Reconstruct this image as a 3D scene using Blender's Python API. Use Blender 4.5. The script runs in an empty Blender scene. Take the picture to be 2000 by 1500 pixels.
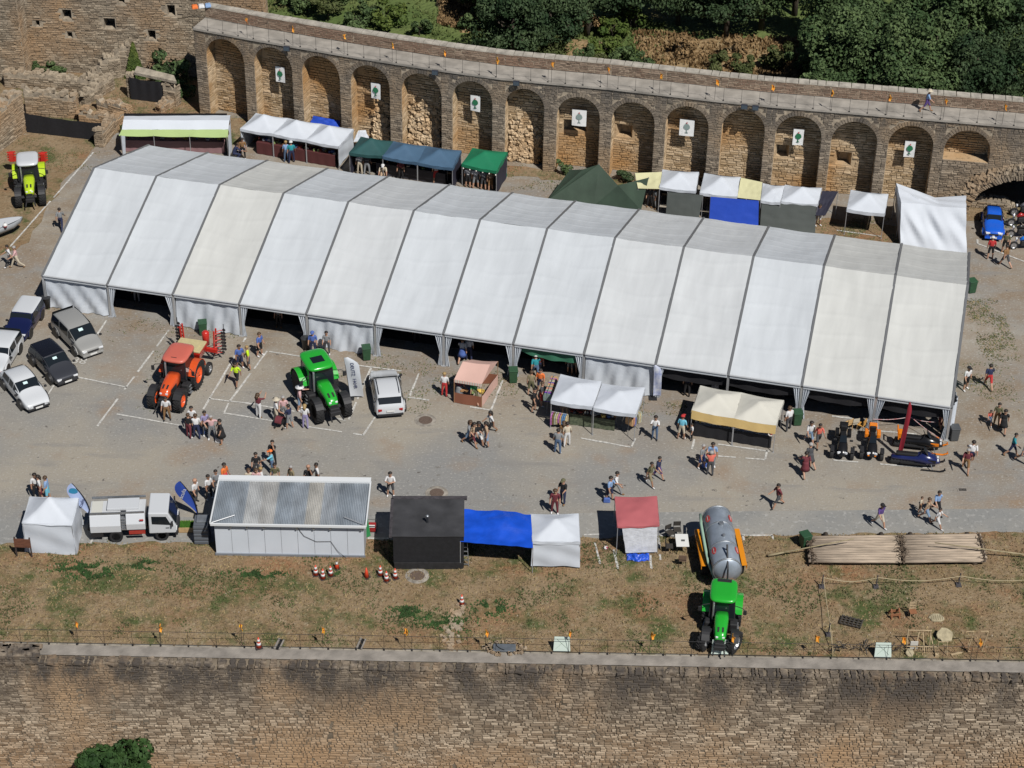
import bpy, bmesh, math, random
from mathutils import Vector, Matrix, noise
R = math.radians
S = bpy.context.scene
C = S.collection
rnd = random.Random(7)

# ---------------------------------------------------------------- camera, sky, sun, exposure
CAM_H, CAM_F, CAM_P, CAM_ROLL = 73.86, 4055.0, R(34.64), R(1.05)
cd = bpy.data.cameras.new('camera'); cam = bpy.data.objects.new('camera', cd); C.objects.link(cam)
cd.sensor_width = 36.0; cd.lens = 36.0 * CAM_F / 2000.0; cd.clip_start = 1.0; cd.clip_end = 3000.0
cam.location = (0, 0, CAM_H)
cam.rotation_euler = (Matrix.Rotation(R(90) - CAM_P, 3, 'X') @ Matrix.Rotation(CAM_ROLL, 3, 'Z')).to_euler()
S.camera = cam
SUN_EL = 52.0
sx, sy = 0.545, -0.838
w = bpy.data.worlds.new('World'); S.world = w; w.use_nodes = True
nt = w.node_tree; bg = nt.nodes['Background']; sk = nt.nodes.new('ShaderNodeTexSky')
sk.sky_type = 'NISHITA'; sk.sun_disc = False; sk.sun_elevation = R(SUN_EL)
sk.sun_rotation = math.atan2(sx, sy); sk.air_density = 0.7; sk.dust_density = 0.3; sk.altitude = 800
nt.links.new(sk.outputs[0], bg.inputs[0]); bg.inputs[1].default_value = 0.05
sd = bpy.data.lights.new('sun', 'SUN'); sd.energy = 5.0; sd.angle = R(0.53); sd.color = (1.0, 0.965, 0.915)
so = bpy.data.objects.new('sun', sd); C.objects.link(so); so.location = (60, -60, 120)
ce = math.cos(R(SUN_EL))
so.rotation_euler = Vector((-sx * ce, -sy * ce, -math.sin(R(SUN_EL)))).to_track_quat('-Z', 'Y').to_euler()
vs = S.view_settings; vs.view_transform = 'Standard'; vs.look = 'None'; vs.exposure = -0.15; vs.gamma = 1.0
S.render.engine = 'CYCLES'; S.cycles.max_bounces = 5; S.cycles.diffuse_bounces = 1; S.cycles.glossy_bounces = 2
S.cycles.transmission_bounces = 3; S.cycles.transparent_max_bounces = 6
S.cycles.use_denoising = True; S.cycles.denoiser = 'OPENIMAGEDENOISE'; S.cycles.denoising_input_passes = 'RGB_ALBEDO_NORMAL'

def G(px, py, z=0.0):
    """photograph pixel -> point of the place at height z"""
    X, Y = px - 1000.0, py - 750.0
    c, s = math.cos(CAM_ROLL), math.sin(CAM_ROLL)
    X, Y = c * X + s * Y, -s * X + c * Y
    cp, sp = math.cos(CAM_P), math.sin(CAM_P)
    ry, rz = CAM_F * cp - Y * sp, -CAM_F * sp - Y * cp
    t = (z - CAM_H) / rz
    return Vector((X * t, ry * t, z))

# ---------------------------------------------------------------- materials
MATS = {}
def M(name, col, rough=0.6, metal=0.0, var=0.0, scale=4.0, bump=0.0, bscale=None, attr=None, stretch=None, col2=None):
    """procedural material: base colour broken up by noise, optional relief"""
    if name in MATS: return MATS[name]
    m = bpy.data.materials.new(name); m.use_nodes = True; MATS[name] = m
    n = m.node_tree.nodes; l = m.node_tree.links; b = n['Principled BSDF']
    b.inputs['Base Color'].default_value = (*col, 1); b.inputs['Roughness'].default_value = rough
    b.inputs['Metallic'].default_value = metal
    m.diffuse_color = (*col, 1)
    tc = n.new('ShaderNodeTexCoord'); vec = tc.outputs['Object']
    if stretch:
        mp = n.new('ShaderNodeMapping'); mp.inputs['Scale'].default_value = stretch
        l.new(vec, mp.inputs['Vector']); vec = mp.outputs[0]
    if var or col2:
        ns = n.new('ShaderNodeTexNoise'); ns.inputs['Scale'].default_value = scale; ns.inputs['Detail'].default_value = 5
        l.new(vec, ns.inputs['Vector'])
        rp = n.new('ShaderNodeValToRGB'); rp.color_ramp.elements[0].position = 0.3; rp.color_ramp.elements[1].position = 0.7
        a = tuple(max(0, x * (1 - var)) for x in col); d = col2 if col2 else tuple(min(1, x * (1 + var)) for x in col)
        rp.color_ramp.elements[0].color = (*a, 1); rp.color_ramp.elements[1].color = (*d, 1)
        l.new(ns.outputs[0], rp.inputs[0]); l.new(rp.outputs[0], b.inputs['Base Color'])
    if bump:
        nb = n.new('ShaderNodeTexNoise'); nb.inputs['Scale'].default_value = bscale or scale * 3; nb.inputs['Detail'].default_value = 4
        l.new(vec, nb.inputs['Vector'])
        bp = n.new('ShaderNodeBump'); bp.inputs['Strength'].default_value = bump; bp.inputs['Distance'].default_value = 0.05
        l.new(nb.outputs[0], bp.inputs['Height']); l.new(bp.outputs[0], b.inputs['Normal'])
    return m
def mixcol(n, l, fac, a, b):
    x = n.new('ShaderNodeMix'); x.data_type = 'RGBA'
    if hasattr(fac, 'links') or hasattr(fac, 'is_linked'): l.new(fac, x.inputs[0])
    else: x.inputs[0].default_value = fac
    for s_, i in ((a, 6), (b, 7)):
        if isinstance(s_, tuple): x.inputs[i].default_value = (*s_, 1)
        else: l.new(s_, x.inputs[i])
    return x.outputs[2]
def nz(n, l, vec, scale, lo, hi, detail=5, rough=0.55):
    t = n.new('ShaderNodeTexNoise'); t.inputs['Scale'].default_value = scale; t.inputs['Detail'].default_value = detail
    t.inputs['Roughness'].default_value = rough; l.new(vec, t.inputs['Vector'])
    r = n.new('ShaderNodeMapRange'); r.inputs[1].default_value = lo; r.inputs[2].default_value = hi; r.clamp = True
    l.new(t.outputs[0], r.inputs[0]); return r.outputs[0]
def world_mat(name, fn, rough=0.9, bump=0.3, bscale=8.0, bdist=0.05):
    """material laid out in the place's own coordinates"""
    m = bpy.data.materials.new(name); m.use_nodes = True; MATS[name] = m
    n = m.node_tree.nodes; l = m.node_tree.links; b = n['Principled BSDF']; b.inputs['Roughness'].default_value = rough
    b.inputs['Specular IOR Level'].default_value = 0.2
    g = n.new('ShaderNodeNewGeometry'); vec = g.outputs['Position']
    l.new(fn(n, l, vec), b.inputs['Base Color'])
    if bump:
        t = n.new('ShaderNodeTexNoise'); t.inputs['Scale'].default_value = bscale; t.inputs['Detail'].default_value = 6
        l.new(vec, t.inputs['Vector'])
        bp = n.new('ShaderNodeBump'); bp.inputs['Strength'].default_value = bump; bp.inputs['Distance'].default_value = bdist
        l.new(t.outputs[0], bp.inputs['Height']); l.new(bp.outputs[0], b.inputs['Normal'])
    return m
def offs(n, l, vec, o, sc=(1, 1, 1)):
    mp = n.new('ShaderNodeMapping'); mp.inputs['Location'].default_value = o; mp.inputs['Scale'].default_value = sc
    l.new(vec, mp.inputs['Vector']); return mp.outputs[0]
def yard_col(n, l, v):
    base = mixcol(n, l, nz(n, l, v, 0.09, .40, .60), (.235, .232, .222), (.315, .285, .235))
    base = mixcol(n, l, nz(n, l, offs(n, l, v, (40, 7, 0)), 0.22, .55, .72), base, (.275, .205, .145))
    base = mixcol(n, l, nz(n, l, offs(n, l, v, (9, 70, 0)), 1.4, .60, .75, 8, .7), base, (.13, .115, .095))
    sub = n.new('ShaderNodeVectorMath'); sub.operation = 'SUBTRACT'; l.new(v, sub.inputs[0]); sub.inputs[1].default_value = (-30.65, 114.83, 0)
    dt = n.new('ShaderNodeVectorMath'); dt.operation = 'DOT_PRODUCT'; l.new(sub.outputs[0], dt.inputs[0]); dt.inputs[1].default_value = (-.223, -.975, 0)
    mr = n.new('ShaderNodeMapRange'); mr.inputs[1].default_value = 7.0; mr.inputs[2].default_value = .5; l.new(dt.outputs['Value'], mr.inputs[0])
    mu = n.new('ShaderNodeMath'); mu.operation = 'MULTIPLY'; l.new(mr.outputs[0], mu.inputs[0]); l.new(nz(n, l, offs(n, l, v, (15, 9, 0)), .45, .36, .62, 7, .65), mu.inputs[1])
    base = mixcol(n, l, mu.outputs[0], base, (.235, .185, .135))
    sp = nz(n, l, offs(n, l, v, (3, 3, 0), (1, 1.6, 1)), 5.5, .57, .74, 3)
    base = mixcol(n, l, sp, base, (.40, .385, .35))
    base = mixcol(n, l, nz(n, l, offs(n, l, v, (7, 3, 0), (.25, 1.1, 1)), .9, .55, .75, 6, .6), base, (.225, .215, .20))
    base = mixcol(n, l, nz(n, l, offs(n, l, v, (70, 33, 0)), 2.3, .68, .72, 3), base, (.12, .11, .10))
    return mixcol(n, l, nz(n, l, v, 13.0, .60, .8, 2), base, (.16, .15, .14))
def grass_col(n, l, v):
    dry = mixcol(n, l, nz(n, l, v, 0.5, .35, .65), (.215, .148, .083), (.265, .195, .12))
    dry = mixcol(n, l, nz(n, l, offs(n, l, v, (31, 5, 0), (.6, 1, 1)), 0.28, .52, .68), dry, (.25, .135, .07))
    dry = mixcol(n, l, nz(n, l, offs(n, l, v, (11, 55, 0)), 0.35, .50, .62, 7, .7), dry, (.075, .095, .032))
    dry = mixcol(n, l, nz(n, l, v, 4.0, .55, .75, 6, .7), dry, (.35, .30, .20))
    return mixcol(n, l, nz(n, l, offs(n, l, v, (2, 8, 1)), 3.2, .535, .66, 7, .8), dry, (.075, .06, .035))
def hill_col(n, l, v):
    a = mixcol(n, l, nz(n, l, v, 0.13, .42, .58), (.085, .125, .036), (.125, .16, .052))
    a = mixcol(n, l, nz(n, l, offs(n, l, v, (23, 11, 0)), 0.10, .60, .70), a, (.20, .15, .07))
    return mixcol(n, l, nz(n, l, offs(n, l, v, (2, 8, 1), (1, .5, 1)), 1.6, .52, .75, 6, .7), a, (.035, .05, .015))
def lane_col(n, l, v):
    a = mixcol(n, l, nz(n, l, v, 0.3, .4, .6), (.235, .235, .225), (.285, .275, .25))
    a = mixcol(n, l, nz(n, l, v, 3.5, .55, .7, 6), a, (.36, .355, .335))
    return mixcol(n, l, nz(n, l, offs(n, l, v, (4, 4, 0)), 7.0, .6, .72, 4), a, (.15, .15, .145))
YARD = world_mat('yard_gravel', yard_col, .92, .5, 9)
GRASS = world_mat('dry_grass', grass_col, .95, .8, 7, .09)
HILL = world_mat('hill_turf', hill_col, .95, .9, 3, .25)
LANE = world_mat('lane_asphalt', lane_col, .85, .35, 12, .03)
STONE_HEX = 1
def stone_mat(name, lo, hi, stain, warm, z0, z1, stain_amt=.8, low_warm=None):
    """stones coloured one by one (colour attribute), weathered by the wall's own height and by patches"""
    m = bpy.data.materials.new(name); m.use_nodes = True; MATS[name] = m
    n = m.node_tree.nodes; l = m.node_tree.links; b = n['Principled BSDF']; b.inputs['Roughness'].default_value = .9
    b.inputs['Specular IOR Level'].default_value = .15
    at = n.new('ShaderNodeAttribute'); at.attribute_name = 'tone'
    g = n.new('ShaderNodeNewGeometry'); v = g.outputs['Position']
    c = mixcol(n, l, at.outputs['Fac'], lo, hi)
    c = mixcol(n, l, nz(n, l, v, .16, .45, .62), c, warm)
    sep = n.new('ShaderNodeSeparateXYZ'); l.new(v, sep.inputs[0])
    mr = n.new('ShaderNodeMapRange'); mr.inputs[1].default_value = z0; mr.inputs[2].default_value = z1; l.new(sep.outputs[2], mr.inputs[0])
    if low_warm:
        mw = n.new('ShaderNodeMapRange'); mw.inputs[1].default_value = -3.0; mw.inputs[2].default_value = -7.5; l.new(sep.outputs[2], mw.inputs[0])
        mq = n.new('ShaderNodeMath'); mq.operation = 'MULTIPLY'; l.new(mw.outputs[0], mq.inputs[0]); l.new(nz(n, l, offs(n, l, v, (8, 2, 6)), .35, .35, .6, 6, .6), mq.inputs[1]); m5 = n.new('ShaderNodeMath'); m5.operation = 'MULTIPLY'; l.new(mq.outputs[0], m5.inputs[0]); m5.inputs[1].default_value = .55
        c = mixcol(n, l, m5.outputs[0], c, low_warm)
    mu = n.new('ShaderNodeMath'); mu.operation = 'MULTIPLY'; l.new(mr.outputs[0], mu.inputs[0])
    l.new(nz(n, l, offs(n, l, v, (5, 1, 0), (1, 1, .45)), .5, .34, .58, 7, .7), mu.inputs[1])
    m2 = n.new('ShaderNodeMath'); m2.operation = 'MULTIPLY'; l.new(mu.outputs[0], m2.inputs[0]); m2.inputs[1].default_value = stain_amt
    c = mixcol(n, l, m2.outputs[0], c, stain)
    c = mixcol(n, l, nz(n, l, offs(n, l, v, (1, 2, 3)), 3.0, .55, .75, 6), c, tuple(x * .55 for x in lo))
    l.new(c, b.inputs['Base Color'])
    t = n.new('ShaderNodeTexNoise'); t.inputs['Scale'].default_value = 9; t.inputs['Detail'].default_value = 6; l.new(v, t.inputs['Vector'])
    bp = n.new('ShaderNodeBump'); bp.inputs['Strength'].default_value = .6; bp.inputs['Distance'].default_value = .05
    l.new(t.outputs[0], bp.inputs['Height']); l.new(bp.outputs[0], b.inputs['Normal'])
    return m
ST_FRONT = stone_mat('rampart_stone', (.16, .12, .083), (.48, .395, .295), (.085, .073, .063), (.35, .24, .145), -4.2, -.6, 1.15, (.36, .215, .11))
ST_ARC = stone_mat('arcade_stone', (.165, .135, .105), (.38, .315, .24), (.105, .095, .085), (.32, .23, .145), 3.0, 6.8, .95)
ST_NICHE = stone_mat('niche_stone', (.35, .25, .145), (.62, .48, .32), (.16, .13, .10), (.43, .25, .11), 5.0, 8.0, .5)
ST_RUIN = stone_mat('ruin_stone', (.20, .16, .115), (.42, .35, .26), (.15, .13, .11), (.36, .24, .14), 3.0, 10, .7)
MORTAR = M('lime_mortar', (.33, .275, .205), .95, var=.35, scale=2.5, bump=.6, bscale=12)
MORTAR_D = M('dark_joint', (.15, .12, .09), .95, var=.4, scale=2.0, bump=.6, bscale=12)
CONCRETE = M('wall_walk_concrete', (.255, .23, .20), .9, var=.28, scale=1.3, bump=.4, bscale=8)
WHITE_LINE = M('white_line_paint', (.47, .46, .43), .9, var=.35, scale=6)
DARK = M('black_plastic', (.012, .012, .013), .5)
STEEL = M('galvanised_steel', (.38, .40, .42), .4, .7, var=.2, scale=3)
IRON = M('dark_iron', (.03, .03, .032), .55, .4)
ALU = M('aluminium', (.55, .56, .57), .4, .6)

# ---------------------------------------------------------------- mesh helpers
class MB:
    def __init__(s): s.v, s.f, s.m, s.t = [], [], [], []
    def add(s, vs_, fs, mi=0, tone=None):
        o = len(s.v); s.v += [tuple(p) for p in vs_]
        s.f += [tuple(i + o for i in f) for f in fs]; s.m += [mi] * len(fs)
        s.t += [tone if tone is not None else .5] * len(vs_)
        return s
    def box(s, c, d, mi=0, rz=0.0, tap=1.0, tone=None, mat=None):
        hx, hy, hz = d[0] / 2, d[1] / 2, d[2] / 2
        p = [Vector((x * hx * (tap if z > 0 else 1), y * hy * (tap if z > 0 else 1), z * hz)) for z in (-1, 1) for x, y in ((-1, -1), (1, -1), (1, 1), (-1, 1))]
        if rz: p = [Matrix.Rotation(rz, 3, 'Z') @ q for q in p]
        if mat: p = [mat @ q for q in p]
        c = Vector(c)
        return s.add([q + c for q in p], [(3, 2, 1, 0), (4, 5, 6, 7), (0, 1, 5, 4), (1, 2, 6, 5), (2, 3, 7, 6), (3, 0, 4, 7)], mi, tone)
    def tube(s, pts, r, n=6, mi=0, cap=True):
        pts = [Vector(p) for p in pts]; rs = r if isinstance(r, (list, tuple)) else [r] * len(pts)
        rings = []
        for i, p in enumerate(pts):
            d = (pts[min(i + 1, len(pts) - 1)] - pts[max(i - 1, 0)])
            if d.length < 1e-6: d = Vector((0, 0, 1))
            d.normalize(); a = Vector((0, 0, 1)) if abs(d.z) < .9 else Vector((1, 0, 0))
            u = d.cross(a).normalized(); q = u.cross(d)
            rings.append([p + rs[i] * (math.cos(2 * math.pi * k / n) * u + math.sin(2 * math.pi * k / n) * q) for k in range(n)])
        return s.loft(rings, mi, cap)
    def loft(s, rings, mi=0, cap=True, closed=True):
        n = len(rings[0]); V = [p for r_ in rings for p in r_]; F = []
        for i in range(len(rings) - 1):
            for k in range(n if closed else n - 1):
                a, b = i * n + k, i * n + (k + 1) % n
                F.append((a, b, b + n, a + n))
        if cap and closed: F.append(tuple(range(n - 1, -1, -1))); F.append(tuple(range((len(rings) - 1) * n, len(rings) * n)))
        return s.add(V, F, mi)
    def lathe(s, prof, n=16, mi=0, axis='Z', c=(0, 0, 0)):
        c = Vector(c); rings = []
        for r_, h in prof:
            ring = []
            for k in range(n):
                a = 2 * math.pi * k / n; x, y = r_ * math.cos(a), r_ * math.sin(a)
                ring.append(c + Vector((x, y, h) if axis == 'Z' else ((y, h, x) if axis == 'Y' else (h, x, y))))
            rings.append(ring)
        return s.loft(rings, mi)
    def grid(s, fn, nu, nv, mi=0):
        V = [fn(i / nu, j / nv) for j in range(nv + 1) for i in range(nu + 1)]
        F = [(j * (nu + 1) + i, j * (nu + 1) + i + 1, (j + 1) * (nu + 1) + i + 1, (j + 1) * (nu + 1) + i) for j in range(nv) for i in range(nu)]
        return s.add(V, F, mi)
    def quad(s, a, b, c, d, mi=0): return s.add([a, b, c, d], [(0, 1, 2, 3)], mi)
    def mesh(s, name, mats, smooth=False, tone=False):
        me = bpy.data.meshes.new(name); me.from_pydata(s.v, [], s.f)
        for m in (mats if isinstance(mats, (list, tuple)) else [mats]): me.materials.append(m)
        if any(s.m): me.polygons.foreach_set('material_index', s.m)
        if smooth: me.polygons.foreach_set('use_smooth', [True] * len(s.f))
        if tone:
            a = me.attributes.new('tone', 'FLOAT', 'POINT'); a.data.foreach_set('value', s.t)
        me.update(); return me
    def build(s, name, mats, parent=None, smooth=False, loc=None, tone=False):
        o = bpy.data.objects.new(name, s.mesh(name, mats, smooth, tone)); C.objects.link(o)
        if parent: o.parent = parent
        if loc is not None: o.location = loc
        return o
def put(name, me, parent=None, loc=(0, 0, 0), rz=0.0):
    o = bpy.data.objects.new(name, me); C.objects.link(o); o.parent = parent; o.location = loc; o.rotation_euler = (0, 0, rz); return o
def tag(o, label, cat, group=None):
    o['label'] = label; o['category'] = cat
    if group: o['group'] = group
    return o
def thing(name, label, cat, loc=(0, 0, 0), rz=0.0, group=None):
    o = bpy.data.objects.new(name, None); C.objects.link(o); o.location = loc; o.rotation_euler = (0, 0, rz)
    o.empty_display_size = .3
    return tag(o, label, cat, group)
def struct(o): o['kind'] = 'structure'; return o
def stuff(o): o['kind'] = 'stuff'; return o
def copy_tree(o, parent=None):
    c = o.copy(); C.objects.link(c); c.parent = parent
    for ch in list(o.children): copy_tree(ch, c)
    return c
def solid(o, t=.02, off=0.0):
    m = o.modifiers.new('thick', 'SOLIDIFY'); m.thickness = t; m.offset = off
    e = o.modifiers.new('rim', 'EDGE_SPLIT'); e.split_angle = R(50); return o
def bev(o, wdt=.02, seg=2):
    m = o.modifiers.new('edge', 'BEVEL'); m.width = wdt; m.segments = seg; m.limit_method = 'ANGLE'; return o
def dirang(a, b): return math.atan2(b.y - a.y, b.x - a.x)

# ---------------------------------------------------------------- ground of the yard, grass strip, lane, markings
WALL_Y = 91.1 * .9           # inner edge of the front wall walk
def flat(name, pts, z, mat, parent=None):
    return MB().add([(p[0], p[1], z) for p in pts], [tuple(range(len(pts)))]).build(name, mat, parent)
def kerb_y(x): return 90.4 + (x + 24) * .049
yard = struct(flat('ground', [(-90, 81.9), (90, 81.9), (90, 138), (-90, 148)], 0.0, YARD))
xs = [-45 + i * 1.5 for i in range(61)]
gm = MB(); nv = 8
def grass_z(x, y):
    t = max(0, min(1, (kerb_y(x) - y) / 3.0)); return .006 + .16 * t * (.6 + .4 * noise.noise(Vector((x * .3, y * .3, 0))))
gm.grid(lambda u, v: (-45 + 90 * u, (81.93 + (kerb_y(-45 + 90 * u) + .35 * noise.noise(Vector((u * 60, 0, 0))) + .2 * noise.noise(Vector((u * 200, 0, 4))) - 81.93) * v), grass_z(-45 + 90 * u, 81.93 + (kerb_y(-45 + 90 * u) - 81.93) * v)), 240, 12)
struct(gm.build('grass_verge', GRASS, smooth=True))
LT0, LT1 = G(1140, 1002), G(2000, 993)
def lane_top(x): return LT0.y + (x - LT0.x) * (LT1.y - LT0.y) / (LT1.x - LT0.x)
lm = MB(); lm.grid(lambda u, v: (-45 + 90 * u, kerb_y(-45 + 90 * u) - .1 + (lane_top(-45 + 90 * u) - kerb_y(-45 + 90 * u) + .1) * v, .004), 60, 2)
struct(lm.build('lane', LANE))
# brown-green turf patch by the ruins and the worn lawn behind the marquee
PATCHES = [((-60, 130), (400, 140), (396, 226), (332, 240), (218, 262), (-60, 262)), ((0, 262), (215, 262), (120, 360), (60, 470), (0, 500)), ((985, 322), (1290, 360), (1290, 372), (1060, 350), (980, 342)), ((1590, 425), (1760, 445), (1760, 490), (1590, 470)),
           ((1885, 405), (2000, 400), (2000, 425), (1885, 432)), ((395, 224), (480, 235), (540, 245), (520, 280), (390, 285), (320, 265), (330, 225))]
for i, p in enumerate(PATCHES):
    pts = [G(*q) for q in p]; me = MB(); out = []
    for a, b in zip(pts, pts[1:] + pts[:1]):
        for k in range(6):
            q = a.lerp(b, k / 6); out.append((q.x + rnd.uniform(-.25, .25), q.y + rnd.uniform(-.25, .25)))
    struct(flat('turf', out, .005 + .003 * i, GRASS))
LINES = [((330, 645), (190, 833)), ((480, 660), (397, 800)), ((146, 736), (249, 757)), ((228, 809), (355, 832)), ((408, 779), (500, 790)), ((522, 686), (449, 784)), ((446, 788), (438, 806)),
 ((437, 807), (536, 823)), ((526, 687), (590, 697)), ((684, 712), (784, 725)), ((725, 718), (698, 780)), ((696, 786), (681, 820)), ((500, 791), (576, 804)), ((646, 815), (676, 822)), ((602, 834), (668, 844)),
 ((690, 847), (709, 851)), ((709, 851), (733, 814)), ((825, 713), (800, 774)), ((794, 776), (838, 782)), ((918, 795), (959, 802)), ((959, 802), (982, 743)), ((1134, 856), (1233, 874)), ((1233, 874), (1241, 857)),
 ((1351, 878), (1356, 858)), ((1402, 868), (1503, 882)), ((1399, 891), (1494, 898)), ((1494, 898), (1498, 880)), ((1627, 899), (1676, 903)), ((1719, 907), (1814, 914)), ((188, 292), (20, 482)), ((208, 626), (188, 656)),
 ((106, 752), (94, 770)), ((1909, 476), (2000, 511)), ((1909, 468), (1909, 476)), ((1634, 450), (1721, 462)), ((1162, 1060), (1172, 1104)), ((1196, 1062), (1207, 1114)), ((1286, 1050), (1290, 1096)), ((1270, 1086), (1272, 1114)),
 ((1451, 1046), (1469, 1122)), ((1140, 1045), (1176, 1044)), ((1290, 1047), (1316, 1047)), ((1440, 1046), (1509, 1046)), ((1508, 1046), (1512, 1068)), ((718, 1036), (765, 1033)), ((718, 1052), (760, 1052)), ((1625, 813), (1700, 822)), ((1716, 842), (1790, 848)), ((178, 1062), (181, 1052))]
for k, (a, b) in enumerate(LINES):
    A, B = G(*a), G(*b); d = (B - A); L = d.length; d.normalize(); nrm = Vector((-d.y, d.x, 0)); hw = .068
    n_ = max(2, int(L / .5)); me = MB(); rows = []
    for i in range(n_ + 1):
        p = A + d * (L * i / n_) + nrm * rnd.uniform(-.012, .012); q = hw * rnd.uniform(.7, 1.1)
        rows.append((p - nrm * q, p + nrm * q))
    on_grass = A.y < kerb_y(A.x) - .1 and B.y < kerb_y(B.x) + .2
    zf = (lambda p: grass_z(p.x, p.y) + .012) if on_grass else (lambda p: .026)
    V = [(p.x, p.y, zf(p)) for r_ in rows for p in r_]; F = []
    i = 0
    while i < n_:
        if rnd.random() > .05: F.append((2 * i, 2 * i + 2, 2 * i + 3, 2 * i + 1))
        i += 1
    struct(me.add(V, F).build('painted_line', WHITE_LINE))
def text_mesh(name, body, size, mat):
    t = bpy.data.curves.new(name, 'FONT'); t.body = body; t.size = size; t.align_x = 'CENTER'; t.align_y = 'CENTER'; o = bpy.data.objects.new(name, t); C.objects.link(o)
    me = bpy.data.meshes.new_from_object(o.evaluated_get(bpy.context.evaluated_depsgraph_get())); bpy.data.objects.remove(o); bpy.data.curves.remove(t); me.name = name; me.materials.clear(); me.materials.append(mat); return me
fo = bpy.data.objects.new('painted_number', text_mesh('painted_number', '38', .95, WHITE_LINE)); C.objects.link(fo); fo.location = G(155, 705, .024); fo.rotation_euler = (0, 0, R(-8)); struct(fo)
def manhole(px, py, label, r=.42):
    o = thing('manhole_cover', label, 'manhole', G(px, py)); g = grass_z(o.location.x, o.location.y) if o.location.y < kerb_y(o.location.x) else 0
    MB().lathe([(r * 1.6, g + .006), (r * 1.5, g + .018), (r, g + .02)], 28).build('collar', M('worn_collar', (.26, .235, .20), .95, var=.4, scale=3), o)
    MB().lathe([(r, g + .021), (r * .97, g + .034), (0.01, g + .034)], 28).build('lid', M('rusty_iron', (.12, .085, .065), .7, var=.3, scale=20, bump=.4), o)
manhole(831, 821, 'round iron manhole cover in the yard beside the white hatchback')
manhole(853, 963, 'round iron manhole cover in the yard behind the black stall')
manhole(815, 1127, 'round iron manhole cover in the grass by the traffic cones')
dg = thing('drain_grate', 'small rectangular iron drain grate in the gravel yard', 'drain', G(1880, 957))
MB().box((0, 0, .008), (.62, .34, .016)).build('frame', CONCRETE, dg)
for k in range(9): MB().box((-.2 + k * .05, 0, .02), (.03, .24, .014)).build('bar', IRON, dg)

# ================================================================ masonry
def PJ(p):
    """point of the place -> photograph pixel (used once, to lay out the arches)"""
    x, y, z = p[0], p[1], p[2] - CAM_H; cp, sp = math.cos(CAM_P), math.sin(CAM_P)
    d = y * cp - z * sp; X, Y = CAM_F * x / d, -CAM_F * (y * sp + z * cp) / d
    c, s = math.cos(CAM_ROLL), math.sin(CAM_ROLL)
    return 1000 + c * X - s * Y, 750 + s * X + c * Y
def wbuild(mb, name, mats, parent, smooth=False, tone=False):
    return mb.build(name, mats, parent, smooth, loc=-Vector(parent.location), tone=tone)
def stone_block(mb, O, U, N, u0, u1, z0, z1, d, tone, r, zt=None, batter=0.0):
    """one dressed stone standing d proud of the face; its front edge is drawn in and uneven"""
    j = min(.022, (u1 - u0) * .12, (z1 - z0) * .2)
    P = []
    for k, (u, z) in enumerate(((u0, z0), (u1, z0), (u1, z1), (u0, z1))):
        u += r.uniform(-j, j) * .6; z += r.uniform(-j, j) * .6
        b = O + U * u + Vector((0, 0, z)) - N * (.02 + batter * z)
        su = 1 if k in (0, 3) else -1; sz = 1 if k < 2 else -1
        f = O + U * (u + su * j) + Vector((0, 0, z + sz * j)) + N * (d * r.uniform(.75, 1.2) - batter * z)
        P.append((b, f))
    V = [p[0] for p in P] + [p[1] for p in P]
    return mb.add(V, [(4, 5, 6, 7), (0, 1, 5, 4), (1, 2, 6, 5), (2, 3, 7, 6), (3, 0, 4, 7)], 0, tone)
def lay(mb, O, U, N, u0, u1, z0, z1, seed, ch=(.11, .2), sl=(.22, .6), d=.04, hole=None, keep=None, n_keep=0, batter=0.0, gap=.018, tones=(0, 1), jag=0.0):
    """courses of stones over a face; the n_keep largest come back one by one"""
    r = random.Random(seed); z = z0; big = []
    while z < z1 - .03:
        h = min(r.uniform(*ch), z1 - z); u = u0 + r.uniform(-jag, jag); ue = u1 + r.uniform(-jag, jag)
        while u < ue - .04:
            ln = min(r.uniform(*sl) * (1.25 if r.random() < .1 else 1), ue - u)
            if ln < .08: break
            a, b = u + gap / 2, u + ln - gap / 2
            if not (hole and (hole(a, z) or hole(b, z) or hole((a + b) / 2, z + h) or hole(a, z + h) or hole(b, z + h))):
                big.append((ln * h, a, b, z + gap / 2, z + h - gap / 2, r.uniform(*tones) ** 1.3, d * r.uniform(.5, 1.3)))
            u += ln
        z += h
    if n_keep:
        order = sorted(big, key=lambda q: -q[0])
        for q in order[:n_keep]:
            m1 = MB(); stone_block(m1, O, U, N, *q[1:5], q[6] * 1.15, q[5], r, batter=batter); keep.append(m1)
        big = order[n_keep:]
    for q in big: stone_block(mb, O, U, N, *q[1:5], q[6], q[5], r, batter=batter)
    return mb

# ---------------------------------------------------------------- front rampart below the yard
rw = thing('rampart_wall', 'long rubble stone rampart with a concrete walk along its top', 'wall', (0, WALL_Y - .7, -9.5))
YO = WALL_Y - 1.42
core = MB(); BAT = .05
core.add([(-40, YO, -.02), (40, YO, -.02), (40, YO - BAT * 9.5, -9.6), (-40, YO - BAT * 9.5, -9.6), (-40, WALL_Y, -.02), (40, WALL_Y, -.02), (40, WALL_Y, -9.6), (-40, WALL_Y, -9.6)],
         [(0, 3, 2, 1), (4, 5, 6, 7), (0, 1, 5, 4), (0, 4, 7, 3), (1, 2, 6, 5)])
wbuild(core, 'core', M('rampart_mortar', (.17, .138, .10), .95, var=.5, scale=.8, bump=.6, bscale=10), rw)
keep = []; fm = MB()
r = random.Random(15); u0 = -31.0; segs = []
while u0 < 31: u1 = min(31, u0 + r.uniform(1.2, 4.5)); segs.append((u0, u1)); u0 = u1
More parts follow.
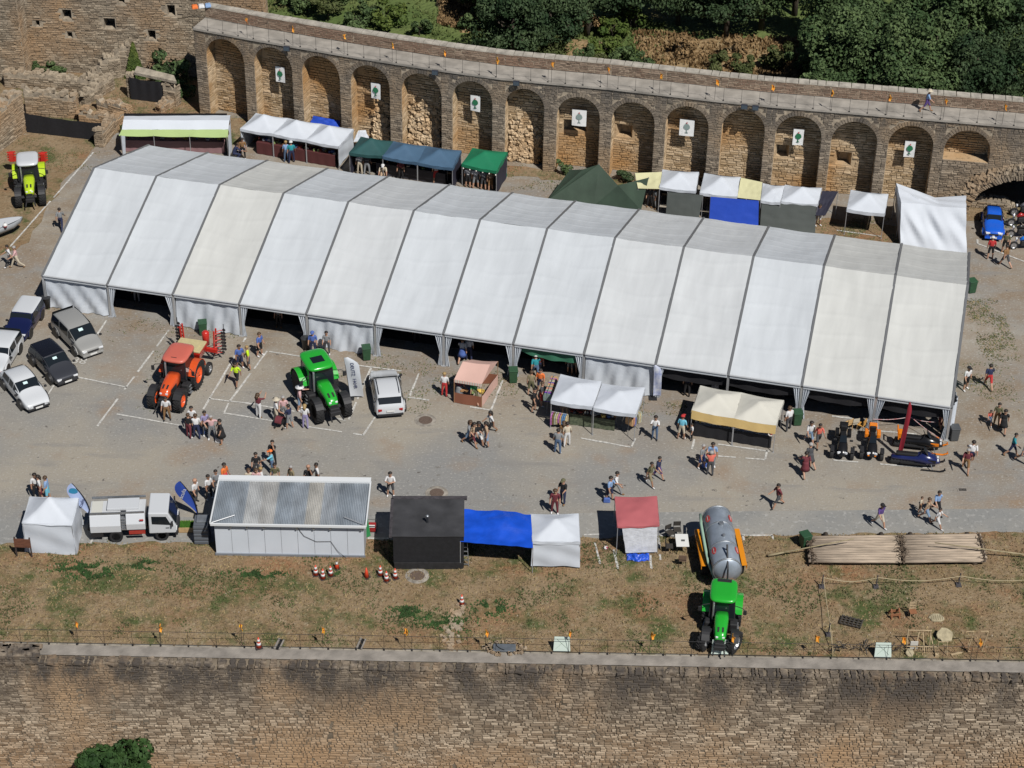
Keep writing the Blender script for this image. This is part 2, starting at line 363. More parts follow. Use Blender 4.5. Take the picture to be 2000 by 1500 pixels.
for zi, (za, zb) in enumerate(((-8.6, -5.9), (-5.9, -3.4), (-3.4, -1.5), (-1.5, .0))):
    for k, (a, b) in enumerate(segs):
        sh = (.0, .9, -.7, .4)[zi]; c0 = .08 + r.random() * .05
        lay(fm, Vector((0, YO, 0)), Vector((1, 0, 0)), Vector((0, -1, 0)), a + sh, b + sh, za, zb, 11 + k + 40 * zi, ch=(c0, c0 + r.uniform(.05, .10)), sl=(.16, r.uniform(.45, .75)), d=.055, jag=.16, gap=.028, keep=keep, n_keep=4 if len(keep) < 292 else 0, batter=BAT)
stuff(wbuild(fm, 'stone_facing', ST_FRONT, rw, tone=True))
for k in keep: wbuild(k, 'stone', ST_FRONT, rw, tone=True)
cap = MB(); r = random.Random(5); u = -31.0
while u < 31:
    ln = r.uniform(.16, .75); wd = r.uniform(.42, .55); t = r.uniform(.1, 1)
    if 0: stone_block(cap, Vector((0, YO - .03, 0)), Vector((1, 0, 0)), Vector((0, -1, 0)), u, u + ln - .02, -.17 + r.uniform(-.02, .04), .0 + r.uniform(-.05, .09), .05 + r.uniform(-.05, .06), t, r)
    for q in range(4):
        y0 = YO - .14 + q * .15 + r.uniform(-.05, .05)
        cap.box((u + ln / 2, y0 + .12, .03), (ln * r.uniform(.5, 1), r.uniform(.10, .2), .05 + r.uniform(0, .09)), rz=r.uniform(-.3, .3), tap=.85, tone=r.uniform(.3, 1))
    u += ln
stuff(wbuild(cap, 'coping', ST_FRONT, rw, tone=True))
walk = MB().grid(lambda u, v: (-36 + 72 * u, WALL_Y - .9 + .92 * v, .075 + .012 * noise.noise(Vector((u * 90, v * 2, 0)))), 120, 2)
wbuild(walk, 'walk_slab', CONCRETE, rw)
edge = MB(); u = -31.0
while u < 31:
    ln = r.uniform(.5, 1.3); edge.box((u + ln / 2, WALL_Y - .04, .05), (ln - .02, .16, .1 + r.uniform(0, .03)), tap=.92, tone=r.uniform(.5, 1)); u += ln
stuff(wbuild(edge, 'edge_stones', M('edge_stone', (.30, .27, .22), .9, var=.3, scale=2, bump=.4), rw))
blk = MB(); a0, a1 = G(0, 1262), G(82, 1262)
lay(blk, Vector((0, YO - .02, 0)), Vector((1, 0, 0)), Vector((0, -1, 0)), -31, a1.x, -.1, .42, 3, d=.05)
blk.box(((-31 + a1.x) / 2, YO + .5, .16), (31 + a1.x, 1.0, .5), tone=.8)
lay(blk, Vector((0, YO, .40)), Vector((1, 0, 0)), Vector((0, 0, 1)), -31, a1.x, 0, .01, 3, d=.05)
for k in range(34): blk.box((r.uniform(-31, a1.x), YO + r.uniform(.1, .95), .42), (r.uniform(.3, .6), r.uniform(.2, .35), .1), rz=r.uniform(-.3, .3), tap=.8, tone=r.uniform(.4, 1))
stuff(wbuild(blk, 'raised_parapet', ST_FRONT, rw, tone=True))
struct(flat('lower_ground', [(-80, 20), (80, 20), (80, 84), (-80, 84)], -9.4, GRASS))

# ---------------------------------------------------------------- railings with posts (front rampart and arcade walk)
def railing(name, label, pts, hgt, spacing, mat, rails=(1.0,), r_=.013, post_z0=0.0):
    o = thing(name, label, 'railing', pts[0])
    b0 = Vector(pts[0]); tot = 0; prev = pts[0]; nextp = 0.0
    for q in rails:
        rm = MB(); rm.tube([Vector(p) - b0 + Vector((0, 0, hgt * q)) for p in pts], r_, 5); rm.build('top_rail' if q == 1.0 else 'low_rail', mat, o)
    pm = MB().tube([(0, 0, post_z0), (0, 0, hgt)], r_ * .85, 5); pm.box((0, 0, post_z0 + .03), (.09, .09, .06)); me = pm.mesh('post', mat)
    for a, b in zip(pts, pts[1:]):
        a, b = Vector(a), Vector(b); L = (b - a).length
        while nextp <= tot + L:
            put('post', me, o, a.lerp(b, (nextp - tot) / L) - b0); nextp += spacing
        tot += L
    return o
railing('front_railing', 'thin dark iron railing along the walk of the front rampart', [Vector((x, WALL_Y - .08, .08)) for x in (-30, -10, 10, 30)], 1.0, 1.47, IRON, (1.0, .12))

# ---------------------------------------------------------------- arcade
ZC = 7.1
CORN = [(340, 50), (395, 60), (450, 71), (700, 114), (950, 152), (1070, 163.5), (1200, 175), (1450, 204), (1725, 227), (2000, 250), (2080, 257)]
def corn_y(px):
    for (a, ya), (b, yb) in zip(CORN, CORN[1:]):
        if a <= px <= b: return ya + (yb - ya) * (px - a) / (b - a)
DENSE = [G(px, corn_y(px), ZC) for px in range(350, 2080, 2)]
# smooth the plan line
for _ in range(60):
    DENSE = [DENSE[0]] + [(DENSE[i - 1] + DENSE[i] * 2 + DENSE[i + 1]) / 4 for i in range(1, len(DENSE) - 1)] + [DENSE[-1]]
def face_at(px, z):
    best = min(DENSE, key=lambda p: abs(PJ((p.x, p.y, z))[0] - px)); return Vector((best.x, best.y, 0))
ARCH = [(405, 478, 76), (497, 572, 92), (590, 664, 109), (686, 761, 127), (785, 862, 143), (885, 962, 158), (987, 1063, 173), (1088, 1172, 189), (1194, 1278, 199), (1300, 1384, 207), (1408, 1491, 214),
        (1514, 1602, 226), (1622, 1711, 237), (1733, 1821, 245), (1842, 1932, 254)]
arc = thing('arcade_wall', 'tall curved stone arcade of round-arched niches with a walkway on top', 'wall', (0, 132, 0))
body, nich, face, voss = MB(), MB(), MB(), []
D = 1.25; info = []
for i, (xl, xr, cy) in enumerate(ARCH):
    A, B = face_at(xl, 4.5), face_at(xr, 4.5); U = (B - A).normalized(); W = (B - A).length; N = Vector((U.y, -U.x, 0))
    zc = ZC - .3
    mid = (A + B) / 2
    for k in range(60):
        z = ZC - .2 - k * .02
        if PJ((mid.x, mid.y, z))[1] >= cy: zc = z; break
    info.append((A, B, U, N, W, zc))
def P3(A, U, N, u, v, z): return A + U * u - N * v + Vector((0, 0, z))
EMB = {7: (.35, 2.05, 2.9, 3.75), 8: (.15, 1.35, 2.75, 3.75), 11: (.1, 1.05, 2.6, 3.55), 12: (.45, 1.6, 2.35, 3.4)}
for i, (A, B, U, N, W, zc) in enumerate(info):
    rad = W / 2; zs = zc - rad; NS = 18; zf = 0.0 if i < 14 else 4.15
    cur = [(rad - rad * math.cos(math.pi * k / NS), zs + rad * math.sin(math.pi * k / NS)) for k in range(NS + 1)]
    q = lambda u, v, z: P3(A, U, N, u, v, z)
    for (ua, za), (ub, zb) in zip(cur, cur[1:]):
        body.quad(q(ua, 0, za), q(ub, 0, zb), q(ub, 0, ZC), q(ua, 0, ZC))
        nich.quad(q(ua, 0, za), q(ua, D, za), q(ub, D, zb), q(ub, 0, zb))
        nich.quad(q(ua, D, zs), q(ub, D, zs), q(ub, D, zb), q(ua, D, za))
    nich.quad(q(0, 0, zf), q(0, D, zf), q(0, D, zs), q(0, 0, zs)); nich.quad(q(W, 0, zf), q(W, 0, zs), q(W, D, zs), q(W, D, zf))
    e = EMB.get(i)
    if e:
        for u0, u1, z0, z1 in ((0, e[0], zf, zs), (e[1], W, zf, zs), (e[0], e[1], zf, e[2]), (e[0], e[1], e[3], zs)): nich.quad(q(u0, D, z0), q(u1, D, z0), q(u1, D, z1), q(u0, D, z1))
        i0, i1 = e[0] + .3, e[1] - .3
        for a_, b_ in (((e[0], e[2]), (e[1], e[2])), ((e[1], e[2]), (e[1], e[3])), ((e[1], e[3]), (e[0], e[3])), ((e[0], e[3]), (e[0], e[2]))):
            s_ = lambda t: (e[0] + e[1]) / 2 + (t - (e[0] + e[1]) / 2) * .55
            nich.quad(q(a_[0], D, a_[1]), q(b_[0], D, b_[1]), q(s_(b_[0]), D + .9, b_[1]), q(s_(a_[0]), D + .9, a_[1]))
        nich.quad(q(e[0], D + .9, e[2]), q(e[1], D + .9, e[2]), q(e[1], D + .9, e[3]), q(e[0], D + .9, e[3]))
    else: nich.quad(q(0, D, zf), q(W, D, zf), q(W, D, zs), q(0, D, zs))
    if i == 14: nich.quad(q(0, 0, zf), q(W, 0, zf), q(W, D, zf), q(0, D, zf)); body.quad(q(0, 0, 3.2), q(W, 0, 3.2), q(W, 0, zf), q(0, 0, zf)); body.quad(q(0, 0, 0), q(2.3, 0, 0), q(2.3, 0, 3.2), q(0, 0, 3.2))
    inside = lambda u, z, rad=rad, zs=zs, W=W: 0 < u < W and (z < zs or (u - rad) ** 2 + (z - zs) ** 2 < (rad + .30) ** 2)
    lay(face, A, U, N, 0, W, zs, ZC - .03, 100 + i, hole=inside, ch=(.12, .22), sl=(.25, .6), d=.05)
    if i == 14: lay(face, A, U, N, 0, 2.3, 0, 3.2, 191, d=.06); lay(face, A, U, N, 0, W, 3.2, zf, 190, ch=(.12, .22), sl=(.25, .6), d=.06)
    ins2 = lambda u, z, rad=rad, zs=zs: z > zs and (u - rad) ** 2 + (z - zs) ** 2 > (rad - .03) ** 2
    hole2 = (lambda u, z, e=e, g=ins2: g(u, z) or (e[0] - .05 < u < e[1] + .05 and e[2] - .05 < z < e[3] + .05)) if e else ins2
    rough = i in (3, 4, 6)
    lay(nich, P3(A, U, N, 0, D, 0), U, N, 0, W, zf, zc, 200 + i, hole=hole2, ch=(.13, .24), sl=(.25, .7), d=.07 if not rough else .09)
    lay(nich, P3(A, U, N, 0, D, 0), N, U, 0, D, zf, zs, 300 + i, ch=(.14, .25), sl=(.3, .8), d=.025)
    lay(nich, P3(A, U, N, W, 0, 0), -N, -U, 0, D, zf, zs, 400 + i, ch=(.14, .25), sl=(.3, .8), d=.025)
    if rough:
        r = random.Random(900 + i)
        for k in range(260):
            u, z = r.uniform(.12, W * .85), r.uniform(.1, 4.4 if i != 3 else 3.6) * r.uniform(.3, 1)
            if i == 3 and u < W * .4: continue
            s_ = r.uniform(.16, .42); m3 = Matrix.Rotation(r.uniform(0, 3), 3, 'X') @ Matrix.Rotation(r.uniform(0, 3), 3, 'Z')
            nich.box(P3(A, U, N, u, D - .06 - .22 * max(0, 1 - z / 4), z), (s_, s_ * .8, s_ * .6), mat=m3, tap=.7, tone=r.uniform(.5, 1))
    r = random.Random(500 + i); nvs = 26
    for k in range(nvs):
        t0, t1 = math.pi * k / nvs + .012, math.pi * (k + 1) / nvs - .012; ln = r.uniform(.26, .40)
        mb = MB(); V = []
        for v in (-.045 - r.uniform(0, .03), .12):
            for t, rr in ((t0, rad + .005), (t1, rad + .005), (t1, rad + ln), (t0, rad + ln)):
                V.append(P3(A, U, N, rad - rr * math.cos(t), v, min(zs + rr * math.sin(t), ZC - .06)))
        tn = r.uniform(.15, .9)
        (mb if i >= 4 else face).add(V, [(0, 1, 2, 3), (0, 4, 5, 1), (1, 5, 6, 2), (2, 6, 7, 3), (3, 7, 4, 0)], 0, tn)
        if i >= 4: voss.append(mb)
ends = [face_at(383, 4.5)] + [p for x in info for p in (x[0], x[1])] + [face_at(2060, 4.5)]
for i in range(0, len(ends), 2):
    A, B = ends[i], ends[i + 1]; U = (B - A).normalized(); N = Vector((U.y, -U.x, 0)); W = (B - A).length
    zb = 3.2 if i == len(ends) - 2 else 0; body.quad(A + Vector((0, 0, zb)), B + Vector((0, 0, zb)), B + Vector((0, 0, ZC)), A + Vector((0, 0, ZC)))
    lay(face, A, U, N, 0, W, zb, ZC - .03, 600 + i, ch=(.12, .22), sl=(.25, .55), d=.05)
A = ends[0]; U0 = (ends[1] - ends[0]).normalized(); N0 = Vector((U0.y, -U0.x, 0)); Bk = A - N0 * 2.6
body.quad(Bk, A, A + Vector((0, 0, ZC)), Bk + Vector((0, 0, ZC))); lay(face, Bk, N0, -U0, 0, 2.6, 0, ZC - .03, 777, d=.05)
line = [ends[0]] + [(ends[i] + ends[i + 1]) / 2 for i in range(2, len(ends) - 2, 2)] + [ends[-1]]
nrm = []
for i, p in enumerate(line):
    d = (line[min(i + 1, len(line) - 1)] - line[max(i - 1, 0)]).normalized(); nrm.append(Vector((d.y, -d.x, 0)))
def band(v0, v1, z0, z1):
    rings = [[p - n * v0 + Vector((0, 0, z0)), p - n * v1 + Vector((0, 0, z0)), p - n * v1 + Vector((0, 0, z1)), p - n * v0 + Vector((0, 0, z1))] for p, n in zip(line, nrm)]
    return MB().loft(rings)
wbuild(body, 'wall_core', MORTAR, arc)
stuff(wbuild(nich, 'niche_masonry', ST_NICHE, arc, tone=True))
stuff(wbuild(face, 'facing_stones', ST_ARC, arc, tone=True))
for mb in voss: wbuild(mb, 'voussoir', ST_ARC, arc, tone=True)
wbuild(band(-.13, 2.0, ZC, ZC + .16), 'walk_slab', M('walk_slab_concrete', (.30, .275, .24), .9, var=.25, scale=1.2, bump=.3, bscale=6), arc)
wbuild(band(1.9, 2.5, 4.4, ZC + 1.06), 'parapet_core', MORTAR, arc)
par = MB(); pc = MB()
for i in range(len(line) - 1):
    a, b = line[i] - nrm[i] * 1.9, line[i + 1] - nrm[i + 1] * 1.9; U = (b - a).normalized(); N = Vector((U.y, -U.x, 0)); L = (b - a).length
    lay(par, a, U, N, 0, L, ZC + .17, ZC + 1.04, 40 + i, ch=(.10, .17), sl=(.25, .7), d=.035)
    r = random.Random(70 + i); u = 0
    while u < L:
        ln = r.uniform(.4, 1.0); mb = MB(); c_ = a + U * (u + ln / 2) - N * .3
        pc.box((c_.x, c_.y, ZC + 1.09), (ln - .02, .66, .08 + r.uniform(0, .05)), rz=dirang(a, b) + r.uniform(-.02, .02), tap=.95, tone=r.uniform(.3, .9)); u += ln
stuff(wbuild(par, 'parapet_stones', stone_mat('parapet_stone', (.16, .115, .085), (.34, .26, .195), (.12, .10, .085), (.24, .155, .11), 7, 9, .2), arc, tone=True))
stuff(wbuild(pc, 'parapet_coping', M('coping_stone', (.36, .33, .28), .9, var=.3, scale=2, bump=.5), arc))
railing('arcade_railing', 'thin dark iron railing along the walkway on top of the arcade', [p + n * .08 + Vector((0, 0, ZC + .16)) for p, n in zip(line, nrm)], 1.0, 1.26, IRON)
ORD = ['first', 'second', 'third', 'fourth', 'fifth', 'sixth', 'seventh', 'eighth', 'ninth', 'tenth', 'eleventh', 'twelfth', 'thirteenth', 'fourteenth', 'fifteenth']
def niche_no(px): return ORD[min(range(15), key=lambda i: abs((ARCH[i][0] + ARCH[i][1]) / 2 - px))]
# banners with the tree emblem hanging in every second niche
B_CLOTH = M('banner_cloth', (.80, .80, .78), .8, var=.05, bump=.2, bscale=3)
B_GREEN = M('banner_green', (.02, .16, .07), .8); B_RED = M('banner_red', (.45, .03, .03), .8)
def disc(mb, c, r_, n=14, y=0, mi=0, sx_=1):
    mb.add([(c[0] + r_ * sx_ * math.cos(2 * math.pi * k / n) * (1 + .07 * math.sin(5 * k)), y, c[1] + r_ * math.sin(2 * math.pi * k / n)) for k in range(n)], [tuple(range(n))], mi)
for k, (px, py, i) in enumerate(((548, 145, 1), (734, 178, 3), (929, 202, 5), (1132, 230, 7), (1341, 250, 9), (1560, 268, 11), (1776, 291, 13))):
    A, B, U, N, W, zc = info[i]
    p = min((P3(A, U, N, u * W / 40, .5, z * .05) for u in range(41) for z in range(60, 140)), key=lambda q: (PJ(q)[0] - px) ** 2 + (PJ(q)[1] - py) ** 2)
    w_, h_ = (.74, 1.28) if k not in (3, 4) else (1.05, 1.3)
    o = thing('tree_banner', 'white banner with %s tree emblem, hung in the %s' % ('grey' if k in (3, 4) else 'green', ('second niche from the ruins', 'fourth niche from the ruins', 'sixth niche from the ruins', 'niche above a wide loophole', 'niche above two white gazebos', 'niche with a square loophole', 'niche behind the white draped tent')[k]), 'banner', p, dirang(A, B), 'tree banners in the arcade niches')
    solid(MB().grid(lambda u, v: ((u - .5) * w_, .04 * math.sin(3 * u + k) * (1 - v), (v - .5) * h_), 8, 10).build('cloth', B_CLOTH, o, True), .01)
    e_ = MB(); s_ = w_ / .74 * .9 if k not in (3, 4) else .95
    disc(e_, (0, .10 * s_), .25 * s_, y=-.06, sx_=1.0); e_.box((0, -.06, -.22 * s_), (.06 * s_, .01, .36 * s_)); e_.box((0, -.06, -.40 * s_), (.24 * s_, .01, .05)); e_.box((0, -.06, -.36 * s_), (.13 * s_, .01, .05)); e_.build('tree_emblem', B_GREEN if k not in (3, 4) else M('banner_grey', (.25, .32, .30), .8), o)
    x_ = MB(); x_.box((0, -.07, .42 * s_), (.04, .01, .14)); x_.box((0, -.07, .44 * s_), (.11, .012, .035)); x_.build('red_cross', B_RED, o)
    MB().tube([(-w_ / 2 - .04, 0, h_ / 2), (w_ / 2 + .04, 0, h_ / 2)], .018, 5).build('rod', IRON, o); [MB().tube([(x_, 0, h_ / 2), (x_, -.02, h_ / 2 + .25)], .006, 4).build('cord', IRON, o) for x_ in (-.25, .25)]
# striped flags along both railings
F_Y = M('flag_yellow', (.85, .52, .03), .7); F_R = M('flag_red', (.62, .06, .03), .7)
def striped_flag(p, label, group, seed, ln=.36, hh=1.0):
    r = random.Random(seed); o = thing('striped_flag', label, 'flag', p, r.uniform(-1.2, 1.2), group)
    MB().tube([(0, 0, 0), (0, 0, hh + .62)], .013, 5).build('staff', IRON, o)
    hang = r.uniform(.25, .75)
    def fn(u, v):
        t = v; return (u * .24 * (1 - .25 * t) * (1 if hang < .5 else .7) + .03 * math.sin(6 * t + seed), .05 * math.sin(7 * u + seed) + .04 * math.sin(4 * t), hh + .60 - t * ln - u * hang * .35)
    mb = MB().grid(fn, 9, 6); mb.m = [(i % 9) % 2 for i in range(len(mb.f))]
    solid(mb.build('cloth', [F_Y, F_R], o), .008)
for k, px in enumerate((153, 315, 473, 631, 791, 948, 1110, 1268, 1425, 1587, 1755, 1905)):
    p = G(px, 1262 + (px - 80) * .0161); striped_flag(Vector((p.x, WALL_Y - .06, .08)), 'small red and yellow flag on the front railing %s' % ('by the raised parapet end', 'below the sweeper truck', 'below the portable cabin', 'below the striped cones', 'below the black kiosk', 'above the metal hatch', 'at the panel over bare grass', 'between two tilted panels', 'before the green tractor', 'at the rope corner', 'by the old tools', 'at the wooden flails')[k], 'striped flags on the front railing', k)
for k, px in enumerate((480, 571, 670, 768, 866, 969, 1077, 1185, 1291, 1397, 1508, 1623, 1732, 1843, 1960)):
    p = min(((a.lerp(b, t / 20), n) for a, b, n in zip(line, line[1:], nrm) for t in range(20)), key=lambda q: abs(PJ((q[0].x, q[0].y, ZC + 1))[0] - px))
    striped_flag(p[0] + p[1] * .06 + Vector((0, 0, ZC + .16)), 'small red and yellow flag on the arcade railing above the %s niche from the ruins' % niche_no(px), 'striped flags on the arcade railing', 20 + k)
for k, (px, py) in enumerate(((559, 84), (850, 130), (1010, 153), (1455, 197), (1476, 198))):
    p = min((a.lerp(b, t / 20) + n * .3 for a, b, n in zip(line, line[1:], nrm) for t in range(20)), key=lambda q: abs(PJ((q.x, q.y, ZC))[0] - px))
    o = thing('floodlight', 'black floodlight bracketed on the arcade cornice', 'floodlight', (p.x, p.y, ZC - .12), dirang(line[6], line[8]), 'floodlights on the arcade cornice')
    bev(MB().box((0, -.1, .12), (.46, .2, .34)).build('housing', M('flood_housing', (.03, .035, .05), .4), o)); MB().box((0, -.205, .12), (.4, .01, .28)).build('lens', M('flood_glass', (.05, .07, .09), .3), o); MB().box((0, .08, 0), (.08, .32, .05)).build('bracket', IRON, o)

# ---------------------------------------------------------------- ruins beside the arcade
def ruin_wall(name, label, pts, t, h0, h1, seed, holes=(), dev=.25, z0=0.0, cat='wall', stones=True):
    """thick rubble wall with a broken top; h0..h1 along its length; holes = (u0, u1, z0, z1) openings in the camera-side face"""
    A, B = Vector(pts[0]), Vector(pts[1]); A.z = B.z = 0; U = (B - A).normalized(); N = Vector((U.y, -U.x, 0)); W = (B - A).length
    o = thing(name, label, cat, (A + B) / 2); r = random.Random(seed); n = max(4, int(W / .45)); c = MB()
    tops = [h0 + (h1 - h0) * i / n + r.uniform(-dev, dev) for i in range(n + 1)]
    top = lambda u: tops[min(n, max(0, int(u / W * n + .5)))]
    us = sorted(set([W * i / n for i in range(n + 1)] + [x for h in holes for x in h[:2]]))
    for a, b in zip(us, us[1:]):
        hs = sorted([h for h in holes if h[0] <= a + 1e-6 and h[1] >= b - 1e-6], key=lambda h: h[2]); z = z0; ta, tb = top(a), top(b)
        for h in hs:
            c.quad(A + U * a + Vector((0, 0, z)), A + U * b + Vector((0, 0, z)), A + U * b + Vector((0, 0, h[2])), A + U * a + Vector((0, 0, h[2]))); z = h[3]
        c.quad(A + U * a + Vector((0, 0, z)), A + U * b + Vector((0, 0, z)), A + U * b + Vector((0, 0, tb)), A + U * a + Vector((0, 0, ta)))
        a2, b2 = A + U * a - N * t, A + U * b - N * t
        c.quad(A + U * a + Vector((0, 0, ta)), A + U * b + Vector((0, 0, tb)), b2 + Vector((0, 0, tb)), a2 + Vector((0, 0, ta))); c.quad(b2 + Vector((0, 0, z0)), a2 + Vector((0, 0, z0)), a2 + Vector((0, 0, ta)), b2 + Vector((0, 0, tb)))
    for e, tt in ((A, tops[0]), (B, tops[-1])): c.quad(e + Vector((0, 0, z0)), e - N * t + Vector((0, 0, z0)), e - N * t + Vector((0, 0, tt)), e + Vector((0, 0, tt)))
    q = lambda u, v, z: A + U * u - N * v + Vector((0, 0, z))
    for h in holes:
        d = min(1.5, t - .05); k = [(h[0], h[2]), (h[1], h[2]), (h[1], h[3]), (h[0], h[3])]
        for (a, za), (b, zb) in zip(k, k[1:] + k[:1]): c.quad(q(a, 0, za), q(b, 0, zb), q(b, d, zb), q(a, d, za))
        c.quad(*[q(a, d, za) for a, za in k])
    wbuild(c, 'core', MORTAR, o)
    s_ = MB(); inh = lambda u, z: z > top(u) - .05 or any(h[0] - .03 < u < h[1] + .03 and h[2] - .03 < z < h[3] + .03 for h in holes)
    lay(s_, A, U, N, 0, W, z0, max(tops), seed, hole=inh, ch=(.12, .22), sl=(.25, .65), d=.07)
    for e, uu, nn in ((A, -N, -U), (B - N * t, N, U)): lay(s_, e, uu, nn, 0, t, z0, tops[0] if nn == -U else tops[-1], seed + 1, ch=(.12, .22), sl=(.25, .6), d=.06)
    k = 0.0
    while k < W:
        for v in (t * .25, t * .75):
            s2 = r.uniform(.22, .45); s_.box(q(k + r.uniform(-.1, .1), v, top(k) + .03), (s2, t * .48, .16 + r.uniform(0, .1)), rz=dirang(A, B) + r.uniform(-.4, .4), tap=.8, tone=r.uniform(.3, 1))
        k += .32
    stuff(wbuild(s_, 'rubble_stones', ST_RUIN, o, tone=True))
    return o
gx = lambda a, b, z=0: G(a, b, z)
def hole_px(A, B, rect):
    """opening given by its place on the wall"""
    A, B = Vector(A), Vector(B); U = (B - A).normalized(); L = (B - A).length; out = []
    for (px, py) in ((rect[0], rect[3]), (rect[2], rect[1])):
        best = min(((PJ(A + U * u * .1 + Vector((0, 0, z * .1))), u * .1, z * .1) for u in range(int(L * 10)) for z in range(0, 110)), key=lambda q: (q[0][0] - px) ** 2 + (q[0][1] - py) ** 2)
        out.append((best[1], best[2]))
    return (out[0][0], out[1][0], out[0][1], out[1][1])
HA, HB = gx(45, 138), gx(420, 152)
HBx = HB + (HB - HA).normalized() * 4.2
HO = [hole_px(HA, HBx, r_) for r_ in ((124, 20, 137, 36), (204, 35, 224, 57), (290, 60, 304, 78), (327, 10, 341, 30), (131, 62, 140, 73), (232, -8, 243, 5), (70, 40, 76, 50))]
ruin_wall('ruined_keep_wall', 'high weathered stone wall of the ruin with small square openings', (HA, HBx), 1.7, 10.5, 11.5, 31, HO)
ruin_wall('ruin_side_wall', 'tall crumbling stone pier against the keep wall', (gx(-90, 150, 0), gx(52, 158, 0)), 1.6, 9.0, 8.5, 32, (), .3)
RW = [((-45, 330), (52, 257), 3.0, 3.4, .9, 'low_ruin_wall', 'sloping ruined wall beside the black cloth screen'), ((10, 170), (206, 186), 1.3, 1.0, .7, 'low_ruin_wall', 'long low ruined wall with grass on both sides under the keep wall'),
      ((52, 226), (152, 232), 2.1, 1.7, .6, 'low_ruin_wall', 'thick rubble wall standing behind the long black screen'), ((168, 207), (224, 174), .9, 1.1, .6, 'low_ruin_wall', 'short slanting ruined wall between the screens'), ((190, 215), (250, 233), .8, .9, .6, 'low_ruin_wall', 'low broken wall in front of the dark shelter'),
      ((155, 240), (208, 247), 1.0, .8, .6, 'low_ruin_wall', 'stub of rubble wall at the end of the black screen'), ((203, 288), (243, 238), 1.2, .9, .7, 'low_ruin_wall', 'ruined wall end beside the stall with the lime green awning'), ((238, 150), (258, 150), 2.6, 2.9, .8, 'ruin_buttress', 'sloping rubble buttress leaning against the keep wall'),
      ((176, 160), (238, 152), .6, 2.4, .7, 'ruin_stub_wall', 'rubble wall rising in a slope toward the ivy'), ((321, 203), (346, 208), 1.8, 1.5, .6, 'ruin_pier', 'rubble pier at the side of the dark shelter'), ((250, 190), (262, 192), 2.0, 2.0, .5, 'ruin_pier', 'narrow rubble pier holding the dark shelter roof'),
      ((316, 222), (345, 205), .6, .7, .6, 'low_ruin_wall', 'knee-high wall below the dark shelter')]
for k, (a, b, h0, h1, t, nm, lb) in enumerate(RW): ruin_wall(nm, lb, (gx(*a), gx(*b)), t, h0, h1, 50 + k, (), .26)
cl = thing('shelter_roof', 'stone slab roof over the dark shelter in the ruin', 'roof', gx(300, 195))
q4 = [G(262, 146, 2.0), G(345, 164, 2.0), G(340, 152, 2.1), G(268, 134, 2.1)]
sl_ = MB(); sl_.add([p for p in q4] + [p + Vector((0, 0, .22)) for p in q4], [(3, 2, 1, 0), (4, 5, 6, 7), (0, 1, 5, 4), (1, 2, 6, 5), (2, 3, 7, 6), (3, 0, 4, 7)]); wbuild(sl_, 'slab', M('slab_stone', (.32, .28, .22), .9, var=.35, scale=2, bump=.8), cl)
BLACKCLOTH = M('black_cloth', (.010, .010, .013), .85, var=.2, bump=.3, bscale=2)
def screen(label, a, b, h, h2=None):
    A, B = G(*a), G(*b); o = thing('cloth_screen', label, 'screen', (A + B) / 2); L = (B - A); N = Vector((L.y, -L.x, 0)).normalized(); h2 = h2 or h
    mb = MB().grid(lambda u, v: A + L * u + N * (.05 * math.sin(u * 23) * (.3 + v * .4)) + Vector((0, 0, .02 + v * (h + (h2 - h) * u - .12 * math.sin(math.pi * u)))), 24, 6)
    solid(wbuild(mb, 'cloth', BLACKCLOTH, o, True), .012)
    for t in (0, .5, 1): wbuild(MB().tube([A + L * t - N * .06, A + L * t - N * .06 + Vector((0, 0, h + .05))], .025, 5), 'post', IRON, o)
screen('long black cloth screen strung in front of the ruined walls', (50, 258), (200, 276), 1.6, 1.5)
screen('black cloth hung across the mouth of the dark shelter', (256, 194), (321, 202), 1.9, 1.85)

# big broken vault in front of the end of the arcade
vc = G(2000, 428); vr = thing('vault_ruin', 'broken rubble vault with a wide dark arch in front of the arcade end', 'ruin', vc); Uv = Vector((.985, -.17, 0)); Nv = Vector((Uv.y, -Uv.x, 0)); r = random.Random(66)
vm = MB(); vst = MB(); Q = lambda u, v, z: vc + Uv * u - Nv * v + Vector((0, 0, z)); RA = 4.0; ZR = .82
for k in range(24):
    t0, t1 = math.pi * k / 24, math.pi * (k + 1) / 24; pr = lambda t, rr, v: Q(-rr * math.cos(t), v, rr * ZR * math.sin(t))
    R2 = RA + 1.15
    vm.quad(pr(t0, RA, 0), pr(t1, RA, 0), pr(t1, R2, 0), pr(t0, R2, 0)); vm.quad(pr(t0, RA, 0), pr(t0, RA, 6), pr(t1, RA, 6), pr(t1, RA, 0)); vm.quad(pr(t0, R2, 0), pr(t1, R2, 0), pr(t1, R2 + .3, 7), pr(t0, R2 + .3, 7)); vm.quad(pr(t0, RA, 6), pr(t0, 0, 6), pr(t1, 0, 6), pr(t1, RA, 6))
    for j in range(3):
        ta, tb = t0 + (t1 - t0) * j / 3 + .006, t0 + (t1 - t0) * (j + 1) / 3 - .006; ln = r.uniform(.3, .75); dv = r.uniform(.05, .28)
        V = [pr(t, rr, v) for v in (-dv, .3) for t, rr in ((ta, RA - r.uniform(0, .1)), (tb, RA - r.uniform(0, .1)), (tb, RA + ln), (ta, RA + ln))]
        wbuild(MB().add(V, [(0, 1, 2, 3), (0, 4, 5, 1), (1, 5, 6, 2), (2, 6, 7, 3), (3, 7, 4, 0)], 0, r.uniform(.1, .8)), 'voussoir', ST_RUIN, vr, tone=True)
wbuild(vm, 'core', MORTAR, vr)
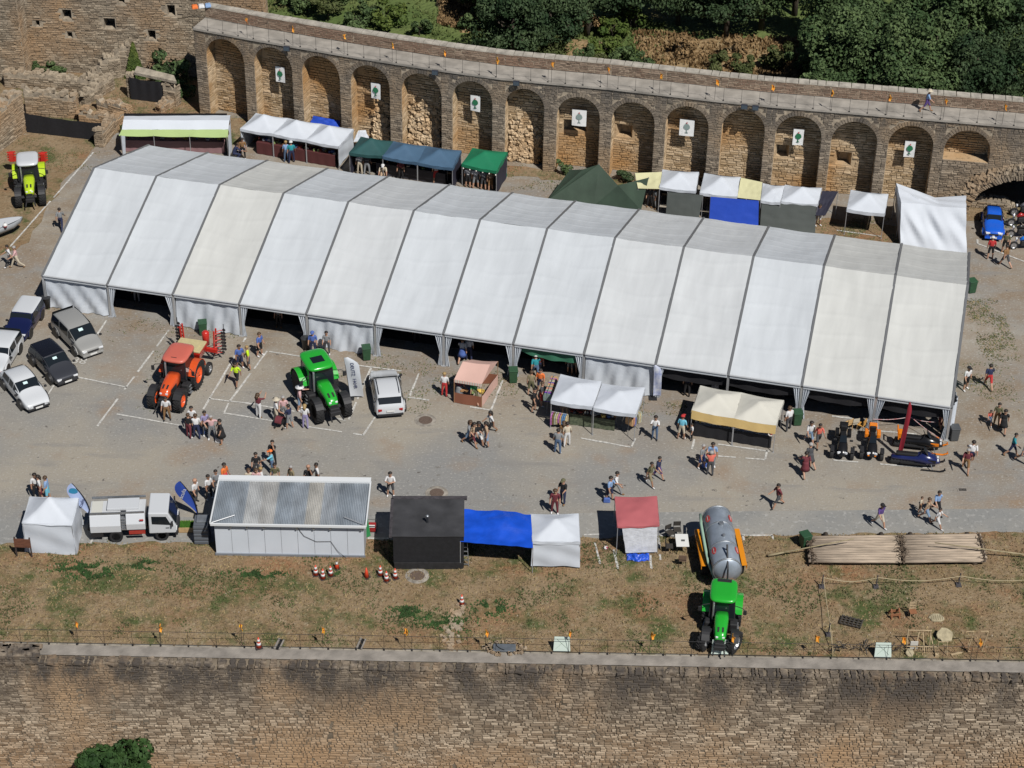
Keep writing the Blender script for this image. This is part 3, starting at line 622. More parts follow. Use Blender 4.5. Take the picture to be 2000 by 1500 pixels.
for k in range(900):
    t = r.uniform(.05, 2.2); v = r.uniform(-.05, 4.5) if k % 2 else -.03; rr = RA + 1.2 if k % 2 else RA + r.uniform(.45, 1.25); s_ = r.uniform(.2, .5)
    vst.box(Q(-rr * math.cos(t), v, rr * ZR * math.sin(t)), (s_, s_ * .7, s_ * .5), mat=Matrix.Rotation(r.uniform(-.5, .5), 3, 'Y') @ Matrix.Rotation(r.uniform(0, 3), 3, 'Z'), tap=.75, tone=r.random())
stuff(wbuild(vst, 'rubble_stones', ST_RUIN, vr, tone=True))
ruin_wall('low_ruin_wall', 'knee-high rubble wall across the mouth of the broken vault', (G(1868, 402), G(1978, 412)), .7, .9, .5, 88, (), .14)
# ---------------------------------------------------------------- hillside beyond the arcade, trees and bushes
def hill_z(x, y): return max(-.02, (y - 150) * .04) - .05 + (.5 * noise.noise(Vector((x * .06, y * .06, 0))) if y > 150 else 0)
hm = MB().grid(lambda u, v: (-140 + 280 * u, 132 + 240 * v * v, min(-.03, 0) if v < .12 else hill_z(-140 + 280 * u, 132 + 240 * v * v)), 80, 60)
struct(hm.build('hillside', HILL, smooth=True))
BRACK = world_mat('bracken', lambda n, l, v: mixcol(n, l, nz(n, l, v, 2.2, .4, .6, 7, .7), mixcol(n, l, nz(n, l, v, .3, .4, .6), (.27, .175, .085), (.20, .155, .075)), (.33, .235, .13)), .95, .9, 5, .2)
for q4 in (((1270, 142), (1570, 162), (1560, 60), (1232, 45)), ((855, 32), (935, 48), (940, 5), (865, -25)), ((1100, 118), (1180, 120), (1180, 60), (1110, 50)), ((1575, 170), (1625, 175), (1620, 140), (1570, 130))):
    c4 = [G(*q, 1.0) for q in q4]; lp = lambda u, v: (c4[0] * (1 - u) + c4[1] * u) * (1 - v) + (c4[3] * (1 - u) + c4[2] * u) * v
    def bf(u, v):
        p = lp(u, v); e = min(u, 1 - u, v, 1 - v); p.z = hill_z(p.x, p.y) + (.12 if e > 0 else -.1) + .12 * noise.noise(Vector((p.x, p.y, 0))); p.x += .8 * noise.noise(Vector((p.x * .7, p.y * .7, 3))); p.y += .8 * noise.noise(Vector((p.x * .7, p.y * .7, 6))); return p
    struct(MB().grid(bf, 24, 14).build('bracken_slope', BRACK, smooth=True))
def leaf_mat(name, a, b):
    def fn(n, l, v):
        c = mixcol(n, l, nz(n, l, v, .45, .38, .62, 6), a, b); return mixcol(n, l, nz(n, l, v, 3.0, .45, .7, 4), c, tuple(x * .55 for x in a))
    m = world_mat(name, fn, .7, 0); return m
L_DARK = leaf_mat('leaf_dark', (.022, .046, .018), (.066, .098, .042)); L_MID = leaf_mat('leaf_mid', (.040, .076, .026), (.105, .150, .058)); L_LIGHT = leaf_mat('leaf_light', (.055, .095, .018), (.115, .145, .032))
L_OLIVE = leaf_mat('leaf_olive', (.060, .080, .025), (.11, .12, .045)); L_RUST = leaf_mat('leaf_rust', (.22, .14, .065), (.33, .22, .11))
BARK = M('bark', (.07, .055, .04), .95, var=.4, scale=6, bump=.6)
def leaf_blob(mb, c, rx, rz, n, size, r):
    for _ in range(n):
        while True:
            p = Vector((r.uniform(-1, 1), r.uniform(-1, 1), r.uniform(-1, 1)))
            if .25 < p.length < 1: break
        p = p.normalized() * (p.length ** .45); q = Vector((c[0] + p.x * rx, c[1] + p.y * rx, c[2] + p.z * rz))
        nn = (p + Vector((r.uniform(-1, 1), r.uniform(-1, 1), r.uniform(-.4, 1.2))) * .9).normalized(); s_ = size * r.uniform(.55, 1.3)
        u = nn.cross(Vector((r.uniform(-1, 1), r.uniform(-1, 1), r.uniform(-1, 1)))).normalized(); v = nn.cross(u) * s_ * r.uniform(.5, .8); u = u * s_
        mb.add([q - u, q - v * .9 + u * .1, q + u, q + v], [(0, 1, 2, 3)])
def crown_mesh(name, rad, hgt, base, blobs, per, size, mat, seed):
    r = random.Random(seed); mb = MB()
    for k in range(blobs):
        a = r.uniform(0, 6.28); d = rad * .72 * math.sqrt(r.random()); zz = base + (hgt - base) * r.uniform(.22, .9); s_ = rad * r.uniform(.30, .48) * (1.15 - .5 * (zz - base) / (hgt - base))
        leaf_blob(mb, (d * math.cos(a), d * math.sin(a), zz), s_, s_ * .8, per, size, r)
    return mb.mesh(name, mat)
def trunk_mesh(name, h, r0, seed, rad=1.5):
    r = random.Random(seed); mb = MB().tube([(0, 0, -.15), (.05, 0, h * .35), (r.uniform(-.2, .2), .1, h * .7), (0, 0, h)], [r0, r0 * .8, r0 * .55, r0 * .2], 7)
    for k in range(5):
        a = k * 1.3 + r.random(); mb.tube([(0, 0, h * (.35 + .08 * k)), (rad * .4 * math.cos(a), rad * .4 * math.sin(a), h * (.5 + .08 * k)), (rad * .75 * math.cos(a), rad * .75 * math.sin(a), h * (.68 + .06 * k))], [r0 * .45, r0 * .3, r0 * .1], 5)
    return mb.mesh(name, BARK, True)
SEEN = {}
def uniq(lb):
    SEEN[lb] = SEEN.get(lb, 0) + 1; return lb
def row_of(py, px): d = corn_y(max(345, min(2075, px))) - py; return 'behind the parapet' if d < 75 else ('halfway up the slope' if d < 160 else ('high on the slope' if d < 215 else 'deep in the wood'))
T_CR = [crown_mesh('crown', 3.6, 7.4, 1.2, 30, 330, .15, [L_DARK, L_MID, L_DARK, L_MID][k], 10 + k) for k in range(4)]; T_TR = trunk_mesh('trunk', 6.0, .28, 3, 2.6)
TREES = [(985, -25, 0), (1075, 15, 0), (1150, -25, 2), (1000, 45, 0), (1330, -45, 2), (1245, -40, 0), (1425, -20, 0), (1495, -35, 1), (1650, 40, 1), (1640, 5, 1), (1645, 100, 1), (1725, 55, 3), (1735, 130, 3), (1800, 5, 1), (1825, 105, 3), (1885, 40, 1), (1905, 145, 2), (1965, 10, 2), (1985, 135, 0), (1560, -60, 2), (1380, -60, 0), (1720, -50, 3), (930, -70, 0), (1060, -90, 0), (1880, -60, 2), (1600, 165, 1), (1775, 175, 3)]
WORDS = ['at the edge of the dry bracken', 'deep in the wood', 'behind the arcade parapet', 'above the walkway']
for k, (px, py, m) in enumerate(TREES):
    p = G(px, py, 4.5); z = hill_z(p.x, p.y); s_ = rnd.uniform(.8, 1.08)
    lb = ('dark dense evergreen oak', 'broad mid-green oak', 'dark shaded oak', 'bright-topped green oak')[m] + ' beyond the %s niche from the ruins, %s' % (niche_no(px), row_of(py, px))
    o = thing('oak_tree', lb, 'tree', (p.x, p.y, z), rnd.uniform(0, 6.28), 'oak trees in the wood beyond the arcade'); o.scale = (s_, s_, s_ * rnd.uniform(.9, 1.15))
    put('crown', T_CR[m], o); put('trunk', T_TR, o)
B_CR = {m: [crown_mesh('foliage', 1.0, 1.5, .05, 9, 130, .10, mt, 40 + 3 * j + k) for k in range(2)] for j, (m, mt) in enumerate((('mid', L_MID), ('light', L_LIGHT), ('olive', L_OLIVE), ('rust', L_RUST), ('dark', L_DARK)))}; B_ST = trunk_mesh('stem', 1.0, .06, 8, .6)
def bush(px, py, r_, kind, label, z=0.0, at=None, hs=1.0):
    p = at or G(px, py, z); z = p.z if at else max(z, hill_z(p.x, p.y) if p.y > 140 else 0)
    o = thing('bush', label, 'bush', (p.x, p.y, z), rnd.uniform(0, 6), 'bushes around the arcade'); o.scale = (r_, r_, r_ * hs)
    put('foliage', B_CR[kind][rnd.randrange(2)], o); put('stem', B_ST, o)
for px, py, r_, k in ((640, 45, 1.5, 'olive'), (600, 30, 1.3, 'mid'), (760, 58, 1.7, 'light'), (700, 62, 1.3, 'mid'), (725, 40, 1.2, 'mid'), (820, 72, 1.0, 'mid'), (560, 20, 1.1, 'mid'), (660, 15, 1.1, 'mid'), (1020, 110, 1.6, 'olive'), (1070, 118, 1.6, 'olive'), (980, 95, 1.2, 'mid'), (1195, 80, 1.5, 'light'), (1230, 60, 1.5, 'light'), (1180, 110, 1.5, 'light'), (1150, 70, 1.3, 'rust'), (1140, 130, 1.1, 'mid'), (1205, 138, 1.4, 'mid'), (1260, 140, 1.1, 'mid'), (1165, 142, 1.2, 'olive'), (1330, 112, 1.3, 'rust'), (1430, 118, 1.3, 'rust'), (1520, 140, 1.6, 'olive'), (1560, 150, 1.4, 'mid'), (1450, 145, 1.2, 'olive'), (1400, 140, 1.1, 'olive'), (1870, 20, 2, 'olive'), (1925, 60, 2, 'olive'), (1950, 100, 1.8, 'light'), (1930, 178, 1.7, 'light'), (880, 20, 1.2, 'rust'), (920, 25, 1.3, 'rust'), (920, 60, 1.2, 'mid')):
    bush(px, py, r_, k, {'olive': 'olive green scrub bush', 'mid': 'mid-green bush', 'light': 'bright yellow-green bush', 'rust': 'rust-brown bracken clump'}[k] + ' beyond the %s niche from the ruins, %s' % (niche_no(px), row_of(py, px)))
bush(340, 168, 1.7, 'mid', 'leafy green bush growing between keep wall and arcade', hs=1.2); bush(322, 172, 1.1, 'dark', 'dark low bush above the shelter roof'); bush(366, 190, 1.0, 'mid', 'bush in the corner by the first arcade pier')
bush(120, 135, 1.2, 'mid', 'green scrub at the foot of the keep wall', hs=.6); bush(88, 138, 1.0, 'mid', 'scrub beside the crumbling side wall', hs=.6); bush(1100, 336, .7, 'mid', 'bush at the foot of the arcade behind the green tarpaulin', hs=.9); bush(1218, 356, .8, 'dark', 'low bush between the green tarpaulin and the arcade', hs=.7); bush(245, 262, .5, 'olive', 'small bush by the ruined wall end')
iv = thing('ivy', 'tall green ivy climbing the keep wall to a point', 'ivy', G(266, 146)); r = random.Random(4); im = MB(); Ah = G(266, 150); Uh = (HB - HA).normalized()
for k in range(1500):
    t = r.random() ** 1.5; w_ = (1 - t) * .85; q = Ah + Uh * r.uniform(-w_, w_) + Vector((0, -.12 - r.uniform(0, .35) * (1 - t), t * 3.0)); s_ = r.uniform(.05, .13)
    im.add([q + Vector((-s_, 0, 0)), q + Vector((0, -.06, -s_)), q + Vector((s_, 0, 0)), q + Vector((0, -.03, s_))], [(0, 1, 2, 3)])
wbuild(im, 'leaves', L_LIGHT, iv)
p = G(228, 1492, -5.0); fb = thing('fig_bush', 'dense dark green fig bush at the foot of the front rampart', 'bush', (p.x, min(p.y, 78.3), -9.4))
crm = crown_mesh('foliage', 2.15, 6.3, 1.6, 22, 260, .17, leaf_mat('leaf_fig', (.022, .055, .014), (.045, .09, .025)), 77); put('foliage', crm, fb); put('stem', trunk_mesh('stem', 4.0, .12, 9, 1.4), fb)
bush(0, 0, .5, 'olive', 'small dry plant rooted in the face of the rampart', at=Vector((G(1570, 1475, -6.2).x, YO - .35, -7.2)))
# rough grass and bracken standing on the slope
def scrub(nm, lb, polys, n_, mat, size, hz_):
    r = random.Random(len(nm)); mb = MB()
    for q4 in polys:
        c4 = [G(*q, 1.0) for q in q4]
        for k in range(n_):
            u, v = r.random(), r.random(); p = (c4[0] * (1 - u) + c4[1] * u) * (1 - v) + (c4[3] * (1 - u) + c4[2] * u) * v
            if noise.noise(Vector((p.x * .35, p.y * .35, 7))) + r.uniform(-.3, .3) < 0: continue
            z = hill_z(p.x, p.y) + .05; h = hz_ * r.uniform(.4, 1.2); a = r.uniform(0, 3.14); dx, dy = math.cos(a) * size, math.sin(a) * size
            mb.add([(p.x - dx, p.y - dy, z), (p.x + dx, p.y + dy, z), (p.x + dx * .6 + r.uniform(-.15, .15), p.y + dy * .6, z + h), (p.x - dx * .6, p.y - dy * .6 + r.uniform(-.15, .15), z + h * .8)], [(0, 1, 2, 3)])
    tag(stuff(mb.build(nm, mat)), lb, 'grass')
scrub('slope_grass', 'rough green grass and scrub on the slope beyond the arcade', [((490, 70), (1000, 140), (1000, -40), (480, -60)), ((1000, 145), (1300, 165), (1300, 20), (1000, 0))], 4500, leaf_mat('slope_blade', (.085, .12, .035), (.14, .165, .055)), .10, .22)
scrub('bracken_stems', 'standing rust-brown bracken on the dry slope beyond the arcade', [((1270, 142), (1570, 162), (1560, 60), (1232, 45)), ((855, 32), (935, 48), (940, 5), (865, -25))], 6000, L_RUST, .11, .38)
# grass blades and pebbles on the verge
r = random.Random(21); tm = [MB(), MB(), MB()]
for k in range(30000):
    x = r.uniform(-31, 31); y = r.uniform(82.1, kerb_y(x) - .05); nval = noise.noise(Vector((x * .35 + 40, y * .35 + 9, 3))); n2 = noise.noise(Vector((x * .9, y * .9, 9)))
    j = 1 if nval + .35 * n2 > .18 else 0
    if j == 0 and r.random() < .25: continue
    z = grass_z(x, y) - .01
    for b in range(2):
        a = r.uniform(0, 6.28); h = r.uniform(.04, .13) * (1.25 if j else 1); w_ = r.uniform(.025, .06); dx, dy = math.cos(a) * w_, math.sin(a) * w_; ox, oy = r.uniform(-.09, .09), r.uniform(-.09, .09)
        tm[j].add([(x + ox - dx, y + oy - dy, z), (x + ox + dx, y + oy + dy, z), (x + ox + r.uniform(-.08, .08), y + oy + r.uniform(-.08, .08), z + h)], [(0, 1, 2)])
for spot in ((165, 1112, 1.7, .5), (285, 1106, .8, .45), (495, 1125, 1.6, .35), (655, 1120, .35, .3), (180, 1125, 1.0, .5), (870, 1220, 1.3, .5), (800, 1200, 1.0, .5), (960, 1190, .8, .6)):
    c_ = G(spot[0], spot[1])
    for k in range(int(1700 * spot[2] * spot[3])):
        x, y = c_.x + r.gauss(0, spot[2] * .55), c_.y + r.gauss(0, spot[3] * .6)
        if noise.noise(Vector((x * 1.7, y * 2.2, 4))) < -.05 or y < 82.1: continue
        z = grass_z(x, y); h = r.uniform(.06, .17); w_ = r.uniform(.03, .06)
        tm[2].add([(x - w_, y, z), (x + w_, y + r.uniform(-.03, .03), z), (x + r.uniform(-.08, .08), y + r.uniform(-.08, .08), z + h)], [(0, 1, 2)])
WEEDS = [((222, 625), (470, 668), 60), ((600, 690), (850, 735), 90), ((850, 730), (1010, 770), 80), ((1240, 790), (1340, 805), 50), ((1885, 590), (1990, 700), 260), ((1880, 715), (1995, 800), 120), ((300, 690), (345, 800), 60), ((790, 735), (840, 800), 40), ((130, 560), (90, 600), 20), ((985, 325), (1300, 372), 240), ((1890, 402), (1990, 440), 120), ((400, 228), (530, 270), 140), ((60, 150), (380, 225), 260), ((20, 275), (180, 330), 120), ((1600, 430), (1755, 470), 150), ((150, 1060), (420, 1066), 40)]
for a, b, n_ in WEEDS:
    A, B = G(*a), G(*b)
    for k in range(n_ * 5):
        x, y = r.uniform(A.x, B.x), r.uniform(min(A.y, B.y) - .3, max(A.y, B.y) + .3)
        if noise.noise(Vector((x * .5, y * .5, 2))) + .35 * r.random() < .12 or r.random() < .35: continue
        for q in range(3): ox, oy, h = r.uniform(-.22, .22), r.uniform(-.22, .22), r.uniform(.03, .09); tm[(1, 1, 1, 0)[r.randrange(4)]].add([(x + ox - .035, y + oy, .012), (x + ox + .035, y + oy + r.uniform(-.04, .04), .012), (x + ox + r.uniform(-.08, .08), y + oy + r.uniform(-.08, .08), .012 + h)], [(0, 1, 2)])
for mb, nm, mt, lb in ((tm[0], 'dry_grass_blades', M('straw', (.27, .20, .10), .9, var=.3, scale=1), 'short straw-coloured dry grass on the verge'), (tm[1], 'grass_blades', M('grass_green', (.085, .105, .035), .9, var=.4, scale=1), 'dull green grass growing in patches on the verge'), (tm[2], 'lush_grass', M('grass_lush', (.035, .085, .02), .9, var=.4, scale=2), 'lush green tufts of grass and weeds on the verge')):
    tag(stuff(mb.build(nm, mt)), lb, 'grass')

# ================================================================ the big marquee
def cloth(name, col, var=.04, bump=.25, bscale=2.5, rough=.75): return M(name, col, rough, var=var, scale=.8, bump=bump, bscale=bscale)
def pvc(name, col): return M(name, col, .6, var=.06, scale=1.0, bump=.22, bscale=2.2, stretch=(1.6, .3, .3))
PVC = pvc('pvc_white', (.515, .545, .57)); PVC2 = pvc('pvc_cream', (.525, .532, .51)); PVC3 = pvc('pvc_warm', (.52, .54, .55))
CURT = cloth('curtain_white', (.52, .56, .61), .05, .3, 4); KEDER = M('keder_rail', (.20, .205, .21), .5, .4)
GREENCLOTH = cloth('green_cloth', (.04, .17, .10)); NAVYC = cloth('navy_cloth', (.018, .018, .035))
BAY, NB, TW, TE, TR_ = 4.5, 13, 18.45, 2.46, 5.48
mq = thing('marquee', 'huge white clear-span marquee with thirteen roof bays and open front sides', 'marquee', (-34.06 * .9, 127.59 * .9, 0), R(-12.88))
CREAM = {2: PVC2, 8: PVC3, 9: PVC3, 10: PVC, 11: PVC2, 12: PVC2, 4: PVC3}
for b in range(NB):
    for side in (0, 1):
        r = random.Random(b * 2 + side); ph = r.uniform(0, 6)
        def fn(u, v, b=b, side=side, ph=ph):
            y = TW / 2 * v if not side else TW / 2 + TW / 2 * v; z = TE + (TR_ - TE) * (v if not side else 1 - v)
            sag = -.15 * math.sin(math.pi * u) * math.sin(math.pi * (.1 + .8 * v)) + .018 * math.sin(9 * v + ph) * math.sin(math.pi * u) + .045 * noise.noise(Vector((u * 3 + b * 5, v * 5, side))) + sum(.026 * math.exp(-((v + .02 * math.sin(5 * u + k + ph) - (k + .5) / 6 - .03 * math.sin(ph + k)) / .011) ** 2) for k in range(6)) + .016 * math.exp(-((u - .3 - .4 * v - .1 * math.sin(ph)) / .03) ** 2) * (1 if b % 3 == 0 else 0)
            return (BAY * (b + .012 + .976 * u), y, z + sag)
        solid(MB().grid(fn, 16, 72).build('roof_panel', CREAM.get(b, PVC), mq, True), .012)
    e0 = BAY * b + .07
    bev(MB().box((e0 + (BAY - .14) / 2, -.06, TE - .09), (BAY - .16, .09, .24)).build('eave_beam', M('eave_white', (.50, .53, .56), .6, var=.06), mq), .02)
    MB().box((e0 + (BAY - .14) / 2, -.12, TE + .04), (BAY - .16, .1, .05)).build('gutter', M('gutter_grey', (.46, .475, .49), .5), mq)
for f in range(NB + 1):
    x = BAY * f
    for side in (0, 1):
        a, b_ = ((0, -.12, TE + .03), (0, TW / 2, TR_ + .035)) if not side else ((0, TW / 2, TR_ + .035), (0, TW + .1, TE + .03))
        m = MB(); a, b_ = Vector(a), Vector(b_); hw = .075
        m.add([a + Vector((-hw, 0, 0)), a + Vector((hw, 0, 0)), b_ + Vector((hw, 0, 0)), b_ + Vector((-hw, 0, 0))] + [p + Vector((dx, 0, -.06)) for p, dx in ((a, -hw), (a, hw), (b_, hw), (b_, -hw))], [(0, 1, 2, 3), (0, 4, 5, 1), (1, 5, 6, 2), (3, 2, 6, 7), (0, 3, 7, 4)])
        m.build('frame_rail', KEDER, mq, loc=(x, 0, 0))
    for y in (.02, TW - .02): MB().box((x, y, TE / 2 - .05), (.14, .16, TE - .1)).box((x, y, .02), (.32, .32, .04)).build('post', ALU, mq)
    if f in (0, NB):
        for y in (TW * .33, TW * .67): MB().box((x, y, (TE + (TR_ - TE) * .66) / 2), (.12, .12, TE + (TR_ - TE) * .64)).build('gable_post', ALU, mq)
    elif f % 2 == 0:
        MB().tube([(x, .2, TE - .15), (x, TW / 2, TR_ - .3), (x, TW - .2, TE - .15)], .07, 5).build('rafter', ALU, mq)
def wavy(x0, x1, y, z0, z1, n_, amp, seed, mat, nm, par, lean=0.0, tilt=0.0):
    r = random.Random(seed); p1, p2, k1 = r.uniform(0, 6), r.uniform(0, 6), r.uniform(8, 12)
    fn = lambda u, v: (x0 + (x1 - x0) * u, y - lean * (1 - v) + amp * (.35 + .65 * (1 - v)) * (math.sin(k1 * (u + tilt * v) * (x1 - x0) / 2 + p1) + .6 * math.sin(2.3 * k1 * (u - tilt * .7 * v) * (x1 - x0) / 2 + p2)), z0 + (z1 - z0) * v + .03 * math.sin(9 * u) * (1 - v))
    return solid(MB().grid(fn, n_, 10).build(nm, mat, par, True), .012)
def gathered(x, s_, y, par, z1, seed, mat=None):
    def fn(u, v):
        w_ = .16 + .34 * abs(v - .42) * (1.5 if v > .42 else .9)
        return (x + s_ * (.09 + u * w_), y + .07 * math.sin(u * 19 + seed) * (.4 + abs(v - .42)), .03 + (z1 - .03) * v)
    solid(MB().grid(fn, 14, 12).build('gathered_curtain', mat or CURT, par, True), .012)
for b in (0, 2, 4, 8):
    wavy(BAY * b + .1, BAY * (b + 1) - .1, .09, .03, TE - .16, 46, .075, b, CURT, 'wall_curtain', mq, .12, .35 if b == 0 else .15)
for f, s_ in ((1, 1), (2, -1), (3, 1), (4, -1), (5, 1), (6, -1), (6, 1), (7, -1), (7, 1), (8, -1), (9, 1), (11, -1), (11, 1), (12, -1), (12, 1), (13, -1)): gathered(BAY * f, s_, -.02 if b else .1, mq, TE - .2, f * 3 + s_)
for b in range(NB): wavy(BAY * b + .05, BAY * (b + 1) - .05, TW - .1, .03, TE - .05, 12, .03, 60 + b, CURT, 'back_curtain', mq)
for x, nm in ((.02, 'gable_wall'), (BAY * NB - .02, 'gable_wall')):
    mb = MB(); pts = [(x, TW * .02, TE), (x, TW / 2, TR_ - .05), (x, TW * .98, TE)]; mb.add(pts, [(0, 1, 2)]); solid(mb.build('gable_triangle', CURT, mq), .015)
    for k in range(4):
        y0, y1 = TW * k / 4 + .08, TW * (k + 1) / 4 - .08
        if x > 1 and k == 0: continue
        fn = lambda u, v, y0=y0, y1=y1: (x + (.06 * math.sin(u * 30) + .10) * (1 if x > 1 else -1) * (1 - v * .8), y0 + (y1 - y0) * u, .03 + (TE - .05) * v)
        solid(MB().grid(fn, 30, 8).build(nm, GREENCLOTH if (x > 1 and k == 1) else CURT, mq, True), .012)
gf = lambda u, v: (BAY * NB + .05 + .22 * math.sin(u * 3.1) + .05 * math.sin(u * 22), .2 + 1.6 * u * (.35 + .65 * v), .05 + (TE - .1) * v)
solid(MB().grid(gf, 16, 10).build('gathered_curtain', CURT, mq, True), .012)
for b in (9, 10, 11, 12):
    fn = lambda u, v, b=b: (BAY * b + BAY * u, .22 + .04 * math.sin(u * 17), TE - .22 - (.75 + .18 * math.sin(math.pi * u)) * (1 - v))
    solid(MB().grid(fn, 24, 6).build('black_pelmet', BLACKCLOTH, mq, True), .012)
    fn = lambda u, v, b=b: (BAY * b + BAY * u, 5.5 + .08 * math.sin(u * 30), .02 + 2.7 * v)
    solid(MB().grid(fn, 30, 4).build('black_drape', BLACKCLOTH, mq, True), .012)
fn = lambda u, v: (BAY * 7 + .2 + (BAY - .4) * u, .14 + .05 * math.sin(u * 20), TE - .22 - (.35 + .25 * math.sin(math.pi * u) + .25 * u) * (1 - v))
solid(MB().grid(fn, 24, 6).build('green_pelmet', GREENCLOTH, mq, True), .012)
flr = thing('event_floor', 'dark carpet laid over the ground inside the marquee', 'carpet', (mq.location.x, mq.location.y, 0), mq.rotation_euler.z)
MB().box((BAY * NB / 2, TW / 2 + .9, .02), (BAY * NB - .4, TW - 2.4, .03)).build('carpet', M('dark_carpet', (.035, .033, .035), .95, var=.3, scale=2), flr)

# ================================================================ pop-up canopies and stalls
CW = cloth('canopy_white', (.55, .585, .635), .03, .2, 3); CB = cloth('canopy_blue', (.055, .115, .19), .12, .3, 3); CT = cloth('canopy_teal', (.018, .075, .075), .2, .3, 3); CG = cloth('canopy_green', (.005, .165, .075), .08, .25, 3)
CC = cloth('canopy_cream', (.57, .555, .49), .05); CY = cloth('canopy_yellow', (.70, .50, .20), .06); CLC = cloth('sheet_pale_yellow', (.62, .60, .36), .08); CRED = cloth('canopy_red', (.42, .11, .12), .08); CGREY = cloth('sheet_grey', (.065, .075, .07), .12); CROYAL = cloth('sheet_royal', (.008, .055, .42), .08, .4)
CSIL = M('sheet_silver', (.58, .60, .64), .45, var=.12, scale=3, bump=.8, bscale=4); CDG = cloth('tarp_green', (.034, .058, .038), .2, .35, 2); CLIME = cloth('awning_lime', (.36, .47, .19), .05); CPINK = cloth('canopy_pink', (.58, .37, .31), .06); CBLACK = M('roof_felt', (.042, .042, .045), .7, var=.35, scale=.9, bump=.3, bscale=3)
POST = M('post_steel', (.45, .46, .48), .45, .5)
def lerp4(c, u, v): return (c[0] * (1 - u) + c[1] * u) * (1 - v) + (c[3] * (1 - u) + c[2] * u) * v
def canopy(name, label, px, he, pk, mat, val=.2, walls=None, group=None, legs=(1, 1, 1, 1), valmat=None, cat='gazebo', peak=(.5, .5), frontval=None):
    """pop-up canopy over four corners FL, FR, BR, BL given where its eave stands at height he"""
    c = [G(x, y, he) for x, y in px]; b0 = sum(c, Vector()) / 4; b0.z = 0
    o = thing(name, label, cat, b0, 0, group); c = [p - b0 for p in c]
    def fn(u, v):
        a = u / (2 * peak[0]) if u < peak[0] else (1 - u) / (2 * (1 - peak[0])); b = v / (2 * peak[1]) if v < peak[1] else (1 - v) / (2 * (1 - peak[1]))
        s_ = 2 * min(a, b); e = min(u, 1 - u, v, 1 - v)
        return lerp4(c, u, v) + Vector((0, 0, pk * (s_ ** 1.35) - .07 * (math.sin(math.pi * u) * abs(2 * v - 1) ** 5 + math.sin(math.pi * v) * abs(2 * u - 1) ** 5) + .03 * noise.noise(Vector((u * 6 + px[0][0], v * 6, 0)))))
    solid(MB().grid(fn, 16, 16).build('canopy', mat, o, True), .01)
    for i in range(4):
        a, b = c[i], c[(i + 1) % 4]; d = (b - a).normalized(); N = Vector((d.y, -d.x, 0)); vh = frontval if (frontval and i == 0) else val
        def vf(u, v): return a.lerp(b, u) + N * (.015 + .02 * math.sin(u * 14) * (1 - v)) + Vector((0, 0, .005 - .07 * math.sin(math.pi * u) - vh * (1 - v)))
        solid(MB().grid(vf, 12, 2).build('valance', (valmat if (valmat and i == 0) else mat), o, True), .008)
        if legs[i]: MB().tube([Vector((a.x * .985, a.y * .985, 0)), Vector((a.x * .985, a.y * .985, he))], .024, 6).box((a.x * .985, a.y * .985, .01), (.1, .1, .02)).build('leg', POST, o)
    for i, wl in (walls or {}).items():
        m_, z0, flare = wl; a, b = c[i].copy(), c[(i + 1) % 4].copy(); d = (b - a).normalized(); N = Vector((d.y, -d.x, 0)); a.z = b.z = 0; sd_ = px[0][0] + i
        def wf(u, v): return a.lerp(b, u) + d * ((2 * u - 1) * flare * (1 - v)) + N * (-.03 + flare * (1 - v) + .03 * math.sin(u * 11 + sd_) * (1 - v) + .025 * math.sin(v * 9 + u * 5 + sd_)) + Vector((0, 0, z0 + (he - z0 - .02) * v + .025 * math.sin(u * 7 + sd_) * (1 - v)))
        solid(MB().grid(wf, 22, 12).build('side_wall', m_, o, True), .01)
    return o
def sheet(name, label, px4z, mat, sag=.1, cat='tarpaulin', poles=(), nu=16, nv=12, wr=.03, group=None):
    """cloth sheet between four points (px, py, z): FL, FR, BR, BL"""
    c = [G(*p) for p in px4z]; b0 = sum(c, Vector()) / 4; b0.z = 0; o = thing(name, label, cat, b0, 0, group)
    fn = lambda u, v: lerp4(c, u, v) + Vector((0, 0, -sag * math.sin(math.pi * u) * math.sin(math.pi * v) + wr * noise.noise(Vector((u * 5 + c[0].x, v * 5, 2))) * 2 * math.sin(math.pi * min(1, max(0, v)))))- b0
    solid(MB().grid(fn, nu, nv).build('sheet', mat, o, True), .012)
    for p in poles:
        q = c[p] - b0; MB().tube([(q.x, q.y, 0), q], .022, 6).build('pole', POST, o)
    return o
def table(label, a, b, dep, h, mat, front=True, cat='table', skirt_col=None):
    A, B = G(*a), G(*b); o = thing('stall_table', label, cat, A, dirang(A, B)); L = (B - A).length
    MB().box((L / 2, dep / 2, h - .02), (L, dep, .04)).build('table_top', mat, o)
    for x in (.06, L - .06):
        for y in (.06, dep - .06): MB().box((x, y, (h - .04) / 2), (.05, .05, h - .04)).build('leg', POST, o)
    if front:
        fn = lambda u, v: (L * u, -.012 - .02 * math.sin(u * L * 9) * (1 - v), .03 + (h - .02) * v)
        solid(MB().grid(fn, int(L * 8) + 4, 3).build('table_skirt', skirt_col or mat, o, True), .01)
    return o, A, dirang(A, B), L
JAR = MB().lathe([(.05, 0), (.055, .02), (.055, .11), (.035, .13), (.037, .15), (.001, .15)], 8); BOXG = MB().box((0, 0, .06), (.22, .16, .12), tap=.95); BASK = MB().lathe([(.10, 0), (.14, .1), (.15, .11), (.12, .1), (.10, .03), (.001, .03)], 10)
GC = [M('goods_%d' % i, c, .6, var=.2, scale=12) for i, c in enumerate(((.55, .5, .42), (.35, .07, .05), (.25, .32, .12), (.6, .42, .1), (.7, .7, .68), (.08, .08, .1), (.12, .2, .4), (.4, .22, .1)))]
GM = [[mb.mesh(nm, m) for m in GC] for mb, nm in ((JAR, 'jar'), (BOXG, 'crate'), (BASK, 'basket'))]
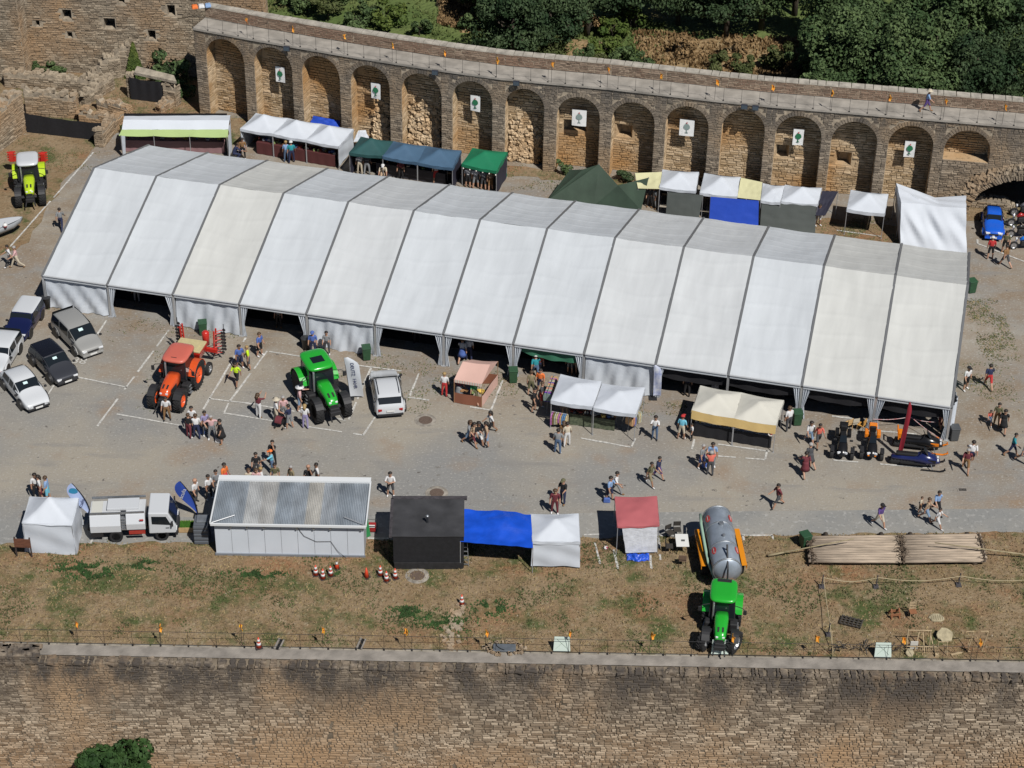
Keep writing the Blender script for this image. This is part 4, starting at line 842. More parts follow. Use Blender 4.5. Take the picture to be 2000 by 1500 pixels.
def goods(A, ang, L, dep, h, n, label, seed, kinds=(0, 1, 2)):
    r = random.Random(seed)
    for k in range(n):
        t = (k + .5) / n * L; j = r.choice(kinds); i = r.randrange(8); nm = ('jar', 'crate', 'basket')[j]
        p = A + Vector((math.cos(ang) * t - math.sin(ang) * r.uniform(.15, dep - .15), math.sin(ang) * t + math.cos(ang) * r.uniform(.15, dep - .15), h))
        o = put(nm, GM[j][i], None, p, r.uniform(0, 3)); s_ = r.uniform(.9, 1.5); o.scale = (s_, s_, s_)
        tag(o, 'small %s of wares %s' % (nm, label), nm, 'wares %s' % label)
# --- behind the marquee, ruin end
o = thing('long_stall', 'long white stall with a lime green awning beside the ruins', 'stall', G(340, 285)); b0 = o.location.copy()
zz = [(232, 265, 1.85), (445, 268, 1.85), (446, 253, 2.05), (238, 253, 2.05)]
def strip(px, mat, nm, wr=.02, n=24):
    c = [G(*p) - b0 for p in px]; fn = lambda u, v: lerp4(c, u, v) + Vector((0, 0, -.05 * abs(math.sin(u * 3 * math.pi)) * (1 - v) + wr * noise.noise(Vector((u * 8, v * 3, c[0].y)))))
    return solid(MB().grid(fn, n, 5).build(nm, mat, o, True), .01)
strip(zz, CLIME, 'lime_awning'); strip([(238, 253, 2.06), (446, 253, 2.06), (448, 235, 2.55), (241, 234, 2.55)], CW, 'roof_sheet', .03); strip([(241, 234, 2.55), (448, 235, 2.55), (450, 225, 2.4), (243, 227, 2.4)], CW, 'roof_sheet', .03)
for p in ((236, 264, 1.9), (443, 266, 1.9), (448, 228, 2.3), (245, 229, 2.3), (300, 264, 1.9), (370, 265, 1.9)):
    q = G(*p) - b0; MB().tube([(q.x, q.y, 0), q], .03, 6).build('post', POST, o)
q0, q1 = G(446, 266, 1.9) - b0, G(450, 228, 2.4) - b0
solid(MB().grid(lambda u, v: q0.lerp(q1, u) * 1 + Vector((.06 * math.sin(u * 12), -.5 * (1 - v) * (1 - u), -(q0.z + (q1.z - q0.z) * u) * (1 - v) + .03)), 12, 10).build('side_curtain', CW, o, True), .01)
q0 = G(234, 265, 1.85) - b0; solid(MB().grid(lambda u, v: q0 + Vector((.12 + .25 * u * (.6 + .4 * v) + .02 * math.sin(u * 20), -.02, -(1.82) * (1 - v))), 8, 8).build('gathered_curtain', CURT, o, True), .01)
BROWNC = cloth('cloth_brown', (.10, .045, .04)); MAUVE = cloth('cloth_mauve', (.26, .15, .16))
t_ = table('mauve-skirted counter of the long lime awning stall', (240, 296), (440, 300), .7, .95, MAUVE); goods(t_[1], t_[2], t_[3], .7, .95, 9, 'on the mauve counter', 1)
bs = MB().grid(lambda u, v: G(246, 262).lerp(G(446, 262), u) + Vector((0, 0, 1.75 * v)), 4, 2); o = tag(solid(bs.build('back_drape', BLACKCLOTH), .01), 'dark drape closing the back of the lime awning stall', 'drape')
FR3 = [(469, 251), (532, 261), (597, 273), (661, 286)]; BK3 = [(500, 221), (563, 231), (627, 242), (690, 252)]
for k in range(3): canopy('gazebo', ('white gazebo over the wine-red counter, beside the lime awning stall', 'white gazebo over the middle of the wine-red counter', 'white gazebo over the wine-red counter, beside the teal canopy')[k], (FR3[k], FR3[k + 1], BK3[k + 1], BK3[k]), 1.95, .75, CW, .2, {2: (CURT, .05, 0), **({1: (CURT, .3, 0)} if k == 2 else {}), **({3: (CURT, .05, 0)} if k == 0 else {})}, 'white gazebos over the wine-red counter')
t_ = table('long counter with a wine-red skirt under three white gazebos', (502, 300), (655, 327), .8, .95, cloth('cloth_wine', (.085, .022, .022))); goods(t_[1], t_[2], t_[3], .8, .95, 26, 'on the wine-red counter', 2)
canopy('gazebo', 'dark teal gazebo beside two slate blue ones', ((682, 298), (747, 304), (768, 276), (705, 267)), 2.0, .7, CT, .22, {2: (CT, .05, 0), 3: (NAVYC, .05, 0)})
canopy('gazebo', 'slate blue gazebo next to the dark teal one', ((747, 305), (815, 317), (832, 285), (768, 276)), 2.0, .6, CB, .22, {2: (CB, .05, 0)}, 'slate blue gazebos')
canopy('gazebo', 'slate blue gazebo next to the bright green one', ((815, 317), (884, 328), (901, 294), (832, 285)), 2.0, .6, CB, .22, {2: (CB, .05, 0), 1: (NAVYC, .05, 0)}, 'slate blue gazebos')
t_ = table('dark counter under the slate blue gazebos', (735, 340), (870, 362), .7, .95, M('dark_counter', (.03, .03, .04), .7)); goods(t_[1], t_[2], t_[3], .7, .95, 10, 'on the dark counter', 3)
canopy('gazebo', 'bright green gazebo with a string of bulbs at its front', ((902, 320), (970, 334), (991, 297), (923, 289)), 2.05, .62, CG, .22, {1: (NAVYC, .05, 0), 2: (CG, .05, 0)})
for k in range(6):
    q = G(905, 327, 1.78).lerp(G(968, 340, 1.78), k / 5); o = thing('light_bulb', 'small pale bulb hanging along the bright green gazebo front', 'bulb', q - Vector((0, 0, .08)), 0, 'bulbs on the green gazebo'); MB().lathe([(.001, -.06), (.05, -.02), (.05, .02), (.02, .07), (.001, .07)], 8).build('globe', M('bulb_white', (.85, .83, .75), .3), o, True); MB().tube([(0, 0, .06), (0, 0, .12)], .018, 5).build('cap', IRON, o)
sheet('tarpaulin', 'white crumpled sheet between white and teal gazebos', ((690, 277, .9), (722, 274, 1.0), (714, 254, 1.6), (700, 255, 1.6)), CW, -.2, wr=.12)
sheet('tarpaulin', 'blue plastic sheet on crates behind the white gazebos', ((606, 240, 1.0), (664, 250, 1.0), (664, 236, 1.3), (612, 226, 1.3)), CROYAL, -.15, wr=.1)
# green tarpaulin tent
gt = thing('tarpaulin_tent', 'large dark green tarpaulin tent with a high peak and a wing', 'tent', G(1170, 395)); b0 = gt.location.copy()
K = {'bl': (1068, 392, .55), 'bm': (1160, 402, .55), 'br': (1252, 411, 1.3), 'apex': (1170, 321, 3.0), 'tl': (1113, 332, 1.9), 'tip': (1267, 347, 2.1), 'sag': (1207, 362, 1.9), 'l2': (1139, 331, 2.45)}
K = {k: G(*v) - b0 for k, v in K.items()}
def tri(a, b, c, n=8):
    mb = MB(); V = []; F = []; idx = {}
    for i in range(n + 1):
        for j in range(n + 1 - i):
            w1, w2 = i / n, j / n; w0 = 1 - w1 - w2; idx[i, j] = len(V); V.append(a * w0 + b * w1 + c * w2 - Vector((0, 0, .5 * (w0 * w1 * w2) * 3)))
    for i in range(n):
        for j in range(n - i):
            F.append((idx[i, j], idx[i + 1, j], idx[i, j + 1]))
            if i + j < n - 1: F.append((idx[i + 1, j], idx[i + 1, j + 1], idx[i, j + 1]))
    return V, F
gm_ = MB()
for a, b, c in (('bl', 'bm', 'apex'), ('bl', 'apex', 'l2'), ('bl', 'l2', 'tl'), ('bm', 'br', 'sag'), ('bm', 'sag', 'apex'), ('br', 'tip', 'sag')): gm_.add(*tri(K[a], K[b], K[c]))
solid(gm_.build('tarpaulin', CDG, gt, True), .015)
for k in ('apex', 'tip', 'br', 'tl'): MB().tube([(K[k].x, K[k].y, 0), K[k] + Vector((0, 0, .05))], .03, 6).build('pole', POST, gt)
for k, d in (('tip', (1.2, .6, 0)), ('bl', (-.3, -.2, 0)), ('br', (.1, -.9, 0))): q = K[k]; MB().tube([q, (q.x + d[0], q.y + d[1], 0)], .008, 4).build('guy_rope', M('rope', (.6, .57, .5), .9), gt)
# arcade-side row
sheet('awning_sheet', 'pale yellow awning sheet beside the dark green tarpaulin', ((1246, 368, 1.9), (1288, 369, 1.9), (1293, 336, 2.1), (1240, 338, 2.1)), CLC, .08, 'awning', (0, 1, 2, 3))
canopy('gazebo', 'white gazebo beside the pale yellow awning sheet', ((1288, 365), (1359, 373), (1365, 336), (1294, 331)), 2.0, .62, CW, .2, {2: (NAVYC, .05, 0), 3: (NAVYC, .05, 0)}, 'white gazebos along the arcade')
canopy('gazebo', 'white gazebo above the royal blue stall back', ((1367, 376), (1440, 384), (1447, 346), (1376, 338)), 2.0, .62, CW, .2, {2: (NAVYC, .05, 0)}, 'white gazebos along the arcade')
sheet('awning_sheet', 'pale yellow awning sheet between two white gazebos', ((1440, 386, 1.95), (1485, 391, 1.95), (1489, 356, 2.1), (1447, 347, 2.1)), CLC, .05, 'awning', (1, 2))
canopy('gazebo', 'narrow white gazebo beside the pale yellow sheet', ((1486, 391), (1524, 395), (1532, 363), (1490, 358)), 2.0, .3, CW, .2, {2: (NAVYC, .05, 0)})
canopy('gazebo', 'white gazebo behind the wide grey stall back', ((1526, 393), (1597, 399), (1605, 367), (1533, 361)), 2.0, .62, CW, .2, {2: (NAVYC, .05, 0)})
for nm, lb, p, m_ in (('hanging_sheet', 'dark grey sheet hung in front of the white gazebo by the tarpaulin', ((1300, 424, .2), (1364, 432, .2), (1373, 381, 1.9), (1304, 375, 1.9)), CGREY), ('hanging_sheet', 'royal blue sheet hung as a stall back', ((1385, 434, .2), (1481, 443, .2), (1482, 392, 1.9), (1388, 384, 1.9)), CROYAL), ('hanging_sheet', 'wide dark grey sheet hung as a stall back', ((1484, 448, .1), (1592, 458, .1), (1594, 401, 1.9), (1488, 392, 1.9)), CGREY), ('hanging_sheet', 'dark navy awning sheet stretched beside the grey stall back', ((1592, 421, 1.3), (1612, 421, 1.3), (1637, 374, 1.9), (1606, 373, 1.9)), NAVYC)):
    sheet(nm, lb, p, m_, .06, 'sheet', (2, 3), wr=.05)
canopy('gazebo', 'lone white gazebo with a dark shade cloth, by the draped tent', ((1654, 408), (1728, 417), (1735, 379), (1662, 371)), 2.05, .66, CW, .24, {2: (NAVYC, .9, 0)})
dt = thing('draped_tent', 'tall white sheeted tent with sagging top, beside the blue vintage car', 'tent', G(1822, 480)); b0 = dt.location.copy()
tp = [(1760, 396, 2.75), (1800, 398, 2.65), (1836, 404, 2.6), (1887, 406, 2.7)]; bk = [(1751, 358, 3.0), (1792, 373, 2.75), (1826, 386, 2.3), (1887, 382, 2.75)]; bt = [(1758, 487, .1), (1800, 493, .1), (1840, 499, .1), (1888, 505, .1)]
def poly3(rows, nu, nv):
    rr = [[G(*p) - b0 for p in row] for row in rows]
    def at(row, u): t = u * (len(row) - 1); i = min(int(t), len(row) - 2); return row[i].lerp(row[i + 1], t - i)
    def fn(u, v):
        t = v * (len(rr) - 1); i = min(int(t), len(rr) - 2); p = at(rr[i], u).lerp(at(rr[i + 1], u), t - i); k = math.sin(math.pi * v) * .13; return p + Vector((0, -k * (math.sin((u + .6 * v) * 13) + .6 * math.sin((u + .4 * v) * 31)), k * .5 * math.sin((u + v) * 11)))
    return MB().grid(fn, nu, nv)
solid(poly3([bt, tp], 30, 14).build('front_sheet', CW, dt, True), .012); solid(poly3([tp, bk], 30, 8).build('top_sheet', CW, dt, True), .012)
solid(poly3([[(1758, 487, .1), (1748, 400, .1)], [(1760, 396, 2.75), (1751, 358, 3.0)]], 10, 8).build('side_sheet', CURT, dt, True), .012)
for p in tp[:1] + tp[-1:] + bk[:1] + bk[-1:]: q = G(*p) - b0; MB().tube([(q.x, q.y, 0), q], .03, 6).build('pole', POST, dt)
# --- in front of the marquee
pk = thing('pink_stall', 'small pink striped market stall with a gabled cloth roof', 'stall', G(924, 775)); b0 = pk.location.copy()
fl, fr, rl, rr_, br, bl = [G(*p) - b0 for p in ((887, 741, 1.75), (941, 750, 1.75), (904, 706, 2.35), (957, 712, 2.35), (964, 716, 1.9), (908, 708, 1.9))]
br = fr + (rr_ - fr) * 2; br.z = 1.75; bl = fl + (rl - fl) * 2; bl.z = 1.75
for a, b, c, d in ((fl, fr, rr_, rl), (bl, br, rr_, rl)):
    mb = MB().grid(lambda u, v: a.lerp(b, u).lerp(d.lerp(c, u), v) + Vector((0, 0, -.05 * math.sin(math.pi * u))), 14, 6); solid(mb.build('roof_cloth', CPINK, pk, True), .01)
mb = MB().grid(lambda u, v: fl.lerp(fr, u) + Vector((0, -.02, -.20 * (1 - v))), 22, 1); mb.m = [i % 2 for i in range(22)]; solid(mb.build('striped_valance', [CPINK, CC], pk), .008)
mb = MB().add([fr, br, rr_], [(0, 1, 2)]); solid(mb.build('gable_cloth', CPINK, pk), .01)
for p in (fl, fr, bl, br): MB().tube([(p.x, p.y, 0), p], .025, 6).build('post', M('stall_wood', (.28, .16, .08), .8), pk)
for a, b in ((fl, fr), (fr, br), (bl, br)):
    solid(MB().grid(lambda u, v: Vector((a.x, a.y, 0)).lerp(Vector((b.x, b.y, 0)), u) + Vector((.02 * math.sin(u * 9), .02 * math.cos(u * 9), .02 + .75 * v)), 8, 3).build('counter_cloth', CPINK if a is fr else cloth('cloth_rust', (.24, .09, .05)), pk, True), .01)
goods(b0 + Vector((fl.x, fl.y, 0)), dirang(fl, fr), (fr - fl).length, .7, .78, 7, 'on the pink stall', 5, (1, 2))
canopy('gazebo', 'white gazebo over the clothes rack and camouflage-skirted table', ((1076, 782), (1158, 794), (1175, 745), (1095, 731)), 2.05, .5, CW, .24, None)
canopy('gazebo', 'white gazebo beside the clothes stall, next to the tall white banner', ((1159, 796), (1242, 809), (1260, 757), (1176, 749)), 2.05, .5, CW, .24, None)
CAMO = M('camouflage_cloth', (.035, .05, .03), .85, var=0, scale=6, col2=(.14, .16, .10))
t_ = table('stall table with a leafy camouflage skirt', (1112, 829), (1200, 842), .8, .8, M('table_brown', (.16, .10, .06), .8, var=.4, scale=6), skirt_col=CAMO); goods(t_[1], t_[2], t_[3], .8, .8, 18, 'on the camouflage table', 6)
def rack(label, a, b, h, cols, seed):
    A, B = G(*a), G(*b); o = thing('clothes_rack', label, 'rack', A, dirang(A, B)); L = (B - A).length; r = random.Random(seed)
    MB().tube([(0, 0, 0), (0, 0, h), (L, 0, h), (L, 0, 0)], .018, 5).build('rail', POST, o)
    n = int(L / .11)
    for k in range(n):
        x = (k + .5) * L / n; ln = r.uniform(.6, .85); m_ = M('garment_%d' % r.randrange(10), (r.uniform(.03, .6), r.uniform(.03, .45), r.uniform(.03, .45)), .85, var=.2, scale=5)
        mb = MB().loft([[(x - .03, -.20, h - .12), (x + .03, -.20, h - .12), (x + .03, .20, h - .12), (x - .03, .20, h - .12)], [(x - .045, -.26, h - .3), (x + .045, -.26, h - .3), (x + .045, .26, h - .3), (x - .045, .26, h - .3)], [(x - .05, -.24, h - ln), (x + .05, -.24, h - ln), (x + .05, .24, h - ln), (x - .05, .24, h - ln)]])
        mb.build('garment', m_, o)
rack('rack of coloured clothes at the side of the white gazebo', (1068, 806), (1082, 770), 1.5, 0, 1); rack('low rack of shirts in front of the white gazebo', (1076, 832), (1108, 838), 1.1, 0, 2); rack('rack of striped scarves at the end of the white stall', (1226, 852), (1246, 838), 1.5, 0, 3)
canopy('gazebo', 'cream gazebo with a long yellow valance, beside the wheelie bin', ((1434, 817), (1516, 831), (1531, 782), (1449, 767)), 2.0, .55, CC, .18, {1: (CC, 1.7, 0)}, 'cream gazebos with yellow valances', valmat=CY, frontval=.62)
canopy('gazebo', 'cream gazebo with a long yellow valance and a dark side cloth', ((1351, 801), (1434, 817), (1449, 767), (1368, 753)), 2.0, .55, CC, .18, {3: (NAVYC, .1, .35)}, 'cream gazebos with yellow valances', valmat=CY, frontval=.62)
t_ = table('stall table with a black skirt under the cream gazebos', (1354, 851), (1505, 876), .9, .9, M('white_board', (.6, .56, .52), .7, var=.25, scale=5), skirt_col=BLACKCLOTH); goods(t_[1], t_[2], t_[3], .9, .92, 26, 'on the cream gazebo table', 8)
# --- bottom row along the lane
canopy('gazebo', 'closed white gazebo tent beside the sweeper truck', ((43, 1021), (141, 1026), (154, 971), (58, 970)), 2.1, .95, CW, .05, {0: (CW, .03, .06), 1: (CW, .03, .06), 2: (CW, .03, .06), 3: (CW, .03, .06)})
# portable cabin
ca = [G(*p) for p in ((423, 1084), (712, 1089))]; Lc = (ca[1] - ca[0]).length; cb = thing('portable_cabin', 'white panelled portable cabin with a corrugated metal roof', 'cabin', ca[0], dirang(*ca)); Dp = 3.35; ZF, ZB = 2.3, 2.45
PANEL = M('cabin_panel', (.58, .62, .67), .45, var=.04, scale=.7)
npan = 9
for k in range(npan):
    x0 = Lc * k / npan; wd = Lc / npan
    MB().box((x0 + wd / 2, .02, ZF / 2 + .02), (wd - .018, .04, ZF - .16)).build('wall_panel', PANEL, cb)
MB().box((Lc / 2, .06, ZF / 2), (Lc - .05, .05, ZF - .1)).build('wall_core', M('joint_dark', (.12, .13, .14), .7), cb)
for x in (.03, Lc - .03): MB().box((x, Dp / 2, ZF / 2), (.06, Dp - .04, ZF - .06)).build('end_wall', M('cabin_end', (.45, .47, .5), .5, var=.05), cb)
MB().box((Lc / 2, -.03, .09), (Lc + .1, .12, .18)).build('base_beam', M('base_grey', (.25, .27, .3), .5, .3), cb)
MB().box((Lc / 2, Dp - .03, ZB / 2), (Lc - .1, .06, ZB - .05)).build('back_wall', PANEL, cb)
for k in range(10):
    x0 = -.12 + (Lc + .24) * k / 10; wd = (Lc + .24) / 10; nr = 9
    col = [(.33, .37, .41), (.38, .42, .46), (.52, .53, .53), (.47, .47, .46), (.34, .38, .42), (.40, .44, .48), (.50, .49, .46), (.42, .45, .48), (.34, .38, .42), (.38, .42, .46)][k]
    def rf(u, v): return (x0 + wd * u, -.22 + (Dp + .5) * v, ZF + .06 + (ZB - ZF) * v + (.035 * (1 if int(u * nr * 2 + .5) % 2 else -1)))
    solid(MB().grid(rf, nr * 2, 4).build('roof_sheet', M('roof_zinc_%d' % k, col, .42, .35, var=.28, scale=1.2, stretch=(1, .4, 1)), cb), .006)
for a, b in (((-.16, -.26, ZF + .08), (Lc + .16, -.26, ZF + .08)), ((-.16, -.26, ZF + .08), (-.16, Dp + .36, ZB + .1)), ((Lc + .16, -.26, ZF + .08), (Lc + .16, Dp + .36, ZB + .1))): 
    a, b = Vector(a), Vector(b); c_ = (a + b) / 2; d = b - a; bev(MB().box(c_, (max(.08, abs(d.x)), max(.08, abs(d.y)), .16)).build('roof_edge', M('edge_white', (.66, .68, .69), .5), cb), .01)
MB().box((Lc / 2, Dp + .36, ZB + .12), (Lc + .36, .42, .12)).build('roof_gutter', M('edge_white', (.66, .68, .69), .5), cb)
for k in (1, 2, 3, 5, 6, 7, 9): MB().box((Lc * k / npan - (.1 if k == 9 else 0), -.1, ZF - .12), (.09, .16, .26)).build('bracket', STEEL, cb)
MB().tube([(Lc * 5 / 9, -.04, ZF - .2), (Lc * .6, -.05, ZF - .8), (Lc * .68, -.05, 1.12), (Lc * 7 / 9, -.05, 1.15), (Lc * .82, -.06, .5), (Lc * .88, -.15, .03)], .012, 5).build('cable', IRON, cb)
for x, s_ in ((.2, 1), (Lc - .2, -1)): MB().tube([(x - s_ * .3, -.2, ZF + .16), (x + s_ * .9, .45, ZF + .2)], .03, 5).build('roof_strut', ALU, cb)
# black kiosk
ka = [G(*p) for p in ((769, 1112), (906, 1112))]; Lk = (ka[1] - ka[0]).length; kb = thing('black_kiosk', 'black felt-covered kiosk with a chimney pipe on its roof', 'kiosk', ka[0], dirang(*ka)); Dk = 3.3; ZK = 2.3
MB().box((Lk / 2, .03, ZK / 2), (Lk, .06, ZK)).build('front_wall', M('felt_wall', (.010, .010, .012), .8, var=.3, bump=.2), kb); MB().box((Lk / 2, -.04, .26), (Lk * .98, .1, .5)).build('skirting', M('felt_skirt', (.018, .017, .018), .75, var=.3, bump=.3), kb)
for x in (.03, Lk - .03): MB().box((x, Dk / 2, ZK / 2), (.06, Dk - .14, ZK - .01)).build('side_wall', M('felt_wall', (.010, .010, .012), .8), kb)
MB().box((Lk / 2, Dk - .03, ZK / 2), (Lk, .06, ZK)).build('back_wall', M('felt_wall', (.010, .010, .012), .8), kb)
solid(MB().grid(lambda u, v: (-.08 + (Lk + .1) * u, -.04 + (Dk + .1) * v, ZK + .05 - .06 * math.sin(math.pi * v) + .02 * noise.noise(Vector((u * 4, v * 4, 0)))), 16, 12).build('roof_felt', CBLACK, kb, True), .03)
for x, y, sx_, sy_ in ((Lk / 2, Dk + .12, Lk + .35, .26), (-.14, Dk / 2, .16, Dk + .1)): MB().box((x, y, ZK + .03), (sx_, sy_, .12)).build('rolled_edge', M('felt_roll', (.05, .045, .05), .8, var=.4, bump=.5), kb)
MB().lathe([(.06, ZK), (.06, ZK + .42), (.09, ZK + .43), (.09, ZK + .5), (.001, ZK + .52)], 12, c=(Lk * .48, Dk * .38, 0)).build('chimney', STEEL, kb, True)
ld = thing('step_ladder', 'grey metal step ladder leaning at the black kiosk', 'ladder', G(910, 1108))
for x in (-.16, .16): MB().tube([(x, -.05, 0), (x - .1, .3, 1.5)], .022, 5).build('stile', STEEL, ld)
for k in range(5): t = .15 + k * .17; MB().box((-.1 * t, -.05 + .35 * t, 1.5 * t), (.32, .06, .03)).build('rung', STEEL, ld)
bt_ = thing('blue_tarpaulin', 'royal blue tarpaulin stretched between the kiosk and a white gazebo', 'tarpaulin', G(970, 1085)); b0 = bt_.location.copy()
cq = [G(*p) for p in ((899, 1058, 2.0), (1041, 1070, 1.9), (1037, 1005, 2.1), (902, 994, 2.3))]
solid(MB().grid(lambda u, v: lerp4(cq, u, v) - b0 + Vector((0, 0, .45 * max(0, 1 - math.hypot((u - .62) / .42, (v - .62) / .5)) - .16 * math.sin(math.pi * u) * (1 - v) * v * 2 + .05 * noise.noise(Vector((u * 7, v * 7, 1))) + .03 * math.sin(22 * (u + v * .8)) * max(0, .5 - u))), 30, 20).build('sheet', M('tarp_royal', (.008, .07, .50), .4, var=.15, scale=1.5, bump=.5, bscale=3), bt_, True), .01)
for p in cq: q = p - b0; MB().tube([(q.x, q.y, 0), q], .025, 6).build('pole', POST, bt_)
canopy('gazebo', 'white gazebo with a closed back wall, beside the blue tarpaulin', ((1040, 1057), (1133, 1058), (1130, 1003), (1036, 1004)), 2.0, .6, CW, .18, {0: (CW, .25, .05)})
canopy('gazebo', 'faded red gazebo with a silver sheet hanging from its back', ((1206, 1028), (1288, 1025), (1283, 969), (1201, 970)), 2.1, .12, CRED, .1, None)
sheet('silver_sheet', 'silver-white plastic sheet hanging behind the faded red gazebo', ((1222, 1080, .25), (1283, 1078, .25), (1284, 1027, 2.0), (1215, 1030, 2.0)), CSIL, .03, 'sheet', wr=.09)
hp = thing('tarpaulin_heap', 'crumpled blue tarpaulin heap on the grass below the silver sheet', 'tarpaulin', G(1246, 1092)); solid(MB().grid(lambda u, v: ((u - .5) * 1.25, (v - .5) * .62 + .06 * math.sin(u * 9), .12 + .16 * math.sin(math.pi * u) * math.sin(math.pi * v) + .09 * noise.noise(Vector((u * 7, v * 7, 5)))), 26, 16).build('sheet', M('tarp_royal', (.008, .07, .50)), hp), .01)

# ================================================================ vehicles
TYRE = M('tyre_rubber', (.015, .015, .016), .8); RIM = M('rim_alloy', (.45, .46, .47), .35, .7); GLASS = M('dark_glass', (.012, .016, .02), .08); CHROME = M('chrome', (.6, .6, .62), .2, .9); LAMP = M('lamp_clear', (.7, .72, .74), .15); LAMPR = M('lamp_red', (.35, .01, .012), .3); PLATE = M('plate_white', (.7, .7, .68), .5); TRIM = M('black_trim', (.02, .02, .022), .6); PAPER = M('paper', (.55, .72, .72), .8)
def paint(name, col, metal=.0, rough=.25): m = M(name, col, rough, metal); m.node_tree.nodes['Principled BSDF'].inputs['Coat Weight'].default_value = .5; return m
WHEELS = {}
def wheel(par, pos, r_, w_, rim=RIM, lug=0, rimr=.62, name='wheel', steer=0.0):
    """wheel thing-part: tyre with treads, rim; axis along local Y"""
    e = bpy.data.objects.new(name, None); C.objects.link(e); e.parent = par; e.location = pos; e.rotation_euler = (0, 0, steer)
    key = (r_, w_, lug, rim.name, rimr)
    if key not in WHEELS:
        t = MB(); h = w_ / 2
        t.lathe([(r_ * rimr, -h * .8), (r_ * .85, -h), (r_ * .96, -h * .9), (r_, -h * .6), (r_, h * .6), (r_ * .96, h * .9), (r_ * .85, h), (r_ * rimr, h * .8), (r_ * rimr, -h * .8)], 28, axis='Y')
        for k in range(lug):
            for s_ in (-1, 1):
                a = 2 * math.pi * (k + (.5 if s_ > 0 else 0)) / lug
                m3 = Matrix.Rotation(-a, 3, 'Y') @ Matrix.Rotation(s_ * .75, 3, 'Z')
                c_ = Matrix.Rotation(-a, 3, 'Y') @ Vector((r_ * 1.01, s_ * h * .48, 0)); mm = Matrix.Rotation(-a, 3, 'Y') @ Matrix.Rotation(s_ * .7, 3, 'X')
                t.box(c_, (r_ * .09, h * 1.15, r_ * .075), mat=mm)
        rm = MB().lathe([(.001, h * .42), (r_ * .16, h * .5), (r_ * .22, h * .30), (r_ * rimr * .85, h * .25), (r_ * rimr, h * .72), (r_ * rimr * .98, -h * .72), (r_ * rimr * .85, -h * .25), (r_ * .22, -h * .3), (r_ * .16, -h * .5), (.001, -h * .42)], 20, axis='Y')
        for k in range(5):
            a = 2 * math.pi * k / 5
            for s_ in (-1, 1): rm.box((math.cos(a) * r_ * rimr * .5, s_ * h * .42, math.sin(a) * r_ * rimr * .5), (r_ * rimr * .75, h * .14, r_ * .11), mat=Matrix.Rotation(-a, 3, 'Y'))
        WHEELS[key] = (t.mesh('tyre', TYRE), rm.mesh('rim', rim))
    put('tyre', WHEELS[key][0], e); put('rim', WHEELS[key][1], e)
    return e
def place(front, rear, halfw, side):
    """pose from where the two wheels of one flank touch the ground; side=+1 when that flank is the vehicle's left"""
    F, B = G(*front), G(*rear); a = dirang(B, F); m = (F + B) / 2; nrm = Vector((-math.sin(a), math.cos(a), 0)); return m - nrm * halfw * side, a
